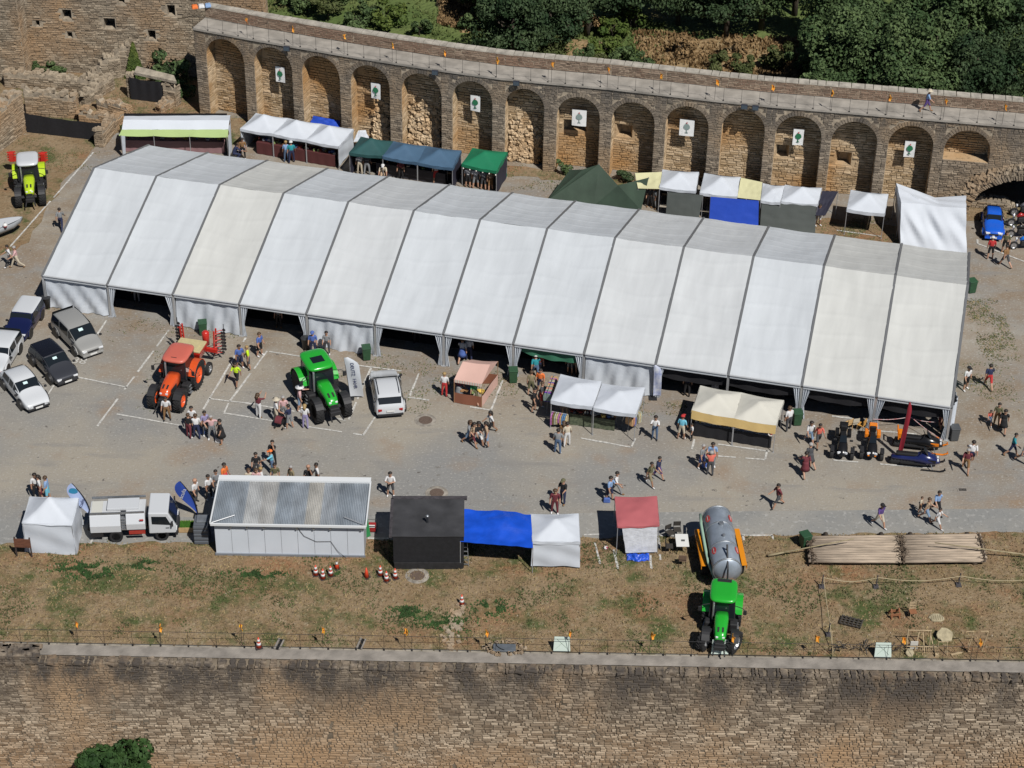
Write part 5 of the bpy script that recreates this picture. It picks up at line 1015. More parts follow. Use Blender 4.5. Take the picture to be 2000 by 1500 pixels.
def car(name, label, loc, ang, L, Wd, H, col, prof, roofcol=None, wb=None, wr=.33, cat='car', papers=True, spare=False, black_clad=False, lampw=.3, plate=True):
    """prof: stations (x/L, half width, belt z, top z, top half width, flag); flag g = glazed flank behind this station, w = screen to next"""
    o = thing(name, label, cat, loc, ang); zs = .22; rings = []
    def ring(st):
        x, w_, zb, zt, wt = st[0] * L, st[1] * Wd / 2, st[2] * H, st[3] * H, st[4] * Wd / 2
        half = [(w_ * .90, zs), (w_ * .98, zs + .12), (w_, zs + (zb - zs) * .55), (w_ * .975, zb), (wt, zt - .045 * (1 if zt - zb > .1 else .3)), (wt * .86, zt), (wt * .45, zt + .012)]
        return [Vector((x, y, z)) for y, z in half] + [Vector((x, -y, z)) for y, z in reversed(half)]
    rings = [ring(s_) for s_ in prof]; n = 14; body = MB(); roof = MB(); up = {5: 0, 6: 0, 7: 0}
    for i in range(len(rings) - 1):
        A, B = rings[i], rings[i + 1]; fl = prof[i][5]
        for k in range(n):
            kk = (k + 1) % n; q = (A[k], A[kk], B[kk], B[k]); roofq = k in (4, 5, 6, 7, 8) and 'r' in fl
            (roof if roofq and roofcol else body).add(q, [(0, 1, 2, 3)])
        def pane(k0, k1, s0, s1, t0, t1, nm, lift=.012):
            cs = [A[k0].lerp(B[k0], s0), A[k0].lerp(B[k0], s1), A[k1].lerp(B[k1], s1), A[k1].lerp(B[k1], s0)]
            p = [cs[0].lerp(cs[3], t0), cs[1].lerp(cs[2], t0), cs[1].lerp(cs[2], t1), cs[0].lerp(cs[3], t1)]; nn = (p[1] - p[0]).cross(p[3] - p[0]).normalized(); c_ = sum(p, Vector()) / 4
            if nn.dot(c_ - Vector((c_.x if nm == 'side_window' else 0, 0, H * .4))) < 0: nn = -nn
            mb = MB().add([q + nn * lift for q in p] + [q - nn * .01 for q in p], [(0, 1, 2, 3), (0, 4, 5, 1), (1, 5, 6, 2), (2, 6, 7, 3), (3, 7, 4, 0)]); mb.build(nm, GLASS, o); return [q + nn * (lift + .004) for q in p]
        if 'g' in fl:
            pane(3, 4, .06, .94, .10, .92, 'side_window'); pane(10, 9, .06, .94, .10, .92, 'side_window')
        if 'w' in fl:
            q = pane(5, 8, .10, .93, -.05, 1.05, 'windscreen' if prof[i][0] > 0 else 'rear_window', .03 if prof[i][0] > 0 else .008)
            if papers and prof[i][0] > 0:
                a_ = q[1].lerp(q[2], .28).lerp(q[0].lerp(q[3], .28), .25) ; 
                u = (q[2] - q[1]) * .2; v = (q[0] - q[1]) * .22; b_ = q[1].lerp(q[2], .45) + (q[0] - q[1]) * .62
                MB().add([b_, b_ + u, b_ + u + v, b_ + v], [(0, 1, 2, 3)]).build('dashboard_paper', PAPER, o)
    for R_, rev in ((rings[0], True), (rings[-1], False)): body.add(R_, [tuple(range(n - 1, -1, -1)) if rev else tuple(range(n))])
    def weld(ob):
        bm_ = bmesh.new(); bm_.from_mesh(ob.data); bmesh.ops.remove_doubles(bm_, verts=bm_.verts, dist=.001); bmesh.ops.recalc_face_normals(bm_, faces=bm_.faces); bm_.to_mesh(ob.data); bm_.free(); m = ob.modifiers.new('round', 'SUBSURF'); m.levels = m.render_levels = 2
    weld(body.build('body', col, o, True))
    if roof.v and roofcol: weld(roof.build('roof', roofcol, o, True))
    wb = wb or L * .60; xf, xr = wb / 2, -wb / 2
    for x in (xf, xr):
        for s_ in (-1, 1):
            wheel(o, (x, s_ * (Wd / 2 - .115), wr), wr, .235)
            ar = MB(); rg = []
            for k in range(13):
                a = math.pi * k / 12
                rg.append([Vector((x + (wr + d_) * math.cos(a), s_ * (Wd / 2 + e_), wr * .95 + (wr + d_) * math.sin(a))) for d_, e_ in ((.02, -.12), (.075, -.12), (.075, .012), (.02, .012))])
            ar.loft(rg); ar.build('wheel_arch', TRIM if black_clad else col, o)
            MB().lathe([(wr + .03, -.1), (wr + .03, .004), (.001, .004)], 20, axis='Y', c=(x, s_ * (Wd / 2 - .0), wr)).build('wheel_well', DARK, o)
    fx, rx = prof[-1][0] * L, prof[0][0] * L; zb = prof[-2][2] * H
    for s_ in (-1, 1):
        bev(MB().box((fx - .10, s_ * (Wd / 2 * prof[-2][1] - .20), zb - .10), (.22, lampw, .11), rz=-s_ * .25).build('headlight', LAMP, o), .02)
        bev(MB().box((rx + .06, s_ * (Wd / 2 * prof[0][1] - .16), prof[0][2] * H * .93), (.14, .24, .16), rz=s_ * .2).build('tail_light', LAMPR, o), .02)
        xm = next(s2[0] for s2 in prof if 'm' in s2[5]) * L
        bev(MB().box((xm, s_ * (Wd / 2 + .09), prof[len(prof) // 2][2] * H + .06), (.12, .17, .13)).build('mirror', TRIM, o), .03)
    bev(MB().box((fx + .0, 0, zb - .16), (.06, Wd * .42, .10)).build('grille', TRIM, o), .01); bev(MB().box((fx - .05, 0, .30), (.16, Wd * .80, .13)).build('front_bumper', TRIM if black_clad else col, o), .03); bev(MB().box((rx + .03, 0, .33), (.14, Wd * .84, .16)).build('rear_bumper', TRIM, o), .03)
    if plate: MB().box((fx + .035, 0, .36), (.02, .46, .11)).build('number_plate', PLATE, o); MB().box((rx - .05, 0, .62), (.02, .46, .11)).build('number_plate', PLATE, o)
    MB().box((0, 0, .25), (L * .86, Wd * .8, .14)).build('underbody', DARK, o)
    return o
SUV = [(-.495, .86, .50, .52, .70, ''), (-.47, .95, .60, .66, .74, 'w'), (-.37, 1, .64, .955, .70, 'rg'), (-.12, 1, .63, 1.0, .72, 'rg'), (.10, 1, .61, .985, .72, 'rw'), (.245, .99, .60, .625, .80, 'm'), (.40, .95, .55, .565, .78, ''), (.475, .86, .47, .485, .68, ''), (.50, .76, .40, .41, .6, '')]
SUV = [(s_[0], s_[1], s_[2], s_[3], s_[4], s_[5]) for s_ in SUV]; SUV[4] = (.06, 1, .61, .985, .72, 'gw'); SUV[3] = (-.16, 1, .63, 1.0, .72, 'rg'); SUV[2] = (-.40, 1, .64, .95, .70, 'rg'); SUV[1] = (-.475, .95, .60, .70, .74, 'w')
wide = lambda P, k: [(q[0], q[1], q[2], q[3], min(q[4] * (k if q[3] - q[2] > .2 else 1.04), .93), q[5]) for q in P]
VAN = [(-.495, .90, .50, .53, .78, ''), (-.485, .97, .56, .66, .82, 'w'), (-.44, 1, .58, .97, .80, 'rg'), (-.18, 1, .58, 1.0, .82, 'rg'), (.10, 1, .57, .98, .80, 'gw'), (.30, .99, .56, .60, .82, 'm'), (.42, .95, .51, .53, .78, ''), (.48, .86, .44, .455, .68, ''), (.50, .78, .36, .37, .6, '')]
SEDAN = [(-.495, .84, .55, .57, .68, ''), (-.46, .94, .62, .66, .72, 'w'), (-.34, 1, .65, .93, .68, 'rg'), (-.10, 1, .64, 1.0, .70, 'rg'), (.04, 1, .62, .97, .70, 'gw'), (.23, .99, .60, .63, .80, 'm'), (.40, .95, .54, .56, .78, ''), (.475, .86, .46, .48, .68, ''), (.50, .76, .38, .39, .6, '')]
JEEP = [(-.495, .94, .52, .55, .84, ''), (-.485, .98, .58, .62, .86, 'w'), (-.455, 1, .60, .98, .84, 'rg'), (-.16, 1, .60, 1.0, .84, 'rg'), (.08, 1, .60, .98, .84, 'gw'), (.18, .99, .60, .62, .88, 'm'), (.40, .96, .57, .59, .88, ''), (.475, .92, .53, .54, .84, ''), (.50, .86, .42, .43, .78, '')]
CLASSIC = [(-.495, .70, .42, .44, .5, ''), (-.45, .86, .54, .58, .58, 'w'), (-.27, .96, .62, .93, .64, 'rg'), (-.08, 1, .62, 1.0, .66, 'rg'), (.08, 1, .62, .96, .64, 'gw'), (.20, .98, .62, .66, .74, 'm'), (.36, .92, .60, .64, .6, ''), (.46, .84, .52, .55, .5, ''), (.50, .70, .40, .42, .4, '')]
SUV, VAN, SEDAN, JEEP = wide(SUV, 1.15), wide(VAN, 1.08), wide(SEDAN, 1.15), wide(JEEP, 1.05)
l_, a_ = place((65, 657), (84, 626), .85, 1)
car('parked_car', 'dark blue off-road car with a white roof beside the marquee corner', l_, a_, 3.7, 1.62, 1.36, paint('paint_navy', (.008, .012, .055)), JEEP, paint('paint_white', (.56, .58, .60)), wr=.36, papers=False)
l_, a_ = place((146, 695), (111, 659), .9, -1)
car('parked_van', 'silver-beige people carrier parked by the marquee wall', l_, a_, 4.4, 1.78, 1.6, paint('paint_silver', (.30, .30, .288), .1, .35), VAN, wr=.34, cat='van')
l_, a_ = place((21, 724), (37, 697), .82, 1)
car('parked_car', 'boxy white off-road car behind the white saloon', l_, a_, 4.0, 1.70, 1.5, paint('paint_white', (.56, .58, .60)), JEEP, wr=.38, papers=False)
l_, a_ = place((98, 750), (64, 714), .88, -1)
car('parked_car', 'dark grey crossover car with a black roof', l_, a_, 4.1, 1.74, 1.4, paint('paint_dark_grey', (.055, .058, .068), .3, .3), SUV, paint('paint_black', (.008, .008, .011)), wr=.35, black_clad=True)
l_, a_ = place((41, 800), (8, 760), .88, -1)
car('parked_car', 'white hatchback with a paper on its dashboard, beside the dark grey crossover', l_, a_, 4.25, 1.74, 1.36, paint('paint_white', (.56, .58, .60)), SEDAN, wr=.34, black_clad=True)
l_, a_ = place((722, 757), (731, 805), .92, 1)
o = car('parked_car', 'white sport-utility car parked alone beside the green tractor', l_, a_, 4.45, 1.86, 1.46, paint('paint_white', (.56, .58, .60)), SUV, wr=.37, papers=False)
for s_ in (-1, 1): MB().tube([(-1.5, s_ * .62, 1.42), (-1.3, s_ * .63, 1.49), (.0, s_ * .63, 1.50), (.2, s_ * .62, 1.43)], .02, 5).build('roof_rail', TRIM, o)
car('vintage_car', 'bright blue rounded vintage car near the arcade vault', G(1937, 447), R(262), 3.7, 1.5, 1.45, paint('paint_blue', (.01, .10, .55)), CLASSIC, wr=.30, papers=False)
# tractors -------------------------------------------------------
def rbox(mb, x0, x1, y, z0, z1, r_=.08, mi=0):
    """box with drawn-in top"""
    mb.loft([[Vector((x0, -y, z0)), Vector((x1, -y, z0)), Vector((x1, y, z0)), Vector((x0, y, z0))], [Vector((x0, -y, z1 - r_)), Vector((x1, -y, z1 - r_)), Vector((x1, y, z1 - r_)), Vector((x0, y, z1 - r_))], [Vector((x0 + r_, -y + r_, z1)), Vector((x1 - r_, -y + r_, z1)), Vector((x1 - r_, y - r_, z1)), Vector((x0 + r_, y - r_, z1))]], mi); return mb
def tractor(name, label, loc, ang, s_, body_c, roof_c, rim_c, fender_c, hatch=None, steer=0.0, hoodstripe=True):
    """row-crop tractor, +X ahead, origin under the middle of the wheelbase"""
    o = thing(name, label, 'tractor', loc, ang); o.scale = (s_, s_, s_)
    RR, RF, WB = .98, .74, 2.85; xr, xf = -1.35, 1.5; tr, tf = .95, .92
    for sd in (-1, 1):
        wheel(o, (xr, sd * tr, RR), RR, .62, rim_c, 22, .60, 'rear_wheel'); wheel(o, (xf, sd * tf, RF), RF, .52, rim_c, 20, .58, 'front_wheel', steer)
        # rear mudguard over the wheel
        rg = []
        for k in range(11):
            a = R(25) + R(150) * k / 10; rg.append([Vector((xr + (RR + q) * math.cos(a), sd * y, RR + (RR + q) * math.sin(a))) for q, y in ((.09, tr - .40), (.13, tr - .40), (.13, tr + .32), (.09, tr + .32))])
        MB().loft(rg).build('rear_mudguard', fender_c, o, False)
        rg = []
        for k in range(9):
            a = R(35) + R(110) * k / 8; rg.append([Vector((xf + (RF + q) * math.cos(a), sd * y, RF + (RF + q) * math.sin(a))) for q, y in ((.07, tf - .26), (.10, tf - .26), (.10, tf + .24), (.07, tf + .24))])
        e = MB().loft(rg).build('front_mudguard', TRIM, o)
        bev(MB().box((-.15, sd * .78, .85), (1.0, .5, .62)).build('fuel_tank' if sd > 0 else 'tool_box', TRIM, o), .08)
        for k in range(3): MB().box((.0, sd * (.98 + .04 * k), .95 - .25 * k), (.34, .22, .04)).build('step', STEEL, o)
        MB().tube([(-.1, sd * .78, 2.35), (.15, sd * 1.25, 2.4), (.2, sd * 1.38, 2.3)], .025, 5).build('mirror_arm', TRIM, o); bev(MB().box((.2, sd * 1.42, 2.12), (.08, .22, .36)).build('mirror', TRIM, o), .03)
        for x in (-1.75, -.05): MB().tube([(x, sd * (.80 if x > -1 else .74), 1.35), (x + (-.12 if x > -1 else .05), sd * .72, 2.75)], .05, 6).build('cab_pillar', TRIM, o)
        q = [Vector((-1.7, sd * .79, 1.45)), Vector((-.08, sd * .84, 1.35)), Vector((-.18, sd * .745, 2.7)), Vector((-1.68, sd * .715, 2.7))]
        solid(MB().quad(*q).build('cab_window', GLASS, o), .02)
        for x in (.02, -.28): bev(MB().box((x + .0, sd * .52, 2.80), (.10, .16, .09)).build('work_lamp', LAMP, o), .02)
    solid(MB().quad(Vector((-.02, -.80, 1.40)), Vector((-.02, .80, 1.40)), Vector((-.16, .72, 2.7)), Vector((-.16, -.72, 2.7))).build('windscreen', GLASS, o), .02)
    solid(MB().quad(Vector((-1.78, -.74, 1.45)), Vector((-1.78, .74, 1.45)), Vector((-1.72, .70, 2.7)), Vector((-1.72, -.70, 2.7))).build('rear_window', GLASS, o), .02)
    MB().box((-.88, 0, 1.35), (1.7, 1.5, .35)).build('cab_floor', TRIM, o); bev(MB().box((-1.1, 0, 1.75), (.5, .5, .5)).build('driver_seat', DARK, o), .1)
    MB().tube([(-.35, 0, 1.55), (-.5, 0, 2.0)], .03, 5).lathe([(.19, -.015), (.21, 0), (.19, .015), (.17, 0)], 14, c=(-.52, 0, 2.02)).build('steering_wheel', DARK, o)
    rf = MB(); pts = []
    n = 22
    for z, k in ((2.70, .95), (2.78, 1.0), (2.88, .98), (2.94, .86), (2.955, .5)):
        ring = []
        for i in range(n):
            a = 2 * math.pi * i / n; cx, cy = math.cos(a), math.sin(a); e = .42; sg = lambda t: (1 if t >= 0 else -1)
            ring.append(Vector((-.92 + 1.14 * k * sg(cx) * abs(cx) ** e, .86 * k * sg(cy) * abs(cy) ** e, z)))
        pts.append(ring)
    rf.loft(pts).build('cab_roof', roof_c, o, True)
    if hatch: bev(MB().box((-1.0 + hatch[0], hatch[1], 2.955), (hatch[2], hatch[3], .03)).build('roof_hatch', GLASS if hatch[4] else TRIM, o), .01)
    # bonnet: tapered loft
    rg = []
    for x, hw, zt in ((.02, .44, 1.92), (.5, .45, 1.93), (1.1, .42, 1.86), (1.65, .38, 1.74), (1.95, .33, 1.60), (2.08, .26, 1.38)):
        zb = 1.12 if x < 1.7 else 1.05
        half = [(hw * .92, zb), (hw, zb + .25), (hw * .98, zt - .18), (hw * .78, zt - .03), (hw * .3, zt)]
        rg.append([Vector((x, y, z)) for y, z in half] + [Vector((x, -y, z)) for y, z in reversed(half)])
    MB().loft(rg).build('bonnet', body_c, o, True)
    for sd in (-1, 1):
        MB().box((1.25, sd * .425, 1.42), (.85, .03, .34), rz=sd * -.05).build('side_grille', TRIM, o); bev(MB().box((1.98, sd * .20, 1.45), (.14, .16, .12)).build('headlight', LAMP, o), .02); MB().box((1.60, sd * .14, 1.757), (.36, .12, .012), rz=0, mat=Matrix.Rotation(.30, 3, 'Y')).build('bonnet_vent', TRIM, o)
    bev(MB().box((2.06, 0, 1.16), (.1, .44, .34)).build('front_grille', TRIM, o), .02)
    bev(MB().box((.6, 0, .92), (3.4, .62, .5)).build('chassis', TRIM, o), .05); MB().tube([(xf, -.9, RF), (xf, .9, RF)], .13, 8).build('front_axle', TRIM, o); MB().tube([(xr, -.95, RR), (xr, .95, RR)], .2, 8).build('rear_axle', TRIM, o)
    MB().tube([(.08, -.56, 1.2), (.08, -.56, 2.55), (.0, -.56, 2.75)], .065, 8).build('exhaust', STEEL, o); bev(MB().box((2.25, 0, .85), (.35, .7, .3)).build('front_linkage', TRIM, o), .04)
    for sd in (-1, 1): MB().tube([(2.3, sd * .3, .75), (2.75, sd * .38, .55)], .05, 6).build('linkage_arm', TRIM, o); MB().tube([(-1.7, sd * .35, .8), (-2.45, sd * .42, .6)], .05, 6).build('rear_link', TRIM, o)
    return o
def axle_pose(lf, rf_, s_=1.0):
    """pose from the two front tyres' ground contacts (vehicle's right tyre first as seen from ahead)"""
    A, B = G(*lf), G(*rf_); a = dirang(A, B) - math.pi / 2; c_ = (A + B) / 2; return c_ - Vector((math.cos(a), math.sin(a), 0)) * 1.5 * s_, a
P_ORG = paint('tractor_orange', (.62, .085, .02)); P_GRN = paint('tractor_green', (.02, .36, .03)); P_LIM = paint('tractor_lime', (.42, .58, .02)); P_ROOF = paint('tractor_roof_red', (.55, .13, .09), 0, .45)
l_, a_ = axle_pose((303, 792), (354, 800), .92)
tractor('tractor', 'orange tractor with a coral roof, hitched to the red seed drill', l_, a_, .92, P_ORG, P_ROOF, paint('rim_orange', (.75, .10, .02)), P_ORG, (.85, 0, .05, .4, 0))
LO, AO = l_.copy(), a_
l_, a_ = axle_pose((618, 822), (676, 808), .98)
tractor('tractor', 'bright green tractor with a glass roof hatch beside the white sail banner', l_, a_, .98, P_GRN, P_GRN, RIM, P_GRN, (.25, 0, .7, .8, 1))
l_, a_ = axle_pose((37, 402), (86, 398), .9)
tractor('tractor', 'black and lime tractor with a white roof near the ruins', l_, a_, .9, P_LIM, paint('paint_white', (.56, .58, .60)), M('rim_dark', (.05, .05, .05), .5), P_LIM, None)
l_, a_ = axle_pose((1372, 1250), (1432, 1258), .92)
a_ = R(263); l_ = G(1404, 1268) - Vector((math.cos(a_), math.sin(a_), 0)) * 1.5 * .82
tractor('tractor', 'bright green tractor on the grass, hitched to the galvanised slurry tanker', l_, a_, .84, P_GRN, P_GRN, RIM, P_GRN, (-.75, 0, .3, .9, 0), R(-24)); LT, AT = l_.copy(), a_
wi = thing('warning_board', 'red and white striped warning board on the rear of the green tractor', 'sign', G(579, 722, 1.7)); mb = MB()
for k in range(5): mb.box((-.14 + k * .07, 0, 0), (.07, .02, .34), k % 2)
mb.build('board', [B_RED, PLATE], wi); MB().tube([(0, .02, -.2), (.3, .1, -.5)], .015, 5).build('bracket', IRON, wi)
# red rotary implement behind the lime tractor
im_ = thing('red_implement', 'red rotary rake mounted behind the black and lime tractor', 'implement', G(53, 350)); 
for sd in (-1, 1):
    e = bev(MB().box((sd * 1.15, .9, 1.35), (.35, .4, .7)).build('side_frame', paint('implement_red', (.50, .03, .02)), im_), .03)
    for k in range(4): MB().box((sd * 1.15, .9, 1.1 + .2 * k), (.62, .12, .06), rz=.2).build('tine_bar', paint('implement_red', (.50, .03, .02)), im_)
MB().box((0, .9, 1.1), (2.2, .2, .2)).build('beam', paint('implement_red', (.50, .03, .02)), im_); MB().box((0, .6, .55), (.5, .6, 1.1)).build('headstock', TRIM, im_)
# seed drill behind the orange tractor
sdr = thing('seed_drill', 'red folded seed drill with a cream hopper and rows of black coulters', 'implement', LO, AO); PR = paint('implement_red', (.50, .03, .02)); CRM = M('hopper_cream', (.50, .43, .23), .6, var=.08)
hop = MB().loft([[Vector((-2.3, -.75, 1.25)), Vector((-2.3, .75, 1.25)), Vector((-3.5, .75, 1.25)), Vector((-3.5, -.75, 1.25))], [Vector((-2.1, -.87, 1.75)), Vector((-2.1, .87, 1.75)), Vector((-3.4, .87, 1.75)), Vector((-3.4, -.87, 1.75))], [Vector((-2.1, -.87, 1.85)), Vector((-2.1, .87, 1.85)), Vector((-3.4, .87, 1.85)), Vector((-3.4, -.87, 1.85))]]); hop.build('hopper', PR, sdr)
bev(MB().box((-2.75, 0, 1.92), (1.3, 1.75, .13)).build('hopper_lid', CRM, sdr), .04); bev(MB().box((-2.75, 0, 2.0), (.95, 1.3, .05)).build('lid_panel', CRM, sdr), .02)
MB().box((-3.2, 0, .8), (2.6, .3, .25)).build('main_beam', PR, sdr); MB().box((-3.9, 0, 1.0), (.22, 2.6, .22)).build('cross_beam', PR, sdr)
for sd in (-1, 1):
    wheel(sdr, (-2.7, sd * 1.15, .42), .42, .24, RIM, 0, .6)
    for x in (-4.0, -4.35):
        MB().tube([(x, sd * 1.05, .6), (x, sd * 1.12, 2.35)], .06, 6).build('wing_beam', PR, sdr)
        for k in range(7):
            z = .65 + k * .24
            MB().tube([(x, sd * 1.08, z), (x - .2, sd * 1.35, z + .05), (x - .45, sd * 1.5, z - .08)], [.035, .03, .02], 5).build('coulter_arm', TRIM if k % 2 else PR, sdr)
            MB().lathe([(.001, -.012), (.11, -.008), (.11, .008), (.001, .012)], 12, axis='X', c=(x - .35, sd * 1.52, z)).build('coulter_disc', M('disc_steel', (.08, .08, .085), .4, .6), sdr)
    MB().tube([(-4.6, sd * 1.5, .9), (-4.6, sd * 1.55, 2.6)], .025, 5).build('guard_rail', IRON, sdr)
MB().lathe([(.22, 1.2), (.24, 2.1), (.12, 2.2), (.001, 2.2)], 12, c=(-4.15, .5, 0)).build('distributor', PR, sdr, True)
# slurry tanker
tk0, tk1 = G(1400, 1012, 1.6), G(1420, 1112, 1.6); at_ = dirang(tk0, tk1); tk = thing('slurry_tanker', 'galvanised slurry tanker trailer with orange mudguards and red oval badges', 'tanker', Vector(((tk0.x + tk1.x) / 2, (tk0.y + tk1.y) / 2, 0)), at_); Lt = (tk1 - tk0).length + .25; rt = .78; zt = 1.62
ZN = M('tank_zinc', (.30, .345, .40), .42, .35, var=.22, scale=1.6)
MB().lathe([(.001, -Lt / 2 - .16), (rt * .6, -Lt / 2 - .11), (rt * .93, -Lt / 2), (rt, -Lt / 2 + .08), (rt, Lt / 2 - .08), (rt * .93, Lt / 2), (rt * .6, Lt / 2 + .13), (.001, Lt / 2 + .18)], 36, axis='X', c=(0, 0, zt)).build('tank', ZN, tk, True)
for x in (-Lt / 2 + .06, -.9, .8, Lt / 2 - .06): MB().lathe([(rt + .002, x - .03), (rt + .035, x - .03), (rt + .035, x + .03), (rt + .002, x + .03)], 36, axis='X', c=(0, 0, zt)).build('tank_band', STEEL, tk, True)
OR_ = paint('mudguard_orange', (.70, .25, .01))
for sd in (-1, 1):
    bev(MB().box((-.25, sd * 1.10, 1.12), (3.2, .26, .05)).build('mudguard', OR_, tk), .01); MB().box((-.25, sd * 1.25, 1.0), (3.2, .03, .24)).build('mudguard_edge', OR_, tk)
    for x in (-1.0, .55): wheel(tk, (x, sd * .98, .52), .52, .42, RIM, 0, .55)
    for x in (-1.55, 1.25):
        e = MB(); a0 = R(52) * sd; e.lathe([(.001, 0), (.27, 0), (.27, .02), (.001, .02)], 18); m4 = Matrix.Translation(Vector((x, -sd * -1 * (rt + .012) * math.sin(abs(a0)), zt + (rt + .012) * math.cos(a0)))) @ Matrix.Rotation(-a0, 4, 'X') @ Matrix.Diagonal((1.0, .62, 1, 1)); bo = e.build('red_badge', paint('badge_red', (.50, .02, .02)), tk); bo.matrix_local = m4
        bar = MB().box((0, 0, .026), (.36, .05, .006)).build('badge_stripe', PLATE, bo)
MB().tube([(-Lt / 2 - .1, -.9, 1.7), (-1.5, -.98, 1.75), (.3, -.96, 1.6), (1.4, -.9, 1.4), (2.3, -.6, .9)], .085, 8).build('suction_hose', M('hose_green', (.30, .44, .34), .5), tk, True)
MB().box((0, 0, .74), (Lt + .4, .9, .18)).build('chassis', OR_, tk); bev(MB().box((Lt / 2 + .75, 0, .7), (1.4, .22, .2)).build('drawbar', OR_, tk), .03)
MB().tube([(1.55, .0, zt + rt), (1.6, 0, zt + rt + .4), (2.75, -.05, zt + .4), (3.0, -.05, .9)], .05, 6).build('filling_arm', TRIM, tk); MB().lathe([(.14, rt + zt - .02), (.14, rt + zt + .1), (.001, rt + zt + .12)], 12, c=(-.7, 0, 0)).build('hatch', STEEL, tk); MB().lathe([(.09, rt + zt - .02), (.09, rt + zt + .12), (.001, rt + zt + .14)], 10, c=(.35, 0, 0)).build('valve', STEEL, tk)
# sweeper truck ---------------------------------------------------
ta, tb = G(228, 1060), G(309, 1057); tr_ = thing('sweeper_truck', 'white road sweeper truck parked on the lane between two sail banners', 'truck', ta, dirang(ta, tb)); PW = paint('paint_white', (.56, .58, .60)); TWD = 1.9
for x in (0, 2.55):
    for y in (.13, TWD - .13): wheel(tr_, (x, y, .38), .38, .26, RIM, 0, .6)
bev(MB().box((.95, TWD / 2, .58), (5.1, .8, .2)).build('chassis', TRIM, tr_), .02); bev(MB().box((-1.05, TWD / 2, .52), (.7, TWD * .9, .34)).build('rear_unit', TRIM, tr_), .03)
def hull(nm, x0, x1, z0, z1, cut, mat):
    mb = MB().loft([[Vector((x, y, z)) for y, z in ((.02, z0), (.0, z0 + (z1 - z0) * .45), (cut, z1), (TWD - cut, z1), (TWD, z0 + (z1 - z0) * .45), (TWD - .02, z0))] for x in (x0, x1)]); return bev(mb.build(nm, mat, tr_), .03)
hull('hopper_body', -1.38, .32, .72, 1.75, .28, PW); hull('water_tank', .62, 1.68, .85, 1.78, .28, PW); MB().box((.47, TWD / 2, 1.1), (.28, TWD - .35, .75)).build('gap_frame', STEEL, tr_)
for k in range(5): MB().box((.47, .12, .85 + .18 * k), (.24, .06, .05)).build('ladder_rung', STEEL, tr_)
bev(MB().box((.45, TWD / 2 + .15, 1.86), (1.75, .95, .16)).build('top_cover', PW, tr_), .02); MB().box((-1.0, TWD / 2 + .1, 1.77), (.6, 1.0, .03)).build('rear_hatch', M('hatch_cream', (.55, .55, .50), .6), tr_)
for y in (.33, TWD - .1): MB().box((.15, y, 1.84), (3.0, .05, .14)).build('top_rail', STEEL, tr_)
cb_ = MB().loft([[Vector((x, y, z)) for x, z in pr] for y, pr in ((.0, [(1.85, .55), (3.35, .55), (3.38, 1.05), (2.98, 1.95), (1.9, 2.0)]), (TWD, [(1.85, .55), (3.35, .55), (3.38, 1.05), (2.98, 1.95), (1.9, 2.0)]))]); bev(cb_.build('cab', PW, tr_), .06)
MB().add([(3.395, .12, 1.10), (3.395, TWD - .12, 1.10), (3.01, TWD - .16, 1.90), (3.01, .16, 1.90)], [(0, 1, 2, 3)]).build('windscreen', GLASS, tr_)
for y, s_ in ((-.006, 1), (TWD + .006, -1)): MB().add([(2.05, y, 1.22), (3.12, y, 1.12), (2.86, y, 1.72), (2.05, y, 1.76)], [(0, 1, 2, 3)]).build('cab_window', GLASS, tr_); MB().box((2.9, y, .93), (.2, .02, .05)).build('door_handle', TRIM, tr_); bev(MB().box((3.2, -.18 if s_ > 0 else TWD + .18, 1.35), (.08, .16, .32)).build('mirror', TRIM, tr_), .02); bev(MB().box((3.36, .25 if s_ > 0 else TWD - .25, .72), (.08, .3, .16)).build('headlight', LAMP, tr_), .02)
bev(MB().box((3.36, TWD / 2, .5), (.16, TWD, .22)).build('front_bumper', TRIM, tr_), .03); MB().box((1.5, -.01, 1.55), (.22, .02, .1)).build('red_badge', B_RED, tr_); MB().box((1.2, .02, .68), (.9, .05, .22)).build('side_gear', paint('gear_red', (.35, .04, .03)), tr_)
# motor-bikes, three-wheelers, snowmobiles -------------------------
def bike(label, loc, ang, col):
    o = thing('motorcycle', label, 'motorcycle', loc, ang)
    for x in (-.68, .70): wheel(o, (x, 0, .31), .31, .13, RIM, 0, .68)
    bev(MB().box((-.05, 0, .5), (.6, .3, .38)).build('engine', TRIM, o), .05); MB().tube([(.35, 0, .75), (.05, 0, .88), (-.2, 0, .8)], [.10, .16, .10], 8).build('fuel_tank', col, o, True); bev(MB().box((-.48, 0, .78), (.62, .26, .1)).build('seat', DARK, o), .04); MB().tube([(.70, 0, .31), (.45, 0, .95)], .045, 6).build('fork', CHROME, o)
    MB().tube([(.35, -.36, 1.0), (.42, 0, .98), (.35, .36, 1.0)], .02, 5).build('handlebar', IRON, o); MB().lathe([(.001, 0), (.09, 0), (.1, .08), (.001, .1)], 10, axis='X', c=(.55, 0, .85)).build('headlamp', LAMP, o); bev(MB().box((-.75, 0, .66), (.45, .2, .06)).build('mudguard', col, o), .02); MB().tube([(-.1, -.16, .35), (-.8, -.2, .4)], .045, 6).build('exhaust', CHROME, o)
bike('red motorcycle parked at the yard edge by the low vault wall', G(1992, 440), R(190), paint('bike_red', (.35, .02, .02))); bike('black motorcycle parked beside the bright blue one', G(1992, 463), R(185), M('bike_black', (.02, .02, .02), .3)); bike('bright blue motorcycle beside the black one near the vintage car', G(1998, 486), R(185), paint('bike_blue', (.01, .15, .6))); bike('dark grey motorcycle closest to the low vault wall', G(1998, 420), R(188), M('bike_grey', (.08, .08, .09), .4))
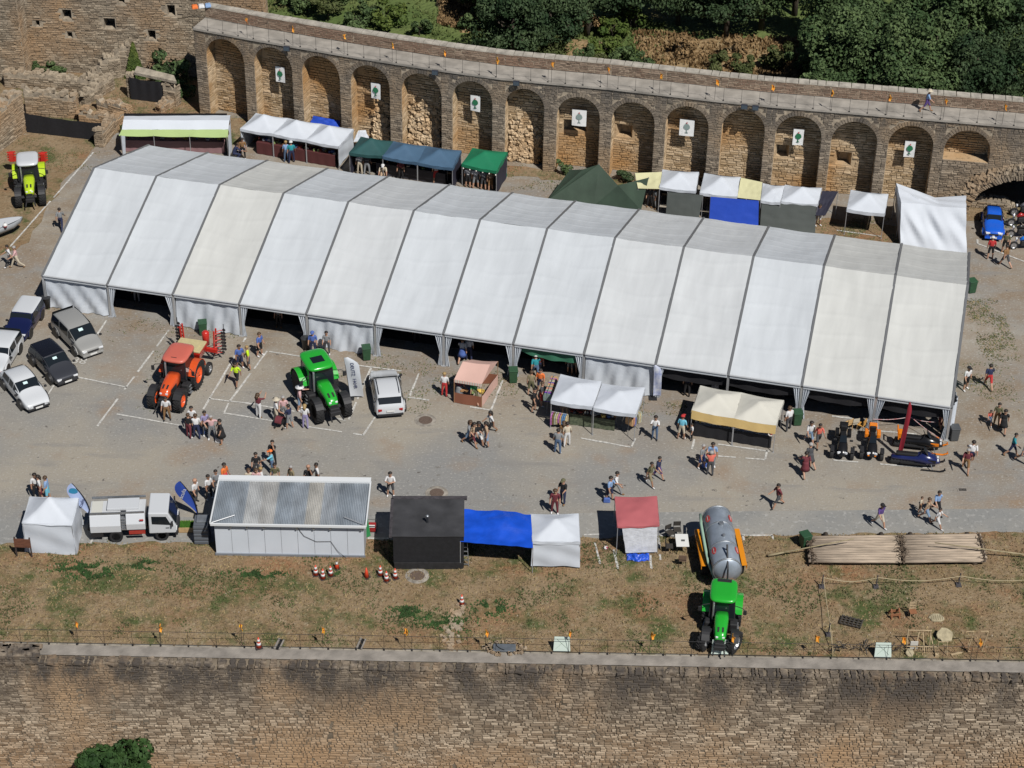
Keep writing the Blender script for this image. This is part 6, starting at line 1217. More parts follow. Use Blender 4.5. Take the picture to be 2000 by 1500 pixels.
def threewheeler(label, loc, ang, col, col2):
    o = thing('three_wheeler', label, 'motorcycle', loc, ang)
    for s_ in (-1, 1):
        wheel(o, (.95, s_ * .60, .30), .30, .22, M('rim_dark', (.05, .05, .05), .5), 0, .6); bev(MB().box((.95, s_ * .60, .66), (.55, .24, .05)).build('mudguard', TRIM, o), .02); MB().tube([(.7, s_ * .15, .4), (.95, s_ * .55, .3)], .04, 5).build('suspension_arm', IRON, o); MB().box((1.28, s_ * .2, .62), (.1, .2, .1), rz=s_ * -.4).build('headlight', LAMP, o); bev(MB().box((-.65, s_ * .36, .72), (.6, .24, .34)).build('pannier', col2, o), .06); MB().tube([(.25, s_ * .1, 1.0), (.2, s_ * .42, 1.02)], .02, 5).build('handlebar', IRON, o); bev(MB().box((.5, s_ * .48, 1.0), (.06, .2, .12)).build('mirror', TRIM, o), .02)
    wheel(o, (-.85, 0, .31), .31, .26, M('rim_dark', (.05, .05, .05), .5), 0, .6)
    rg = []
    for x, hw, zb, zt in ((-.9, .18, .55, .8), (-.5, .24, .4, .82), (0, .26, .32, .78), (.35, .30, .3, .95), (.75, .32, .3, .88), (1.15, .30, .35, .72), (1.4, .14, .42, .56)): rg.append([Vector((x, y, z)) for y, z in ((hw * .8, zb), (hw, (zb + zt) / 2), (hw * .6, zt), (-hw * .6, zt), (-hw, (zb + zt) / 2), (-hw * .8, zb))])
    MB().loft(rg).build('fairing', col, o, True); bev(MB().box((-.2, 0, .86), (.75, .34, .14)).build('seat', DARK, o), .05); bev(MB().box((-.75, 0, 1.0), (.2, .4, .4)).build('backrest', DARK, o), .06); bev(MB().box((-.95, 0, 1.05), (.4, .5, .34)).build('top_case', col2, o), .06); solid(MB().quad(Vector((.65, -.22, .95)), Vector((.65, .22, .95)), Vector((.45, .18, 1.3)), Vector((.45, -.18, 1.3))).build('windshield', GLASS, o), .01)
    MB().box((1.3, 0, .5), (.14, .5, .06)).build('nose_trim', col2, o)
PO2 = paint('ski_orange', (.72, .20, .01)); PBK = M('gloss_black', (.012, .012, .013), .25)
pw = lambda a, b: (lambda A, B: ((A + B) / 2, dirang(A, B)))(G(*a), G(*b))
l_, a_ = pw((1645, 853), (1643, 900)); threewheeler('black three-wheeled motorcycle with luggage cases', l_, a_, PBK, PBK)
l_, a_ = pw((1702, 853), (1701, 903)); threewheeler('orange and black three-wheeled motorcycle', l_, a_, PBK, PO2)
def snowmobile(label, loc, ang, col, col2, rack=None):
    o = thing('snowmobile', label, 'snowmobile', loc, ang)
    bev(MB().box((-.55, 0, .25), (2.3, .42, .34)).build('track', TYRE, o), .12)
    for k in range(12): MB().box((-1.6 + k * .19, 0, .43), (.05, .44, .04)).build('track_lug', TYRE, o)
    rg = []
    for x, hw, zb, zt in ((-1.6, .20, .45, .62), (-1.0, .24, .42, .70), (-.3, .26, .4, .74), (.1, .36, .35, .95), (.5, .42, .32, .95), (.9, .38, .34, .78), (1.25, .2, .4, .55)): rg.append([Vector((x, y, z)) for y, z in ((hw * .8, zb), (hw, (zb + zt) / 2), (hw * .55, zt), (-hw * .55, zt), (-hw, (zb + zt) / 2), (-hw * .8, zb))])
    MB().loft(rg).build('cowling', col, o, True); bev(MB().box((-.7, 0, .80), (1.3, .34, .18)).build('seat', DARK, o), .06); solid(MB().quad(Vector((.5, -.28, .95)), Vector((.5, .28, .95)), Vector((.22, .22, 1.3)), Vector((.22, -.22, 1.3))).build('windshield', GLASS, o), .01)
    MB().tube([(.05, -.38, 1.08), (.15, 0, 1.05), (.05, .38, 1.08)], .025, 5).build('handlebar', IRON, o)
    for s_ in (-1, 1):
        MB().tube([(.2, s_ * .48, .05), (1.3, s_ * .48, .05), (1.6, s_ * .48, .2), (1.55, s_ * .48, .3)], .055, 6).build('ski', col2, o); MB().tube([(.7, s_ * .25, .5), (.85, s_ * .48, .12)], .03, 5).build('ski_leg', STEEL, o); MB().box((-.3, s_ * .32, .34), (1.5, .14, .04)).build('footboard', IRON, o); bev(MB().box((.75, s_ * .36, .62), (.5, .05, .2)).build('side_panel', col2, o), .02); MB().box((1.12, s_ * .14, .62), (.1, .16, .09)).build('headlight', LAMP, o)
    if rack: MB().tube([(-1.4, -.26, .7), (-1.5, -.26, 1.35), (-1.5, .26, 1.35), (-1.4, .26, .7)], .05, 6).build('rack', rack, o); bev(MB().box((-1.3, 0, .95), (.3, .5, .4)).build('rear_box', rack, o), .05)
l_, a_ = pw((1760, 872), (1836, 880)); snowmobile('orange snowmobile with an upright rear rack', l_, a_, PBK, PO2, PO2)
l_, a_ = pw((1752, 905), (1832, 913)); snowmobile('dark blue and black snowmobile with black skis', l_, a_, paint('cowl_navy', (.012, .018, .09)), PBK)
# boat on the yard edge
bo = thing('motor_boat', 'white and grey motor boat with a red and white float on its bow', 'boat', G(-12, 465), R(28)); rg = []
for x, hw, zk, zt in ((-2.2, .78, .35, .95), (-1.0, .82, .32, .95), (.4, .74, .34, 1.0), (1.4, .5, .45, 1.06), (1.95, .22, .7, 1.1), (2.15, .04, .95, 1.12)): rg.append([Vector((x, y, z)) for y, z in ((0, zk), (hw * .7, zk + .15), (hw, zt), (hw * .86, zt + .03), (hw * .8, zt - (.35 if x < .6 else .0)), (-hw * .8, zt - (.35 if x < .6 else .0)), (-hw * .86, zt + .03), (-hw, zt), (-hw * .7, zk + .15))])
MB().loft(rg).build('hull', [M('hull_grey', (.30, .32, .34), .4)], bo, True); MB().add([Vector((.4, -.62, 1.04)), Vector((1.9, -.2, 1.13)), Vector((2.1, 0, 1.14)), Vector((1.9, .2, 1.13)), Vector((.4, .62, 1.04))], [(0, 1, 2, 3, 4)]).build('foredeck', PW, bo); bev(MB().box((-.6, 0, .8), (.5, 1.0, .35)).build('seat', DARK, bo), .06)
fl_ = thing('float', 'red and white round float lying on the boat', 'float', G(10, 440, 1.2)); mb = MB().lathe([(.001, -.17), (.12, -.12), (.17, 0), (.12, .12), (.001, .17)], 14); mb.m = [0 if (i // 14) < 2 else 1 for i in range(len(mb.f))]; mb.build('ball', [B_RED, PLATE], fl_, True); MB().tube([(0, 0, .16), (0, 0, .24)], .015, 5).build('eyelet', IRON, fl_)

# ================================================================ people
SKIN = M('skin', (.42, .24, .16), .6, var=.08, scale=8); SKIN2 = M('skin_tan', (.30, .165, .105), .6, var=.08, scale=8)
def FK(p):
    """joint positions of a standing figure facing +X for a pose dict"""
    J = {}; g = lambda k, d=0: R(p.get(k, d))
    h = 0.0; J['pel'] = Vector((0, 0, 0)); lean = g('lean', 2); sp = Vector((math.sin(lean), 0, math.cos(lean)))
    J['waist'] = sp * .13; J['chest'] = sp * .32; J['neck'] = sp * .50; hd = g('head', 4) + lean * .6; hv = Vector((math.sin(hd), 0, math.cos(hd)))
    J['jaw'] = J['neck'] + hv * .10 + Vector((.012, 0, 0)); J['head'] = J['neck'] + hv * .19; J['top'] = J['neck'] + hv * .26
    for s_, n in ((1, 'l'), (-1, 'r')):
        f, k = g('hip' + n), g('knee' + n, 4); sp_ = g('spread', 3)
        J['hip' + n] = Vector((0, s_ * .085, -.03)); d = Vector((math.sin(f), s_ * math.sin(sp_), -math.cos(f))); J['knee' + n] = J['hip' + n] + d * .42
        d2 = Vector((math.sin(f - k), s_ * math.sin(sp_) * .6, -math.cos(f - k))); J['ank' + n] = J['knee' + n] + d2 * .41; fo = f - k + math.pi / 2; J['toe' + n] = J['ank' + n] + Vector((math.cos(f - k) * .15, s_ * .02, -.03 + math.sin(f - k) * .12))
        sh, ab, el, inw = g('sh' + n, 4), g('ab' + n, 8), g('el' + n, 12), g('in' + n, 0)
        J['sho' + n] = sp * .455 + Vector((0, s_ * .165, 0)); d = Vector((math.sin(sh) * math.cos(ab), s_ * math.sin(ab), -math.cos(sh) * math.cos(ab))); J['elb' + n] = J['sho' + n] + d * .27
        t = sh + el; d2 = Vector((math.sin(t) * math.cos(inw), s_ * (math.sin(ab) * .5 * math.cos(inw) - math.sin(inw)), -math.cos(t) * math.cos(inw))).normalized(); J['wri' + n] = J['elb' + n] + d2 * .24; J['han' + n] = J['wri' + n] + d2 * .08; J['hd' + n] = d2
    low = min(J['toel'].z, J['toer'].z, J['ankl'].z - .04, J['ankr'].z - .04)
    dz = -low + .035
    for k in J:
        if not k.startswith('hd'): J[k] = J[k] + Vector((0, 0, dz))
    return J
BONES = [('pel', 'waist', 2), ('waist', 'chest', 1), ('chest', 'neck', 1), ('neck', 'jaw', 0), ('jaw', 'head', 0), ('head', 'top', 0)] + [b for n in 'lr' for b in (('pel', 'hip' + n, 2), ('hip' + n, 'knee' + n, 2), ('knee' + n, 'ank' + n, 3), ('ank' + n, 'toe' + n, 4), ('chest', 'sho' + n, 1), ('sho' + n, 'elb' + n, 1), ('elb' + n, 'wri' + n, 5), ('wri' + n, 'han' + n, 0))]
RADII = {'pel': .125, 'waist': .118, 'chest': .130, 'neck': .058, 'jaw': .072, 'head': .098, 'top': .068, 'hip': .092, 'knee': .062, 'ank': .042, 'toe': .038, 'sho': .066, 'elb': .046, 'wri': .034, 'han': .036}
def body_mesh(name, pose):
    J = FK(pose); keys = [k for k in J if not k.startswith('hd')]; ix = {k: i for i, k in enumerate(keys)}
    me = bpy.data.meshes.new(name + '_sk'); me.from_pydata([J[k] for k in keys], [(ix[a], ix[b]) for a, b, _ in BONES], []); ob = bpy.data.objects.new(name, me); C.objects.link(ob)
    ob.modifiers.new('skin', 'SKIN'); sv = me.skin_vertices[0].data
    for k in keys:
        r_ = RADII.get(k) or RADII[k[:-1]]; sv[ix[k]].radius = (r_, r_)
        sv[ix[k]].use_root = (k == 'pel')
    ss = ob.modifiers.new('sub', 'SUBSURF'); ss.levels = 2
    dgr = bpy.context.evaluated_depsgraph_get(); ev = ob.evaluated_get(dgr); m2 = ev.to_mesh()
    V = [v.co.copy() for v in m2.vertices]; F = [tuple(p.vertices) for p in m2.polygons]; ev.to_mesh_clear()
    mb = MB()
    segs = [(J[a], J[b], m) for a, b, m in BONES]; mi = []
    for f in F:
        c_ = sum((V[i] for i in f), Vector()) / len(f); best, bm = 1e9, 0
        for a, b, m in segs:
            d = b - a; t = max(0, min(1, (c_ - a).dot(d) / d.length_squared)); q = (c_ - (a + d * t)).length
            if q < best: best, bm = q, m
        mi.append(bm)
    mb.v = [tuple(v) for v in V]; mb.f = F; mb.m = mi; mb.t = [.5] * len(V)
    hv = (J['top'] - J['jaw']).normalized(); fw = Vector((hv.z, 0, -hv.x)); H = J['head']
    mb.box(H + fw * .095 - hv * .02, (.035, .026, .04), 0); mb.box(H + fw * .085 - hv * .065, (.02, .045, .012), 6)
    for s_ in (-1, 1): mb.box(H + fw * .088 + Vector((0, s_ * .033, 0)) + hv * .012, (.012, .022, .012), 6); mb.box(H + Vector((0, s_ * .096, 0)) - hv * .01, (.035, .018, .05), 0)
    for n, s_ in (('l', 1), ('r', -1)):
        d = J['hd' + n]; side = d.cross(Vector((0, 1, 0))); side = side.normalized() if side.length > .1 else Vector((1, 0, 0))
        for k in range(4): ln = (.060, .072, .068, .052)[k]; o_ = J['han' + n] + side * (.027 - .018 * k); mb.tube([o_, o_ + d * ln * .6, o_ + d * ln + side.cross(d) * .012], [.0095, .009, .007], 5, 0)
        o_ = J['wri' + n] + d * .03 + side * .03; mb.tube([o_, o_ + d * .03 + side * .022, o_ + d * .06 + side * .026], [.011, .010, .008], 5, 0)
    out = mb.mesh(name, [SKIN] * 7, True); bpy.data.objects.remove(ob); return out, J
POSE = {'stand': dict(hipl=3, hipr=-3, spread=4), 'stand2': dict(hipl=-4, hipr=5, spread=5, shl=-6, elr=25, lean=3), 'folded': dict(spread=5, shl=28, shr=28, ell=75, elr=75, inl=55, inr=55, abl=14, abr=14), 'walk': dict(hipl=24, hipr=-20, kneel=8, kneer=22, shl=-22, shr=24, ell=18, elr=25, lean=5), 'walk2': dict(hipl=-18, hipr=26, kneel=26, kneer=10, shl=26, shr=-20, ell=35, elr=15, lean=4), 'phone': dict(hipl=2, hipr=-4, shl=55, shr=60, ell=80, elr=75, inl=15, inr=15, head=-4), 'carry': dict(hipl=8, hipr=-8, shl=25, shr=5, ell=70, elr=10, spread=4), 'hips': dict(spread=7, shl=-15, shr=-15, abl=45, abr=45, ell=70, elr=70, inl=40, inr=40), 'point': dict(hipl=4, hipr=-6, shl=70, ell=15, shr=0, spread=4), 'crouch': dict(hipl=85, hipr=70, kneel=110, kneer=120, lean=28, shl=40, shr=40, ell=30, elr=30), 'lookup': dict(shl=70, ell=120, inl=20, shr=5, head=-12, spread=5)}
PM = {k: body_mesh('body_' + k, v) for k, v in POSE.items()}
COLS = {'white': (.62, .62, .62), 'black': (.012, .012, .014), 'navy': (.018, .025, .07), 'grey': (.22, .23, .24), 'dark grey': (.06, .062, .068), 'blue': (.07, .13, .38), 'light blue': (.22, .34, .55), 'teal': (.02, .24, .28), 'green': (.04, .22, .08), 'olive': (.12, .115, .06), 'red': (.45, .03, .03), 'coral': (.60, .14, .10), 'orange': (.75, .18, .04), 'maroon': (.14, .025, .035), 'pink': (.58, .36, .36), 'lilac': (.28, .25, .42), 'purple': (.09, .05, .20), 'tan': (.42, .30, .20), 'brown': (.22, .12, .05), 'khaki': (.24, .20, .12), 'yellow high-visibility': (.55, .80, .02), 'jeans': (.08, .13, .22), 'denim': (.20, .29, .42), 'cyan': (.16, .48, .62), 'beige': (.50, .44, .34)}
def FAB(c): return M('fabric_' + c.replace(' ', '_').replace('-', '_'), COLS[c], .85, var=.12, scale=6, bump=.3, bscale=9)
HAIR = {'dark': M('hair_dark', (.018, .013, .010), .6), 'brown': M('hair_brown', (.07, .04, .02), .6), 'grey': M('hair_grey', (.32, .31, .30), .7), 'blond': M('hair_blond', (.33, .22, .09), .6), 'bald': SKIN}
def shell(sc=(1, 1, 1), back=1.0, n=10, m=6, low=-.25):
    mb = MB(); rg = []
    for j in range(m + 1):
        t = j / m; z = low + (1.06 - low) * t; rr = math.sqrt(max(.0, 1.1 - z * z)) if j < m else .02
        rg.append([Vector((-.012 + .103 * rr * math.cos(2 * math.pi * k / n) * sc[0] - (.035 * max(0, -z + .25) * 3 if math.cos(2 * math.pi * k / n) > .3 else 0), .103 * rr * math.sin(2 * math.pi * k / n) * sc[1], .115 * z * sc[2])) for k in range(n)])
    return mb.loft(rg)
HM = {}
def hairmesh(kind, col):
    key = (kind, col)
    if key in HM: return HM[key]
    if kind == 'hat': mb = MB().lathe([(.21, .03), (.215, .045), (.11, .055), (.10, .14), (.06, .155), (.001, .155)], 16); m = FAB(col)
    elif kind == 'cap': mb = shell((1.07, 1.07, 1.05), low=.15); mb.box((.13, 0, .035), (.12, .14, .015)); m = FAB(col)
    elif kind == 'long': mb = shell((1.08, 1.08, 1.05), low=-.2); mb.tube([(-.075, 0, .02), (-.10, 0, -.12), (-.11, 0, -.26)], [.085, .085, .04], 8); m = HAIR[col]
    else: mb = shell(); m = HAIR[col]
    HM[key] = mb.mesh('hat' if kind in ('hat', 'cap') else 'hair', m, True); return HM[key]
LP = {'walk': 'walking', 'walk2': 'walking', 'stand': 'standing', 'stand2': 'standing', 'folded': 'standing with folded arms', 'phone': 'holding up a phone', 'carry': 'standing with one arm bent', 'hips': 'with hands on hips', 'point': 'reaching out', 'crouch': 'crouching', 'lookup': 'shading the eyes'}
USED = {}
def person(px, py, pose, face, top, low, style, hair, where, h=1.74, z=0.0, long_sleeve=False, loc=None):
    """style: L long trousers, S shorts, D dress; hair: kind/colour"""
    me, J = PM[pose]; s_ = h / 1.70
    o = bpy.data.objects.new('person', me); C.objects.link(o); o.location = loc or G(px, py, z); o.rotation_euler = (0, 0, R(face)); k_ = rnd.uniform(1.08, 1.28); o.scale = (s_ * k_, s_ * k_, s_)
    sk = SKIN if rnd.random() < .7 else SKIN2; lowm = FAB(low); slots = [sk, FAB(top), lowm, lowm if style == 'L' else sk, FAB(rnd.choice(['black', 'white', 'brown'])), FAB(top) if long_sleeve else sk, HAIR['dark']]
    for i, m in enumerate(slots): o.material_slots[i].link = 'OBJECT'; o.material_slots[i].material = m
    kind, col = hair.split('/'); hv = (J['top'] - J['jaw']).normalized(); e = put(('hat' if kind in ('hat', 'cap') else 'hair'), hairmesh(kind, col), o, J['head'] + hv * .012); e.rotation_euler = (0, math.atan2(hv.x, hv.z), 0)
    if kind in ('hat', 'cap'): e2 = put('hair', hairmesh('short', 'dark'), o, J['head']); e2.rotation_euler = e.rotation_euler; e2.scale = (.97, .97, .9)
    if style == 'D':
        p = J['pel']; MB().lathe([(.135, .16), (.15, .02), (.19, -.22), (.24, -.42), (.225, -.42), (.12, .1)], 16, c=p).build('skirt', lowm, o, True)
    wear = {'L': 'trousers', 'S': 'shorts', 'D': 'skirt'}[style]; lb = 'person in %s top and %s %s %s %s' % (top, low, wear, LP[pose], where)
    if style == 'D' and top == low: lb = 'person in a %s dress %s %s' % (top, LP[pose], where)
    if kind in ('hat', 'cap'): lb = lb.replace('person in', 'person with %s %s, %s' % (col, kind, top + ' top,' if False else 'in'))
    if len(lb.split()) > 16: lb = lb.replace(' standing with one arm bent', '').replace(' standing', '').replace(' top and ', ', ')
    if len(lb.split()) > 16: lb = lb.replace(' ' + LP[pose], '')
    if len(lb.split()) > 16: lb = lb.replace('in the group ', '')
    tag(o, lb, 'person'); return o
P_ = person
Q = [(21, 521, 'walk', 200, 'white', 'dark grey', 'L', 'short/dark', 'below the boat'), (34, 523, 'walk2', 200, 'pink', 'beige', 'L', 'short/grey', 'below the boat'), (120, 449, 'walk', 90, 'grey', 'navy', 'L', 'short/dark', 'behind the marquee corner'),
 (463, 752, 'walk', 250, 'yellow high-visibility', 'black', 'S', 'short/dark', 'between orange and green tractors'), (469, 719, 'stand', 300, 'blue', 'navy', 'S', 'short/dark', 'with the high-visibility pair'), (486, 721, 'stand2', 190, 'yellow high-visibility', 'dark grey', 'S', 'short/blond', 'facing the person in blue'), (508, 695, 'stand', 330, 'blue', 'black', 'S', 'short/brown', 'alone by the marquee wall'),
 (327, 821, 'stand2', 270, 'white', 'brown', 'L', 'short/dark', 'before the orange tractor'), (370, 855, 'stand', 60, 'black', 'maroon', 'L', 'short/brown', 'in the group below the orange tractor'), (377, 840, 'stand', 270, 'white', 'black', 'L', 'short/dark', 'in the group below the orange tractor'), (385, 856, 'carry', 100, 'white', 'navy', 'L', 'short/brown', 'in the group below the orange tractor'), (402, 849, 'stand2', 300, 'lilac', 'dark grey', 'L', 'short/dark', 'in the group below the orange tractor'), (415, 858, 'hips', 280, 'pink', 'grey', 'L', 'short/grey', 'in the group below the orange tractor'), (433, 866, 'stand', 200, 'black', 'black', 'D', 'short/dark', 'in the group below the orange tractor'),
 (506, 815, 'phone', 60, 'maroon', 'white', 'L', 'long/brown', 'watching the green tractor'), (540, 825, 'stand2', 20, 'white', 'beige', 'L', 'hat/beige', 'beside the pushchair'), (555, 820, 'stand', 280, 'pink', 'grey', 'L', 'short/grey', 'behind the pushchair'), (566, 837, 'carry', 150, 'navy', 'grey', 'S', 'short/dark', 'beside the pushchair'), (597, 837, 'stand', 90, 'white', 'lilac', 'L', 'long/blond', 'close to the green tractor tyre'), (586, 801, 'point', 10, 'pink', 'denim', 'S', 'hat/white', 'at the green tractor'), (612, 692, 'stand', 270, 'blue', 'navy', 'L', 'cap/blue', 'behind the green tractor'), (639, 692, 'stand', 270, 'grey', 'dark grey', 'L', 'short/dark', 'behind the green tractor'),
 (868, 774, 'stand', 80, 'white', 'red', 'L', 'short/blond', 'beside the pink stall'), (897, 781, 'stand2', 70, 'maroon', 'grey', 'D', 'long/brown', 'before the pink stall'), (927, 787, 'walk', 100, 'green', 'olive', 'S', 'short/dark', 'before the pink stall'), (903, 706, 'walk2', 80, 'white', 'blue', 'D', 'short/brown', 'behind the pink stall'), (916, 704, 'stand', 90, 'white', 'navy', 'L', 'short/dark', 'entering the marquee behind the pink stall'), (1046, 738, 'walk', 100, 'teal', 'jeans', 'L', 'cap/white', 'at the marquee opening'), (1052, 732, 'walk2', 100, 'coral', 'navy', 'L', 'short/dark', 'at the marquee opening'), (1037, 771, 'stand2', 80, 'khaki', 'olive', 'S', 'short/brown', 'above the clothes stall'), (1055, 766, 'stand', 250, 'orange', 'navy', 'S', 'short/dark', 'above the clothes stall'), (1043, 804, 'stand', 340, 'black', 'black', 'S', 'short/dark', 'at the clothes rack'), (1057, 792, 'stand2', 350, 'dark grey', 'red', 'S', 'short/brown', 'browsing the clothes rack'), (1103, 818, 'stand', 270, 'orange', 'tan', 'L', 'short/blond', 'under the white gazebo'), (1128, 808, 'stand2', 270, 'maroon', 'black', 'L', 'short/dark', 'behind the camouflage table'), (1089, 885, 'stand', 80, 'grey', 'jeans', 'L', 'short/dark', 'below the clothes stall'), (1107, 872, 'stand2', 100, 'beige', 'white', 'L', 'short/dark', 'below the clothes stall'), (1100, 870, 'stand', 90, 'brown', 'tan', 'L', 'long/brown', 'below the clothes stall'), (1278, 859, 'phone', 260, 'white', 'jeans', 'L', 'long/dark', 'between the white and cream gazebos'),
 (917, 866, 'walk', 330, 'grey', 'denim', 'S', 'long/brown', 'in the group of girls in mid yard'), (925, 870, 'walk2', 320, 'tan', 'maroon', 'S', 'long/dark', 'in the group of girls in mid yard'), (934, 868, 'walk', 300, 'black', 'white', 'S', 'long/dark', 'in the group of girls in mid yard'), (950, 871, 'stand2', 190, 'tan', 'denim', 'S', 'long/dark', 'in the group of girls in mid yard'), (959, 848, 'walk', 200, 'white', 'black', 'S', 'long/dark', 'joining the group of girls'), (1113, 730, 'stand', 260, 'coral', 'grey', 'S', 'short/dark', 'in the shade of the marquee'), (1121, 729, 'stand', 260, 'white', 'beige', 'S', 'short/dark', 'in the shade of the marquee'),
 (1330, 858, 'stand2', 60, 'cyan', 'beige', 'S', 'cap/red', 'at the end of the cream gazebo'), (1341, 774, 'stand', 80, 'navy', 'black', 'L', 'short/dark', 'behind the cream gazebo'), (1370, 915, 'carry', 320, 'grey', 'blue', 'S', 'short/grey', 'in the trio before the cream gazebos'), (1386, 928, 'phone', 90, 'coral', 'dark grey', 'L', 'short/grey', 'in the trio before the cream gazebos'), (1389, 911, 'stand', 270, 'light blue', 'grey', 'L', 'short/dark', 'in the trio before the cream gazebos'), (1539, 841, 'stand2', 120, 'white', 'dark grey', 'L', 'short/brown', 'by the wheelie bin'), (1580, 867, 'walk', 280, 'white', 'denim', 'S', 'long/dark', 'beside the one in coral'), (1597, 872, 'walk2', 280, 'coral', 'dark grey', 'S', 'short/dark', 'walking from the cream gazebo'), (1580, 912, 'walk', 110, 'dark grey', 'dark grey', 'D', 'short/grey', 'beside the one in brown dress'), (1571, 929, 'walk2', 100, 'maroon', 'maroon', 'D', 'short/dark', 'near the black three-wheeler'), (1284, 937, 'walk', 320, 'navy', 'purple', 'S', 'short/dark', 'beside the one in olive'), (1269, 948, 'walk2', 320, 'olive', 'khaki', 'S', 'short/dark', 'crossing the open yard'),
 (1885, 921, 'walk', 260, 'maroon', 'brown', 'S', 'short/grey', 'near the snowmobiles'), (1895, 907, 'walk2', 80, 'white', 'navy', 'S', 'short/dark', 'near the snowmobiles'), (1945, 833, 'stand', 250, 'olive', 'brown', 'L', 'short/dark', 'with a child near the marquee end'), (1957, 844, 'walk', 260, 'black', 'black', 'D', 'long/dark', 'near the marquee end'), (1975, 891, 'walk', 340, 'teal', 'navy', 'S', 'short/dark', 'striding past the marquee end'), (1997, 905, 'walk2', 340, 'grey', 'denim', 'S', 'short/dark', 'striding past the marquee end'), (1835, 839, 'stand', 200, 'tan', 'maroon', 'S', 'short/dark', 'inside the marquee corner'), (1885, 761, 'stand2', 300, 'white', 'black', 'S', 'cap/black', 'beside the marquee gable'), (1929, 757, 'walk', 90, 'navy', 'red', 'S', 'short/dark', 'beside the marquee gable'), (1716, 1029, 'walk', 300, 'purple', 'beige', 'S', 'cap/black', 'on the lane above the log raft'), (1807, 1018, 'walk2', 340, 'tan', 'denim', 'S', 'short/brown', 'in the family on the lane'), (1827, 1004, 'walk', 290, 'light blue', 'black', 'S', 'short/dark', 'in the family on the lane'), (1518, 991, 'walk', 200, 'maroon', 'dark grey', 'S', 'short/dark', 'alone in the yard above the tanker'), (1201, 967, 'walk', 340, 'white', 'grey', 'L', 'short/dark', 'above the faded red gazebo'), (1190, 978, 'carry', 330, 'light blue', 'navy', 'S', 'short/dark', 'with a blue bag above the faded red gazebo'), (1099, 983, 'carry', 240, 'black', 'navy', 'L', 'cap/olive', 'above the white gazebo with closed back'), (1083, 1003, 'stand', 270, 'maroon', 'maroon', 'L', 'long/brown', 'behind the white gazebo with closed back'), (763, 969, 'folded', 268, 'white', 'dark grey', 'S', 'short/dark', 'by the portable cabin corner'),
 (534, 908, 'lookup', 255, 'black', 'black', 'L', 'short/dark', 'behind the queue at the cabin'), (502, 931, 'stand', 280, 'black', 'dark grey', 'L', 'short/dark', 'in the queue at the cabin'), (532, 926, 'point', 200, 'cyan', 'jeans', 'L', 'cap/orange', 'in the queue at the cabin'), (539, 952, 'stand2', 270, 'olive', 'beige', 'S', 'short/dark', 'in the queue at the cabin'), (571, 957, 'stand', 230, 'khaki', 'black', 'S', 'short/grey', 'in the queue at the cabin'), (604, 957, 'lookup', 270, 'black', 'navy', 'S', 'short/bald', 'in the queue at the cabin'), (621, 952, 'stand2', 200, 'white', 'black', 'S', 'short/dark', 'at the end of the cabin queue'), (440, 952, 'stand', 330, 'orange', 'red', 'D', 'short/dark', 'behind the portable cabin'), (424, 965, 'stand2', 300, 'grey', 'dark grey', 'L', 'short/dark', 'behind the cabin corner'), (409, 975, 'stand', 320, 'white', 'black', 'L', 'short/dark', 'beside the dark water tank'), (383, 983, 'stand2', 330, 'white', 'dark grey', 'L', 'short/bald', 'beside the royal blue sail banner'), (488, 962, 'stand', 280, 'beige', 'navy', 'L', 'short/brown', 'close behind the cabin roof'), (503, 962, 'carry', 270, 'pink', 'grey', 'L', 'short/brown', 'close behind the cabin roof'), (513, 960, 'stand2', 200, 'white', 'grey', 'L', 'short/blond', 'close behind the cabin roof'),
 (73, 972, 'stand', 300, 'white', 'black', 'L', 'short/dark', 'behind the closed white gazebo'), (81, 976, 'stand2', 200, 'white', 'maroon', 'S', 'long/dark', 'behind the closed white gazebo'), (95, 978, 'stand', 180, 'light blue', 'cyan', 'S', 'short/brown', 'behind the closed white gazebo'),
 (560, 317, 'stand', 100, 'light blue', 'jeans', 'L', 'short/blond', 'at the wine-red counter'), (570, 318, 'stand2', 100, 'teal', 'navy', 'L', 'cap/white', 'at the wine-red counter'), (475, 311, 'stand', 280, 'brown', 'black', 'L', 'long/dark', 'between the two white stalls'), (457, 312, 'crouch', 20, 'navy', 'navy', 'L', 'short/brown', 'between the two white stalls'), (703, 341, 'stand', 100, 'white', 'beige', 'L', 'short/dark', 'under the dark teal gazebo'), (717, 342, 'stand2', 80, 'dark grey', 'grey', 'L', 'short/dark', 'under the dark teal gazebo'), (783, 352, 'stand', 270, 'maroon', 'black', 'L', 'cap/white', 'before the slate blue gazebos'), (749, 348, 'crouch', 270, 'beige', 'tan', 'L', 'cap/white', 'before the slate blue gazebos'), (852, 358, 'stand2', 90, 'white', 'red', 'S', 'short/dark', 'at the slate blue gazebo'), (914, 366, 'stand', 90, 'white', 'black', 'S', 'short/dark', 'under the bright green gazebo'), (929, 368, 'stand2', 85, 'white', 'grey', 'S', 'short/brown', 'under the bright green gazebo'), (944, 371, 'stand', 95, 'grey', 'dark grey', 'S', 'hat/beige', 'under the bright green gazebo'), (958, 373, 'stand2', 110, 'tan', 'brown', 'S', 'long/blond', 'under the bright green gazebo'), (1268, 405, 'stand', 270, 'dark grey', 'black', 'L', 'short/grey', 'beside the green tarpaulin'), (1277, 407, 'stand2', 200, 'grey', 'grey', 'L', 'short/brown', 'beside the green tarpaulin'), (1597, 441, 'stand', 300, 'black', 'white', 'S', 'short/dark', 'by the navy awning sheet'),
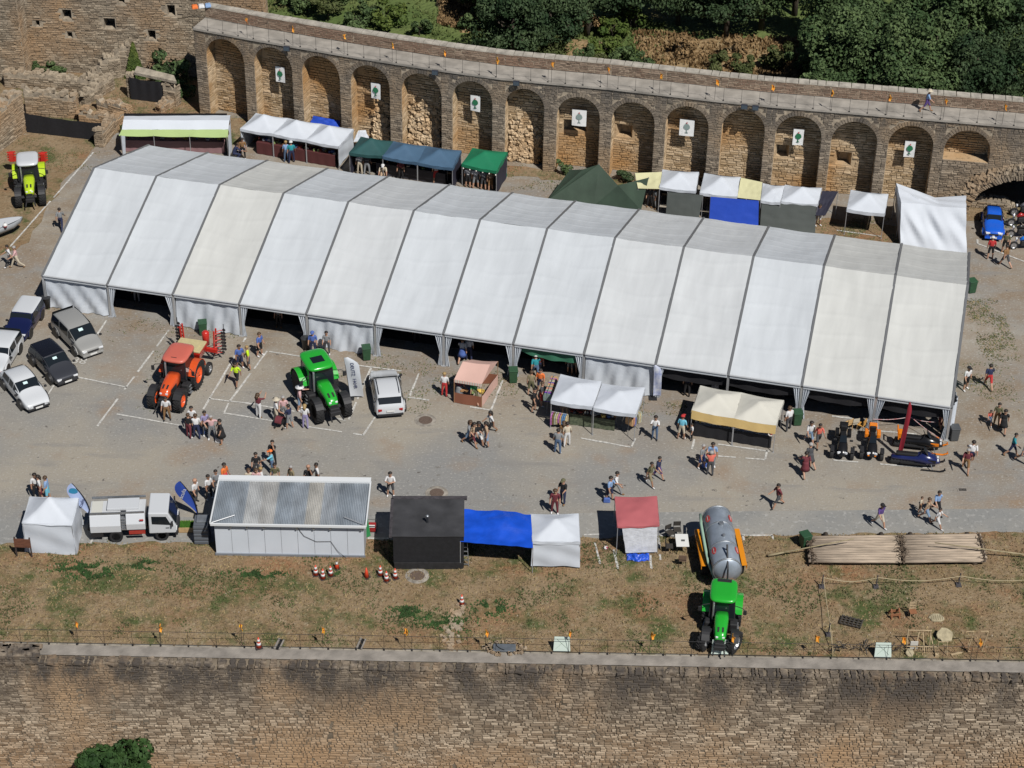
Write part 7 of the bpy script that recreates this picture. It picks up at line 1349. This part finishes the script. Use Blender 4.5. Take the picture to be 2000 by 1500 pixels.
 (1933, 506, 'stand2', 80, 'red', 'black', 'S', 'cap/white', 'facing the vintage car'), (1961, 494, 'stand', 250, 'olive', 'black', 'S', 'short/dark', 'near the vintage car'), (1962, 521, 'walk', 120, 'brown', 'dark grey', 'S', 'short/dark', 'near the vintage car'), (545, 640, 'stand', 270, 'grey', 'black', 'L', 'short/dark', 'deep in the marquee opening'), (268, 590, 'stand', 270, 'orange', 'grey', 'L', 'short/dark', 'deep in the first marquee opening'), (815, 668, 'stand2', 270, 'white', 'black', 'L', 'short/grey', 'in the marquee opening by the posts')]
for q in Q: person(*q)
person(1350, 859, 'stand', 200, 'white', 'black', 'L', 'short/dark', 'as a small child beside the cream gazebo', h=1.2); person(1931, 830, 'walk', 270, 'coral', 'light blue', 'S', 'short/dark', 'as a small child near the marquee end', h=1.15); person(1829, 1030, 'walk2', 330, 'white', 'white', 'S', 'short/dark', 'as a child in the family on the lane', h=1.45); person(1796, 1000, 'stand', 330, 'beige', 'brown', 'S', 'short/brown', 'as a small child behind the family', h=1.1)
wp = min((a.lerp(b, t / 20) - n * .9 for a, b, n in zip(line, line[1:], nrm) for t in range(20)), key=lambda q: abs(PJ((q.x, q.y, ZC + .16))[0] - 1811))
person(0, 0, 'walk', 350, 'light blue', 'purple', 'S', 'hat/beige', 'on the arcade walkway', loc=Vector((wp.x, wp.y, ZC + .16)))

# ================================================================ smaller things
BINM = M('bin_green', (.025, .075, .035), .5, var=.15); BING = M('bin_grey', (.07, .075, .08), .5)
def wheelie(label, px, py, rz=0, mat=None):
    m = mat or BINM; o = thing('wheelie_bin', label, 'bin', G(px, py), rz)
    bev(MB().box((0, 0, .45), (.46, .5, .82), tap=1.16).build('body', m, o), .03); bev(MB().box((0, -.0, .92), (.58, .64, .08)).build('lid', m, o), .03); MB().tube([(-.22, .34, .86), (.22, .34, .86)], .018, 6).build('handle', m, o)
    for s_ in (-1, 1): MB().lathe([(.001, -.025), (.1, -.025), (.1, .025), (.001, .025)], 12, axis='X', c=(s_ * .22, .24, .1)).build('wheel', TYRE, o)
wheelie('green wheelie bin at the closed marquee wall by the sail banner', 716, 701, .2); wheelie('dark green wheelie bin at the post behind the pink stall', 1002, 745, .1); wheelie('dark green wheelie bin beside the cream gazebo', 1556, 828, .1); wheelie('grey wheelie bin at the marquee corner post', 1862, 858, .1, BING); wheelie('green wheelie bin beside the marquee gable', 1896, 570, .3); wheelie('green wheelie bin at the head of the log raft', 1571, 1068, .4); wheelie('green wheelie bin behind the seed drill', 397, 652, .2)
def tub(label, px, py):
    o = thing('litter_tub', label, 'bin', G(px, py)); MB().lathe([(.22, 0), (.29, .8), (.31, .82), (.27, .8), (.21, .1), (.001, .1)], 16).build('tub', M('tub_black', (.03, .032, .035), .5), o, True); MB().lathe([(.315, .80), (.325, .84), (.29, .84)], 16).build('rim', M('tub_black', (.03, .032, .035), .5), o)
tub('black litter tub at the marquee corner by the parked cars', 92, 601); tub('black litter tub at the closed wall behind the green tractor', 598, 681)
# cones
CO = M('cone_orange', (.62, .06, .02), .5); CW_ = M('cone_white', (.65, .65, .65), .5); CK = M('cone_base', (.05, .04, .04), .7)
cone_me = (MB().box((0, 0, .02), (.42, .42, .04)).mesh('base', CK), None)
def cone(label, px, py, plain=False, stub=False, group=None):
    p = G(px, py); p.z = grass_z(p.x, p.y); o = thing('traffic_cone', label, 'traffic cone', p, rnd.uniform(0, 1), group); o.scale = (.88, .88, .88); put('base', cone_me[0], o)
    hh = .52 if stub else .78; rr = lambda z: .165 * (1 - z / (hh + .12)) + .01
    MB().lathe([(rr(0), .04), (rr(hh), hh), (.001, hh)], 14).build('body', CO, o, True)
    if not plain:
        for z0 in ((.22, .48) if not stub else (.36,)): MB().lathe([(rr(z0) + .012, z0), (rr(z0 + .16) + .012, z0 + .16)], 14).build('stripe', CW_, o, True)
for k, (px, py) in enumerate(((617, 1125), (631, 1132), (646, 1126))): cone('red and white striped cone in the trio below the cabin', px, py, group='striped cones below the cabin')
cone('short red cone with a white top close to the cabin base', 658, 1112, stub=True); cone('plain orange cone without stripes', 716, 1130, plain=True)
for k, (px, py) in enumerate(((743, 1126), (755, 1137), (772, 1132))): cone('red and white striped cone in the trio by the black kiosk', px, py, group='striped cones by the kiosk')
cone('striped cone standing alone on a round cover in the grass', 902, 1183); cone('striped cone beside the front railing', 506, 1268)
# sail banners
def sail(label, base, w_, h_, mat, lean, face, drop=True, marks=(), rim=None, z0=.3):
    o = thing('sail_banner', label, 'banner', G(*base), face); n = 16
    def prof(t): return (-w_ * max(.02, math.sin(math.pi * t ** 1.6)) ** .75 if drop else w_ * (1 if t < .8 else math.cos((t - .8) / .2 * 1.3)))
    bow = .22 if drop else 0
    fn = lambda u, v: (lean * v * h_ + bow * math.sin(math.pi * v) + (u * prof(v)), .05 * math.sin(u * 3 + v * 4), z0 + v * h_)
    solid(MB().grid(fn, 8, n).build('cloth', mat, o, True), .01); MB().tube([(0, 0, 0)] + [(lean * t / 10 * h_ + bow * math.sin(math.pi * t / 10), 0, z0 + t / 10 * h_) for t in range(11)], .018 if not drop else .03, 5).build('pole', IRON, o)
    for body, u, v, sz, rot, m_ in marks:
        q = put('lettering', text_mesh('lettering', body, sz, m_), o); p = Vector(fn(u, v)); q.location = p + Vector((0, -.045, 0)); q.rotation_euler = (math.pi / 2, R(rot), 0)
    MB().box((0, 0, .03), (.5, .5, .05)).build('base_plate', IRON, o); return o
SB1 = M('sail_pale', (.36, .44, .66), .8); SB2 = M('sail_blue', (.02, .06, .32), .8); INK = M('print_navy', (.02, .03, .12), .8); INKW = M('print_white', (.65, .67, .72), .8); SW = M('sail_white', (.55, .58, .62), .8)
o = sail('pale blue drop-shaped sail banner behind the closed white gazebo', (181, 1030), .75, 2.35, SB1, -.36, 0, True, (('acuña', .5, .42, .30, -68, INK),), None, .75)
e_ = MB(); disc(e_, (-.82, 2.62), .20, y=-.06, sx_=1.3); e_.build('bird_emblem', M('emblem_teal', (.02, .20, .35), .8), o)
sail('royal blue drop-shaped sail banner beside the planter', (387, 1008), .75, 2.35, SB2, -.36, 0, True, (('acuña', .5, .66, .32, -68, INKW),), None, .12)
sail('tall white sail banner with black lettering beside the green tractor', (684, 778), .85, 2.9, SW, -.10, 0, False, (('DEUTZ', .5, .72, .30, 84, INK), ('FAHR', .5, .34, .30, 84, INK)), None, .15)
sail('narrow dark red feather banner among the snowmobiles', (1752, 893), .27, 3.75, cloth('feather_red', (.25, .012, .025)), .06, 0, False)
sail('white and blue printed feather banner at the closed marquee wall', (1275, 778), .5, 2.3, M('feather_blue_white', (.25, .30, .50), .8, var=0, scale=4, col2=(.6, .62, .66)), -.03, 0, False, (), None, .2)
sail('grey and white printed feather banner behind the cream gazebos', (1388, 775), .45, 2.1, M('feather_grey_white', (.15, .15, .18), .8, var=0, scale=5, col2=(.55, .55, .58)), -.02, 0, False, (), None, .2)
# planter, water tank, brown sign, generator
pl_ = thing('planter', 'square wooden planter full of bright grass', 'planter', G(365, 1034), .05)
for k in range(4): a = k * math.pi / 2; [MB().box((.40 * math.cos(a) - 0, .32 * math.sin(a), .12 + .17 * j), ((.04 if k % 2 == 0 else .84), (.04 if k % 2 else .66), .16)).build('board', M('planter_wood', (.42, .28, .14), .8, var=.2, scale=4), pl_) for j in range(2)]
mb = MB(); r = random.Random(2)
for k in range(700): x, y = r.uniform(-.37, .37), r.uniform(-.29, .29); mb.add([(x - .02, y, .3), (x + .02, y, .3), (x + r.uniform(-.05, .05), y + r.uniform(-.05, .05), .36 + r.uniform(.05, .14))], [(0, 1, 2)])
stuff(mb.build('grass', M('planter_grass', (.07, .20, .02), .9, var=.3), pl_)); MB().box((0, 0, .2), (.76, .6, .2)).build('soil', M('soil', (.06, .04, .03), .95), pl_)
wt = thing('water_tank', 'dark grey ribbed plastic water tank beside the cabin', 'tank', G(396, 1056), .03)
for k in range(5): bev(MB().box((0, .1, .16 + k * .26), (.86, 1.0, .23)).build('tank_rib', M('tank_plastic', (.10, .11, .125), .45), wt), .05)
MB().box((0, .1, .7), (.78, .92, 1.35)).build('tank_core', M('tank_plastic', (.10, .11, .125), .45), wt); bev(MB().box((.05, .15, 1.45), (.6, .6, .12)).build('tank_lid', STEEL, wt), .02)
sg = thing('info_sign', 'brown wooden notice board on two posts by the closed gazebo', 'sign', G(48, 1088), -.05); BW = M('sign_wood', (.14, .055, .03), .8, var=.3, scale=3, stretch=(1, 1, 6))
for x in (-.42, .42): MB().box((x, 0, .7), (.07, .07, 1.4)).build('post', M('post_wood', (.05, .035, .03), .8), sg)
for k in range(5): MB().box((0, -.045, .78 + .12 * k), (.92, .03, .112)).build('board', BW, sg)
ge = thing('generator', 'small red and black generator on the lane beside the cabin', 'generator', G(727, 1036)); bev(MB().box((0, 0, .25), (.42, .5, .34)).build('engine', M('gen_red', (.30, .02, .02), .5), ge), .05); MB().tube([(-.26, -.3, .02), (-.26, -.3, .55), (.26, -.3, .55), (.26, -.3, .02)], .018, 5).build('frame', IRON, ge); MB().tube([(-.26, .3, .02), (-.26, .3, .55), (.26, .3, .55), (.26, .3, .02)], .018, 5).build('frame', IRON, ge); MB().box((0, -.2, .46), (.34, .12, .1)).build('fuel_cap', PLATE, ge)
sheet('green_sheet', 'green cloth hanging off the end of the cabin', ((716, 1050, .05), (724, 1046, .05), (716, 1000, 1.6), (712, 1004, 1.6)), cloth('sheet_green', (.02, .20, .06)), .02, 'sheet')
# pushchair, bags, ball, chairs, table
ps = thing('pushchair', 'dark pushchair with a pinkish hood among the visitors', 'pushchair', G(549, 833), R(250))
for x in (-.3, .3):
    for y in (-.25, .25): MB().lathe([(.07, -.02), (.10, -.02), (.10, .02), (.07, .02), (.07, -.02)], 12, axis='Y', c=(x, y, .1)).build('wheel', TYRE, ps)
bev(MB().box((0, 0, .42), (.6, .4, .22)).build('seat', DARK, ps), .06); MB().grid(lambda u, v: (.1 - .3 * math.cos(math.pi * u), (v - .5) * .44, .5 + .3 * math.sin(math.pi * u)), 10, 4).build('hood', FAB('maroon'), ps, True); MB().tube([(-.25, -.22, .15), (-.45, -.2, .95), (-.45, .2, .95), (-.25, .22, .15)], .015, 5).build('handle', IRON, ps)
def bag(label, px, py, col, z=0): o = thing('bag', label, 'bag', G(px, py, z)); bev(MB().box((0, 0, .17), (.42, .2, .32), tap=.85).build('body', FAB(col), o), .05); MB().tube([(-.12, 0, .32), (-.08, 0, .46), (.08, 0, .46), (.12, 0, .32)], .012, 5).build('handle', FAB('black'), o)
bag('bright blue bag at the feet of a walker above the red gazebo', 1185, 981, 'blue'); bag('royal blue bag beside the group below the orange tractor', 394, 847, 'blue'); bag('blue bag held in the trio before the cream gazebos', 1377, 913, 'blue'); bag('white carrier bag held by the person in black dress', 427, 864, 'white')
bl_ = thing('ball', 'small white and red football on the grass by the silver sheet', 'ball', G(1183, 1073)); 
mb = MB().lathe([(.001, .0), (.07, .02), (.12, .08), (.13, .12), (.12, .17), (.07, .22), (.001, .24)], 12); mb.m = [(i // 3) % 2 if i % 5 else 0 for i in range(len(mb.f))]; mb.build('ball_skin', [PLATE, M('ball_red', (.3, .05, .08), .5)], bl_, True)
ft = thing('folding_table', 'white folding table beside the slurry tanker', 'table', G(1332, 1086), .02); bev(MB().box((0, .5, .72), (.72, 1.1, .05)).build('table_top', PLATE, ft), .01)
for x in (-.3, .3):
    for y in (.08, .92): MB().tube([(x, y, 0), (x * .9, y, .7)], .018, 5).build('leg', IRON, ft)
MB().box((.05, .45, .76), (.2, .14, .03)).build('notepad', M('pad_dark', (.1, .1, .1), .6), ft)
def chair(nm, label, px, py, rz, seatm, fr=IRON, hh=.85):
    o = thing(nm, label, 'chair', G(px, py), rz); o.location.z = grass_z(o.location.x, o.location.y) if o.location.y < kerb_y(o.location.x) else 0
    bev(MB().box((0, 0, .44), (.42, .42, .04)).build('seat', seatm, o), .01); bev(MB().box((-.22, 0, .70), (.03, .42, .3)).build('backrest', seatm, o), .01)
    for x in (-.19, .19):
        for y in (-.19, .19): MB().tube([(x, y, 0), (x, y, .44 if x > 0 else hh)], .014, 5).build('leg', fr, o)
DKC = M('chair_dark', (.04, .035, .03), .7)
chair('folding_chair', 'dark folding chair between silver sheet and folding table', 1306, 1080, 0, DKC); chair('folding_chair', 'dark folding chair behind the folding table', 1322, 1046, -1.5, DKC); chair('folding_chair', 'brown folding chair in front of the folding table', 1332, 1106, 1.5, M('chair_brown', (.14, .09, .06), .8)); chair('folding_chair', 'folding chair in the corner behind the folding table', 1308, 1052, -1, DKC)
WOODC = M('chair_pine', (.50, .32, .14), .7, var=.15, scale=5)
chair('wooden_chair', 'pale wooden chair by the black three-wheeler', 1655, 838, 2.2, WOODC, WOODC); chair('wooden_chair', 'cream wooden chair between the two three-wheelers', 1668, 836, 1.8, M('chair_cream', (.5, .45, .35), .7), WOODC); chair('wooden_chair', 'orange-brown wooden chair by the orange three-wheeler', 1681, 840, 2.6, M('chair_amber', (.5, .25, .05), .7), WOODC)
# barrier tapes at the marquee corner
def rope(label, pts, r_, mat, sag=.2, cat='rope', nm='barrier_tape'):
    P = [G(p[0], p[1]) + Vector((0, 0, p[2])) for p in pts]; q = []
    for a, b in zip(P, P[1:]): q += [a.lerp(b, t / 10) - Vector((0, 0, sag * math.sin(math.pi * t / 10))) for t in range(10)]
    q.append(P[-1]); b0 = P[0].copy(); b0.z = 0; o = thing(nm, label, cat, b0); MB().tube([p - b0 for p in q], r_, 5).build('strand', mat, o)
TAPE = M('tape_red_white', (.55, .10, .10), .6, var=0, scale=9, col2=(.6, .6, .6))
rope('red and white barrier tape behind the snowmobiles', ((1702, 842, .9), (1772, 838, .9), (1824, 848, .9)), .02, TAPE, .1); rope('red and white barrier tape slanting to the corner post', ((1776, 838, .9), (1838, 872, .5)), .02, TAPE, .08)
# log raft -------------------------------------------------------
WL = M('log_grey_wood', (.36, .29, .22), .9, var=.35, scale=2.2, bump=.5, bscale=6, stretch=(.35, 3, 3))
raft = thing('log_raft', 'weathered raft of lashed logs in two sections on the grass', 'raft', G(1752, 1098)); b0 = raft.location.copy(); r = random.Random(12)
for (fl_, fr_, br_, bl2) in (((1582, 1098), (1757, 1099), (1755, 1046), (1580, 1048)), ((1768, 1099), (1926, 1097), (1910, 1043), (1762, 1046))):
    c4 = [G(*q, .45) for q in (fl_, fr_, br_, bl2)]; nl = 11
    for k in range(nl):
        v = (k + .5) / nl; a, b = c4[0].lerp(c4[3], v) - b0, c4[1].lerp(c4[2], v) - b0; d = (b - a).normalized(); a -= d * r.uniform(0, .15); b += d * r.uniform(0, .15); rr = (c4[3] - c4[0]).length / nl * .52
        rr2 = rr * r.uniform(.85, 1.0); MB().tube([a, a.lerp(b, .5) + Vector((0, 0, r.uniform(-.02, .02))), b], [rr, (rr + rr2) / 2, rr2], 9).build('log', WL, raft, True)
BRN = M('twig_brown', (.11, .08, .055), .9, var=.3)
for a, b, n_, ln_ in (((1583, 1046), (1588, 1100), 26, .3), ((1758, 1046), (1766, 1100), 46, .42), ((1912, 1042), (1924, 1096), 24, .35)):
    A, B = G(*a, .55) - b0, G(*b, .55) - b0; MB().tube([A, A.lerp(B, .5), B], .06, 6).build('cross_beam', BRN, raft); tw = MB()
    for k in range(n_):
        p = A.lerp(B, r.random()) + Vector((r.uniform(-.12, .12), 0, r.uniform(0, .12))); an = r.uniform(0, 6.28); tw.tube([p, p + Vector((math.cos(an) * ln_ * .5, math.sin(an) * ln_ * .5, r.uniform(.02, .2))), p + Vector((math.cos(an) * ln_, math.sin(an) * ln_, r.uniform(-.15, .15)))], [.028, .022, .01], 4)
    stuff(tw.build('lashing_twigs', BRN, raft))
for px in (1622, 1732, 1790, 1903): q = G(px, 1104) - b0; MB().tube([Vector((q.x, q.y - .1, .16)), Vector((q.x, q.y + 2.6, .16))], .15, 8).build('bearer_log', BRN, raft, True)
def pole(nm, label, a, b, r0, r1, mat, cat='oar'): A, B = G(*a), G(*b); b0 = A.copy(); b0.z = 0; o = thing(nm, label, cat, b0); MB().tube([A - b0, A.lerp(B, .6) - b0, B - b0], [r0, (r0 + r1) / 2, r1], 7).build('shaft', mat, o, True); d = (B - A).normalized(); MB().tube([A - b0 - d * .0, A - b0 + d * .9], [r0 * 1.8, r0 * 1.1], 7).build('blade', mat, o, True)
OARM = M('oar_wood', (.30, .25, .15), .9, var=.2, scale=3)
pole('steering_oar', 'long tapered steering oar over the raft end by the wheelie bin', (1500, 1085, .25), (1668, 1052, 1.15), .045, .03, OARM); pole('steering_oar', 'long tapered steering oar over the raft end without the bin', (2040, 1088, .3), (1826, 1060, 1.1), .045, .03, OARM)
# rope barrier, rural tools, panels ------------------------------------
RP = M('hemp_rope', (.42, .35, .22), .9); PB = M('stake_dark', (.06, .055, .06), .8)
def stake(px, py, h=.85): p = G(px, py); p.z = grass_z(p.x, p.y) - .01; o = thing('rope_post', 'dark post on a square foot carrying the hemp rope', 'post', p, 0, 'posts of the rope barrier'); MB().box((0, 0, .06), (.34, .34, .12), tap=.8).build('foot', PB, o); MB().tube([(0, 0, .1), (.03, .02, h)], .035, 6).build('shaft', PB, o)
for px, py in ((1604, 1150), (1710, 1150), (1871, 1146), (1617, 1243)): stake(px, py)
rope('sagging hemp rope in front of the log raft', ((1606, 1150, .8), (1713, 1150, .8), (1874, 1147, .8), (2040, 1150, .8)), .02, RP, .28, 'rope', 'barrier_rope'); rope('hemp rope running toward the rampart from the raft', ((1606, 1150, .8), (1619, 1243, .8), (1626, 1285, .5)), .02, RP, .2, 'rope', 'barrier_rope')
PINE = M('tool_pine', (.42, .32, .19), .8, var=.2, scale=6); DKW = M('tool_dark', (.05, .045, .04), .8, var=.2); STN = M('slab_pale', (.36, .31, .20), .9, var=.25, scale=4, bump=.5)
gz = lambda p: Vector((p.x, p.y, grass_z(p.x, p.y)))
def tool(nm, label, px, py, cat, rz=0): return thing(nm, label, cat, gz(G(px, py)), rz)
o = tool('harrow', 'dark wooden harrow grid lying on the grass', 1662, 1220, 'harrow', -.35)
for k in range(4): MB().tube([(-.6, -.3 + .2 * k, .14), (.6, -.3 + .2 * k, .14)], .035, 5).build('beam', DKW, o)
for k in range(6):
    MB().tube([(-.55 + .22 * k, -.34, .18), (-.55 + .22 * k, .34, .18)], .03, 5).build('cross_bar', DKW, o)
    for j in range(4): MB().tube([(-.55 + .22 * k, -.3 + .2 * j, .2), (-.55 + .22 * k, -.3 + .2 * j, .0)], [.018, .01], 4).build('tine', IRON, o)
o = tool('wooden_saddle', 'carved reddish wooden pack saddle', 1746, 1206, 'saddle', .2); RW_ = M('saddle_wood', (.26, .11, .05), .7, var=.2)
for x in (-.22, .22): MB().tube([(x, -.25, 0), (x, -.1, .4), (x, 0, .55), (x, .1, .4), (x, .25, 0)], .04, 6).build('arch', RW_, o)
for y in (-.17, .17): bev(MB().box((0, y, .25), (.6, .05, .16)).build('side_board', RW_, o), .01)
o = tool('wooden_frame_chair', 'pale ladder-backed wooden chair on the grass', 1781, 1208, 'chair', .1)
for x in (-.17, .17): MB().tube([(x, .15, 0), (x, .2, .95)], .025, 6).build('leg', PINE, o); MB().tube([(x, -.18, 0), (x, -.18, .42)], .025, 6).build('leg', PINE, o)
for z in (.5, .68, .86): MB().box((0, .19, z), (.34, .03, .06)).build('rung', PINE, o)
MB().box((0, 0, .42), (.38, .38, .03)).build('seat', RW_, o)
def slab(label, px, py, rx, ry, rz, up=0.0):
    o = tool('stone_slab', label, px, py, 'slab', rz); n = 16; r = random.Random(px); rr = [r.uniform(.85, 1.1) for _ in range(n)]
    rg = [[Vector((rx * rr[k] * s_ * math.cos(2 * math.pi * k / n), ry * rr[k] * s_ * math.sin(2 * math.pi * k / n), z + up * ry * rr[k] * math.sin(2 * math.pi * k / n))) for k in range(n)] for z, s_ in ((up * ry + 0, 1), (up * ry + .08, 1), (up * ry + .1, .92))]; MB().loft(rg).build('slab', STN, o); return o
o = slab('pale oval threshing board lying flat on the grass', 1829, 1210, .42, .32, 0)
for k in range(6): MB().box((-.3 + .12 * k, .0, .105), (.02, .45, .012)).build('groove_strip', M('slab_groove', (.22, .18, .11), .9), o)
slab('pale rounded threshing board propped up on a stand', 1844, 1250, .42, .34, 0, .6); slab('small pale oval board leaning by the wooden frames', 1776, 1282, .22, .2, 0, .5)
o = tool('loom_frame', 'pale wooden loom frame with rakes and slats', 1796, 1270, 'loom', 0)
for a, b in (((-.7, 0, 0), (-.7, .3, 1.1)), ((.5, 0, 0), (.5, .3, 1.1)), ((-.7, .28, 1.05), (.55, .28, 1.05)), ((-.75, -.1, .25), (.85, -.1, .25)), ((-.3, -.2, 0), (-.1, .3, .9)), ((.2, -.3, 0), (.1, .4, 1.0)), ((.75, -.3, .0), (.5, .3, .8))): MB().tube([a, b], .03, 5).build('beam', PINE, o)
for k in range(8): MB().tube([(.0 + .1 * k, -.1, .25), (.0 + .1 * k, -.28, .05)], .014, 4).build('slat', PINE, o)
MB().box((-.35, -.05, .3), (.4, .05, .5)).build('panel', M('tool_white', (.55, .53, .48), .8), o)
for k, (px, lb) in enumerate(((1897, 'pale wooden flail beside the propped threshing board'), (1925, 'pale wooden flail close to the verge end'))):
    o = tool('flail', lb, px - 8, 1276, 'tool'); MB().tube([(0, 0, .03), (.22, .25, 1.2)], .022, 5).build('handle', PINE, o); MB().tube([(.22, .25, 1.2), (-.18, .27, 1.16)], .028, 5).build('swingle', PINE, o); MB().tube([(0, 0, .03), (.14, -.04, .02)], .02, 5).build('foot', PINE, o)
o = tool('wooden_stool', 'small wooden trestle below the propped threshing board', 1838, 1284, 'trestle')
for x in (-.25, .3): MB().tube([(x, 0, 0), (x * .8, .2, .8)], .022, 5).build('leg', PINE, o)
MB().tube([(-.25, .2, .8), (.3, .2, .8)], .022, 5).build('rail', PINE, o); MB().box((-.25, -.04, .08), (.2, .16, .16)).build('block', PINE, o)
o = tool('wooden_beam', 'short pale beam lying by the railing', 1868, 1281, 'beam', .35); bev(MB().box((0, 0, .05), (.7, .1, .08)).build('timber', PINE, o), .01); MB().box((.3, 0, .095), (.05, .06, .015)).build('notch', DKW, o)
o = tool('hay_rake', 'long pale pole leaning by the corner of the rope', 1626, 1286, 'rake'); MB().tube([(0, 0, 0), (-.15, .3, 1.5)], .02, 5).build('handle', PINE, o); MB().tube([(-.3, .3, 1.5), (0, .3, 1.5)], .02, 5).build('head', PINE, o)
for px, lb, w_ in ((1645, 'dark iron plough standing by the railing', .5), (1684, 'dark wooden fork with a curved handle', .35), (1738, 'heap of black iron tools behind the tilted panel', .7)):
    o = tool('old_implement', lb, px, 1272, 'tool', .3)
    for k in range(7): a = rnd.uniform(0, 6.28); q = Vector((rnd.uniform(-w_ / 2, w_ / 2), rnd.uniform(-.2, .2), .05)); MB().tube([q, q + Vector((math.cos(a) * .35, math.sin(a) * .2, rnd.uniform(.1, .5))), q + Vector((math.cos(a) * .6, math.sin(a) * .3, rnd.uniform(.0, .4)))], .025, 5).build('arm', DKW, o)
PNL = M('panel_pale_green', (.50, .58, .52), .4)
for px, lb in ((1097, 'tilted pale green panel on the rampart railing over bare grass'), (1405, 'tilted pale green panel on the railing before the green tractor'), (1723, 'tilted pale green panel on the railing beside the old tools')):
    p = G(px, 1277 + (px - 1097) * .016); o = thing('display_board', lb, 'panel', Vector((p.x, WALL_Y - .02, .08)))
    q = [Vector((-.45, 0, .12)), Vector((.45, 0, .12)), Vector((.40, .3, .86)), Vector((-.40, .3, .86))]; solid(MB().quad(*q).build('board', PNL, o), .03)
    for a, b in ((0, 2), (1, 3)): MB().tube([q[a].lerp(q[b], .15) + Vector((0, -.03, .02)), q[a].lerp(q[b], .85) + Vector((0, -.03, .02))], .006, 4).build('print_line', M('print_green', (.2, .3, .22), .6), o)
    for x in (-.4, .4): MB().tube([(x, .05, 0), (x, .33, .8)], .02, 5).build('stand', IRON, o)
o = tool('hatch_cover', 'grey metal hatch with a black cable on rough stones', 985, 1275, 'hatch'); bev(MB().box((0, .15, .08), (1.2, .55, .1)).build('plate', M('hatch_grey', (.16, .18, .2), .5, .4, var=.15), o), .02); MB().tube([(-.45, .5, .16), (-.4, .2, .16), (-.2, 0, .16), (0, -.1, .16)], .02, 5).build('cable', IRON, o)
rm = MB(); r = random.Random(9)
for k in range(60): a = r.uniform(0, 6.28); rm.box((1.0 * math.cos(a) * r.uniform(.8, 1.1), .2 + .5 * math.sin(a) * r.uniform(.8, 1.1), .05), (r.uniform(.1, .25), r.uniform(.1, .2), .12), rz=a, tap=.7, tone=r.random())
stuff(rm.build('stone_rim', ST_RUIN, o, tone=True))
gs = MB(); pth = [(902, 1188), (888, 1205), (890, 1228), (876, 1245), (880, 1268)]
for k in range(70): i = r.randrange(4); A, B = G(*pth[i]), G(*pth[i + 1]); p = gz(A.lerp(B, r.random()) + Vector((r.gauss(0, .2), r.gauss(0, .15), 0))); gs.box(p + Vector((0, 0, .03)), (r.uniform(.12, .35), r.uniform(.1, .3), .12), rz=r.uniform(0, 3), tap=.75, tone=r.uniform(.3, 1))
o = thing('rubble_channel', 'line of broken pale stones running from the lone cone to the rampart', 'rubble', gz(G(888, 1225))); stuff(wbuild(gs, 'stones', ST_RUIN, o, tone=True))
for px, lb in ((546, 'narrow stone-lined drain slot in the grass by the railing, beside a cone'), (706, 'narrow stone-lined drain slot in the grass by the railing, below the kiosk')):
    o = tool('drain_slot', lb, px, 1262, 'drain', 1.35); MB().box((0, 0, .02), (.8, .16, .04)).build('slot', DARK, o); MB().box((0, .13, .05), (.8, .1, .1)).build('kerb', CONCRETE, o); MB().box((0, -.12, .04), (.8, .07, .08)).build('kerb', CONCRETE, o)
sp_ = MB()
for k in range(500): x, y = r.uniform(-29, 29), r.uniform(82.3, 92); p = Vector((x, y, (grass_z(x, y) if y < kerb_y(x) else 0) + .02)); s2 = r.uniform(.03, .09); sp_.box(p, (s2, s2 * .8, s2 * .7), rz=r.uniform(0, 3), tap=.7, tone=r.uniform(.6, 1))
tag(stuff(sp_.build('pebbles', ST_RUIN, tone=True)), 'scattered pale pebbles on the verge', 'pebbles')
# two-tone bits of white litter and ropes tied to the arcade
sb = thing('signal_bundle', 'orange, white and blue cloth bundle on the first arcade parapet', 'cloth', Vector((line[0].x + .5, line[0].y + 1.6, ZC + 1.05)), .3)
for k, c_ in enumerate(('orange', 'white', 'light blue')): bev(MB().box((-.55 + .5 * k, 0, .12), (.5, .5, .26), tap=.8).build('fold', FAB(c_), sb), .08)
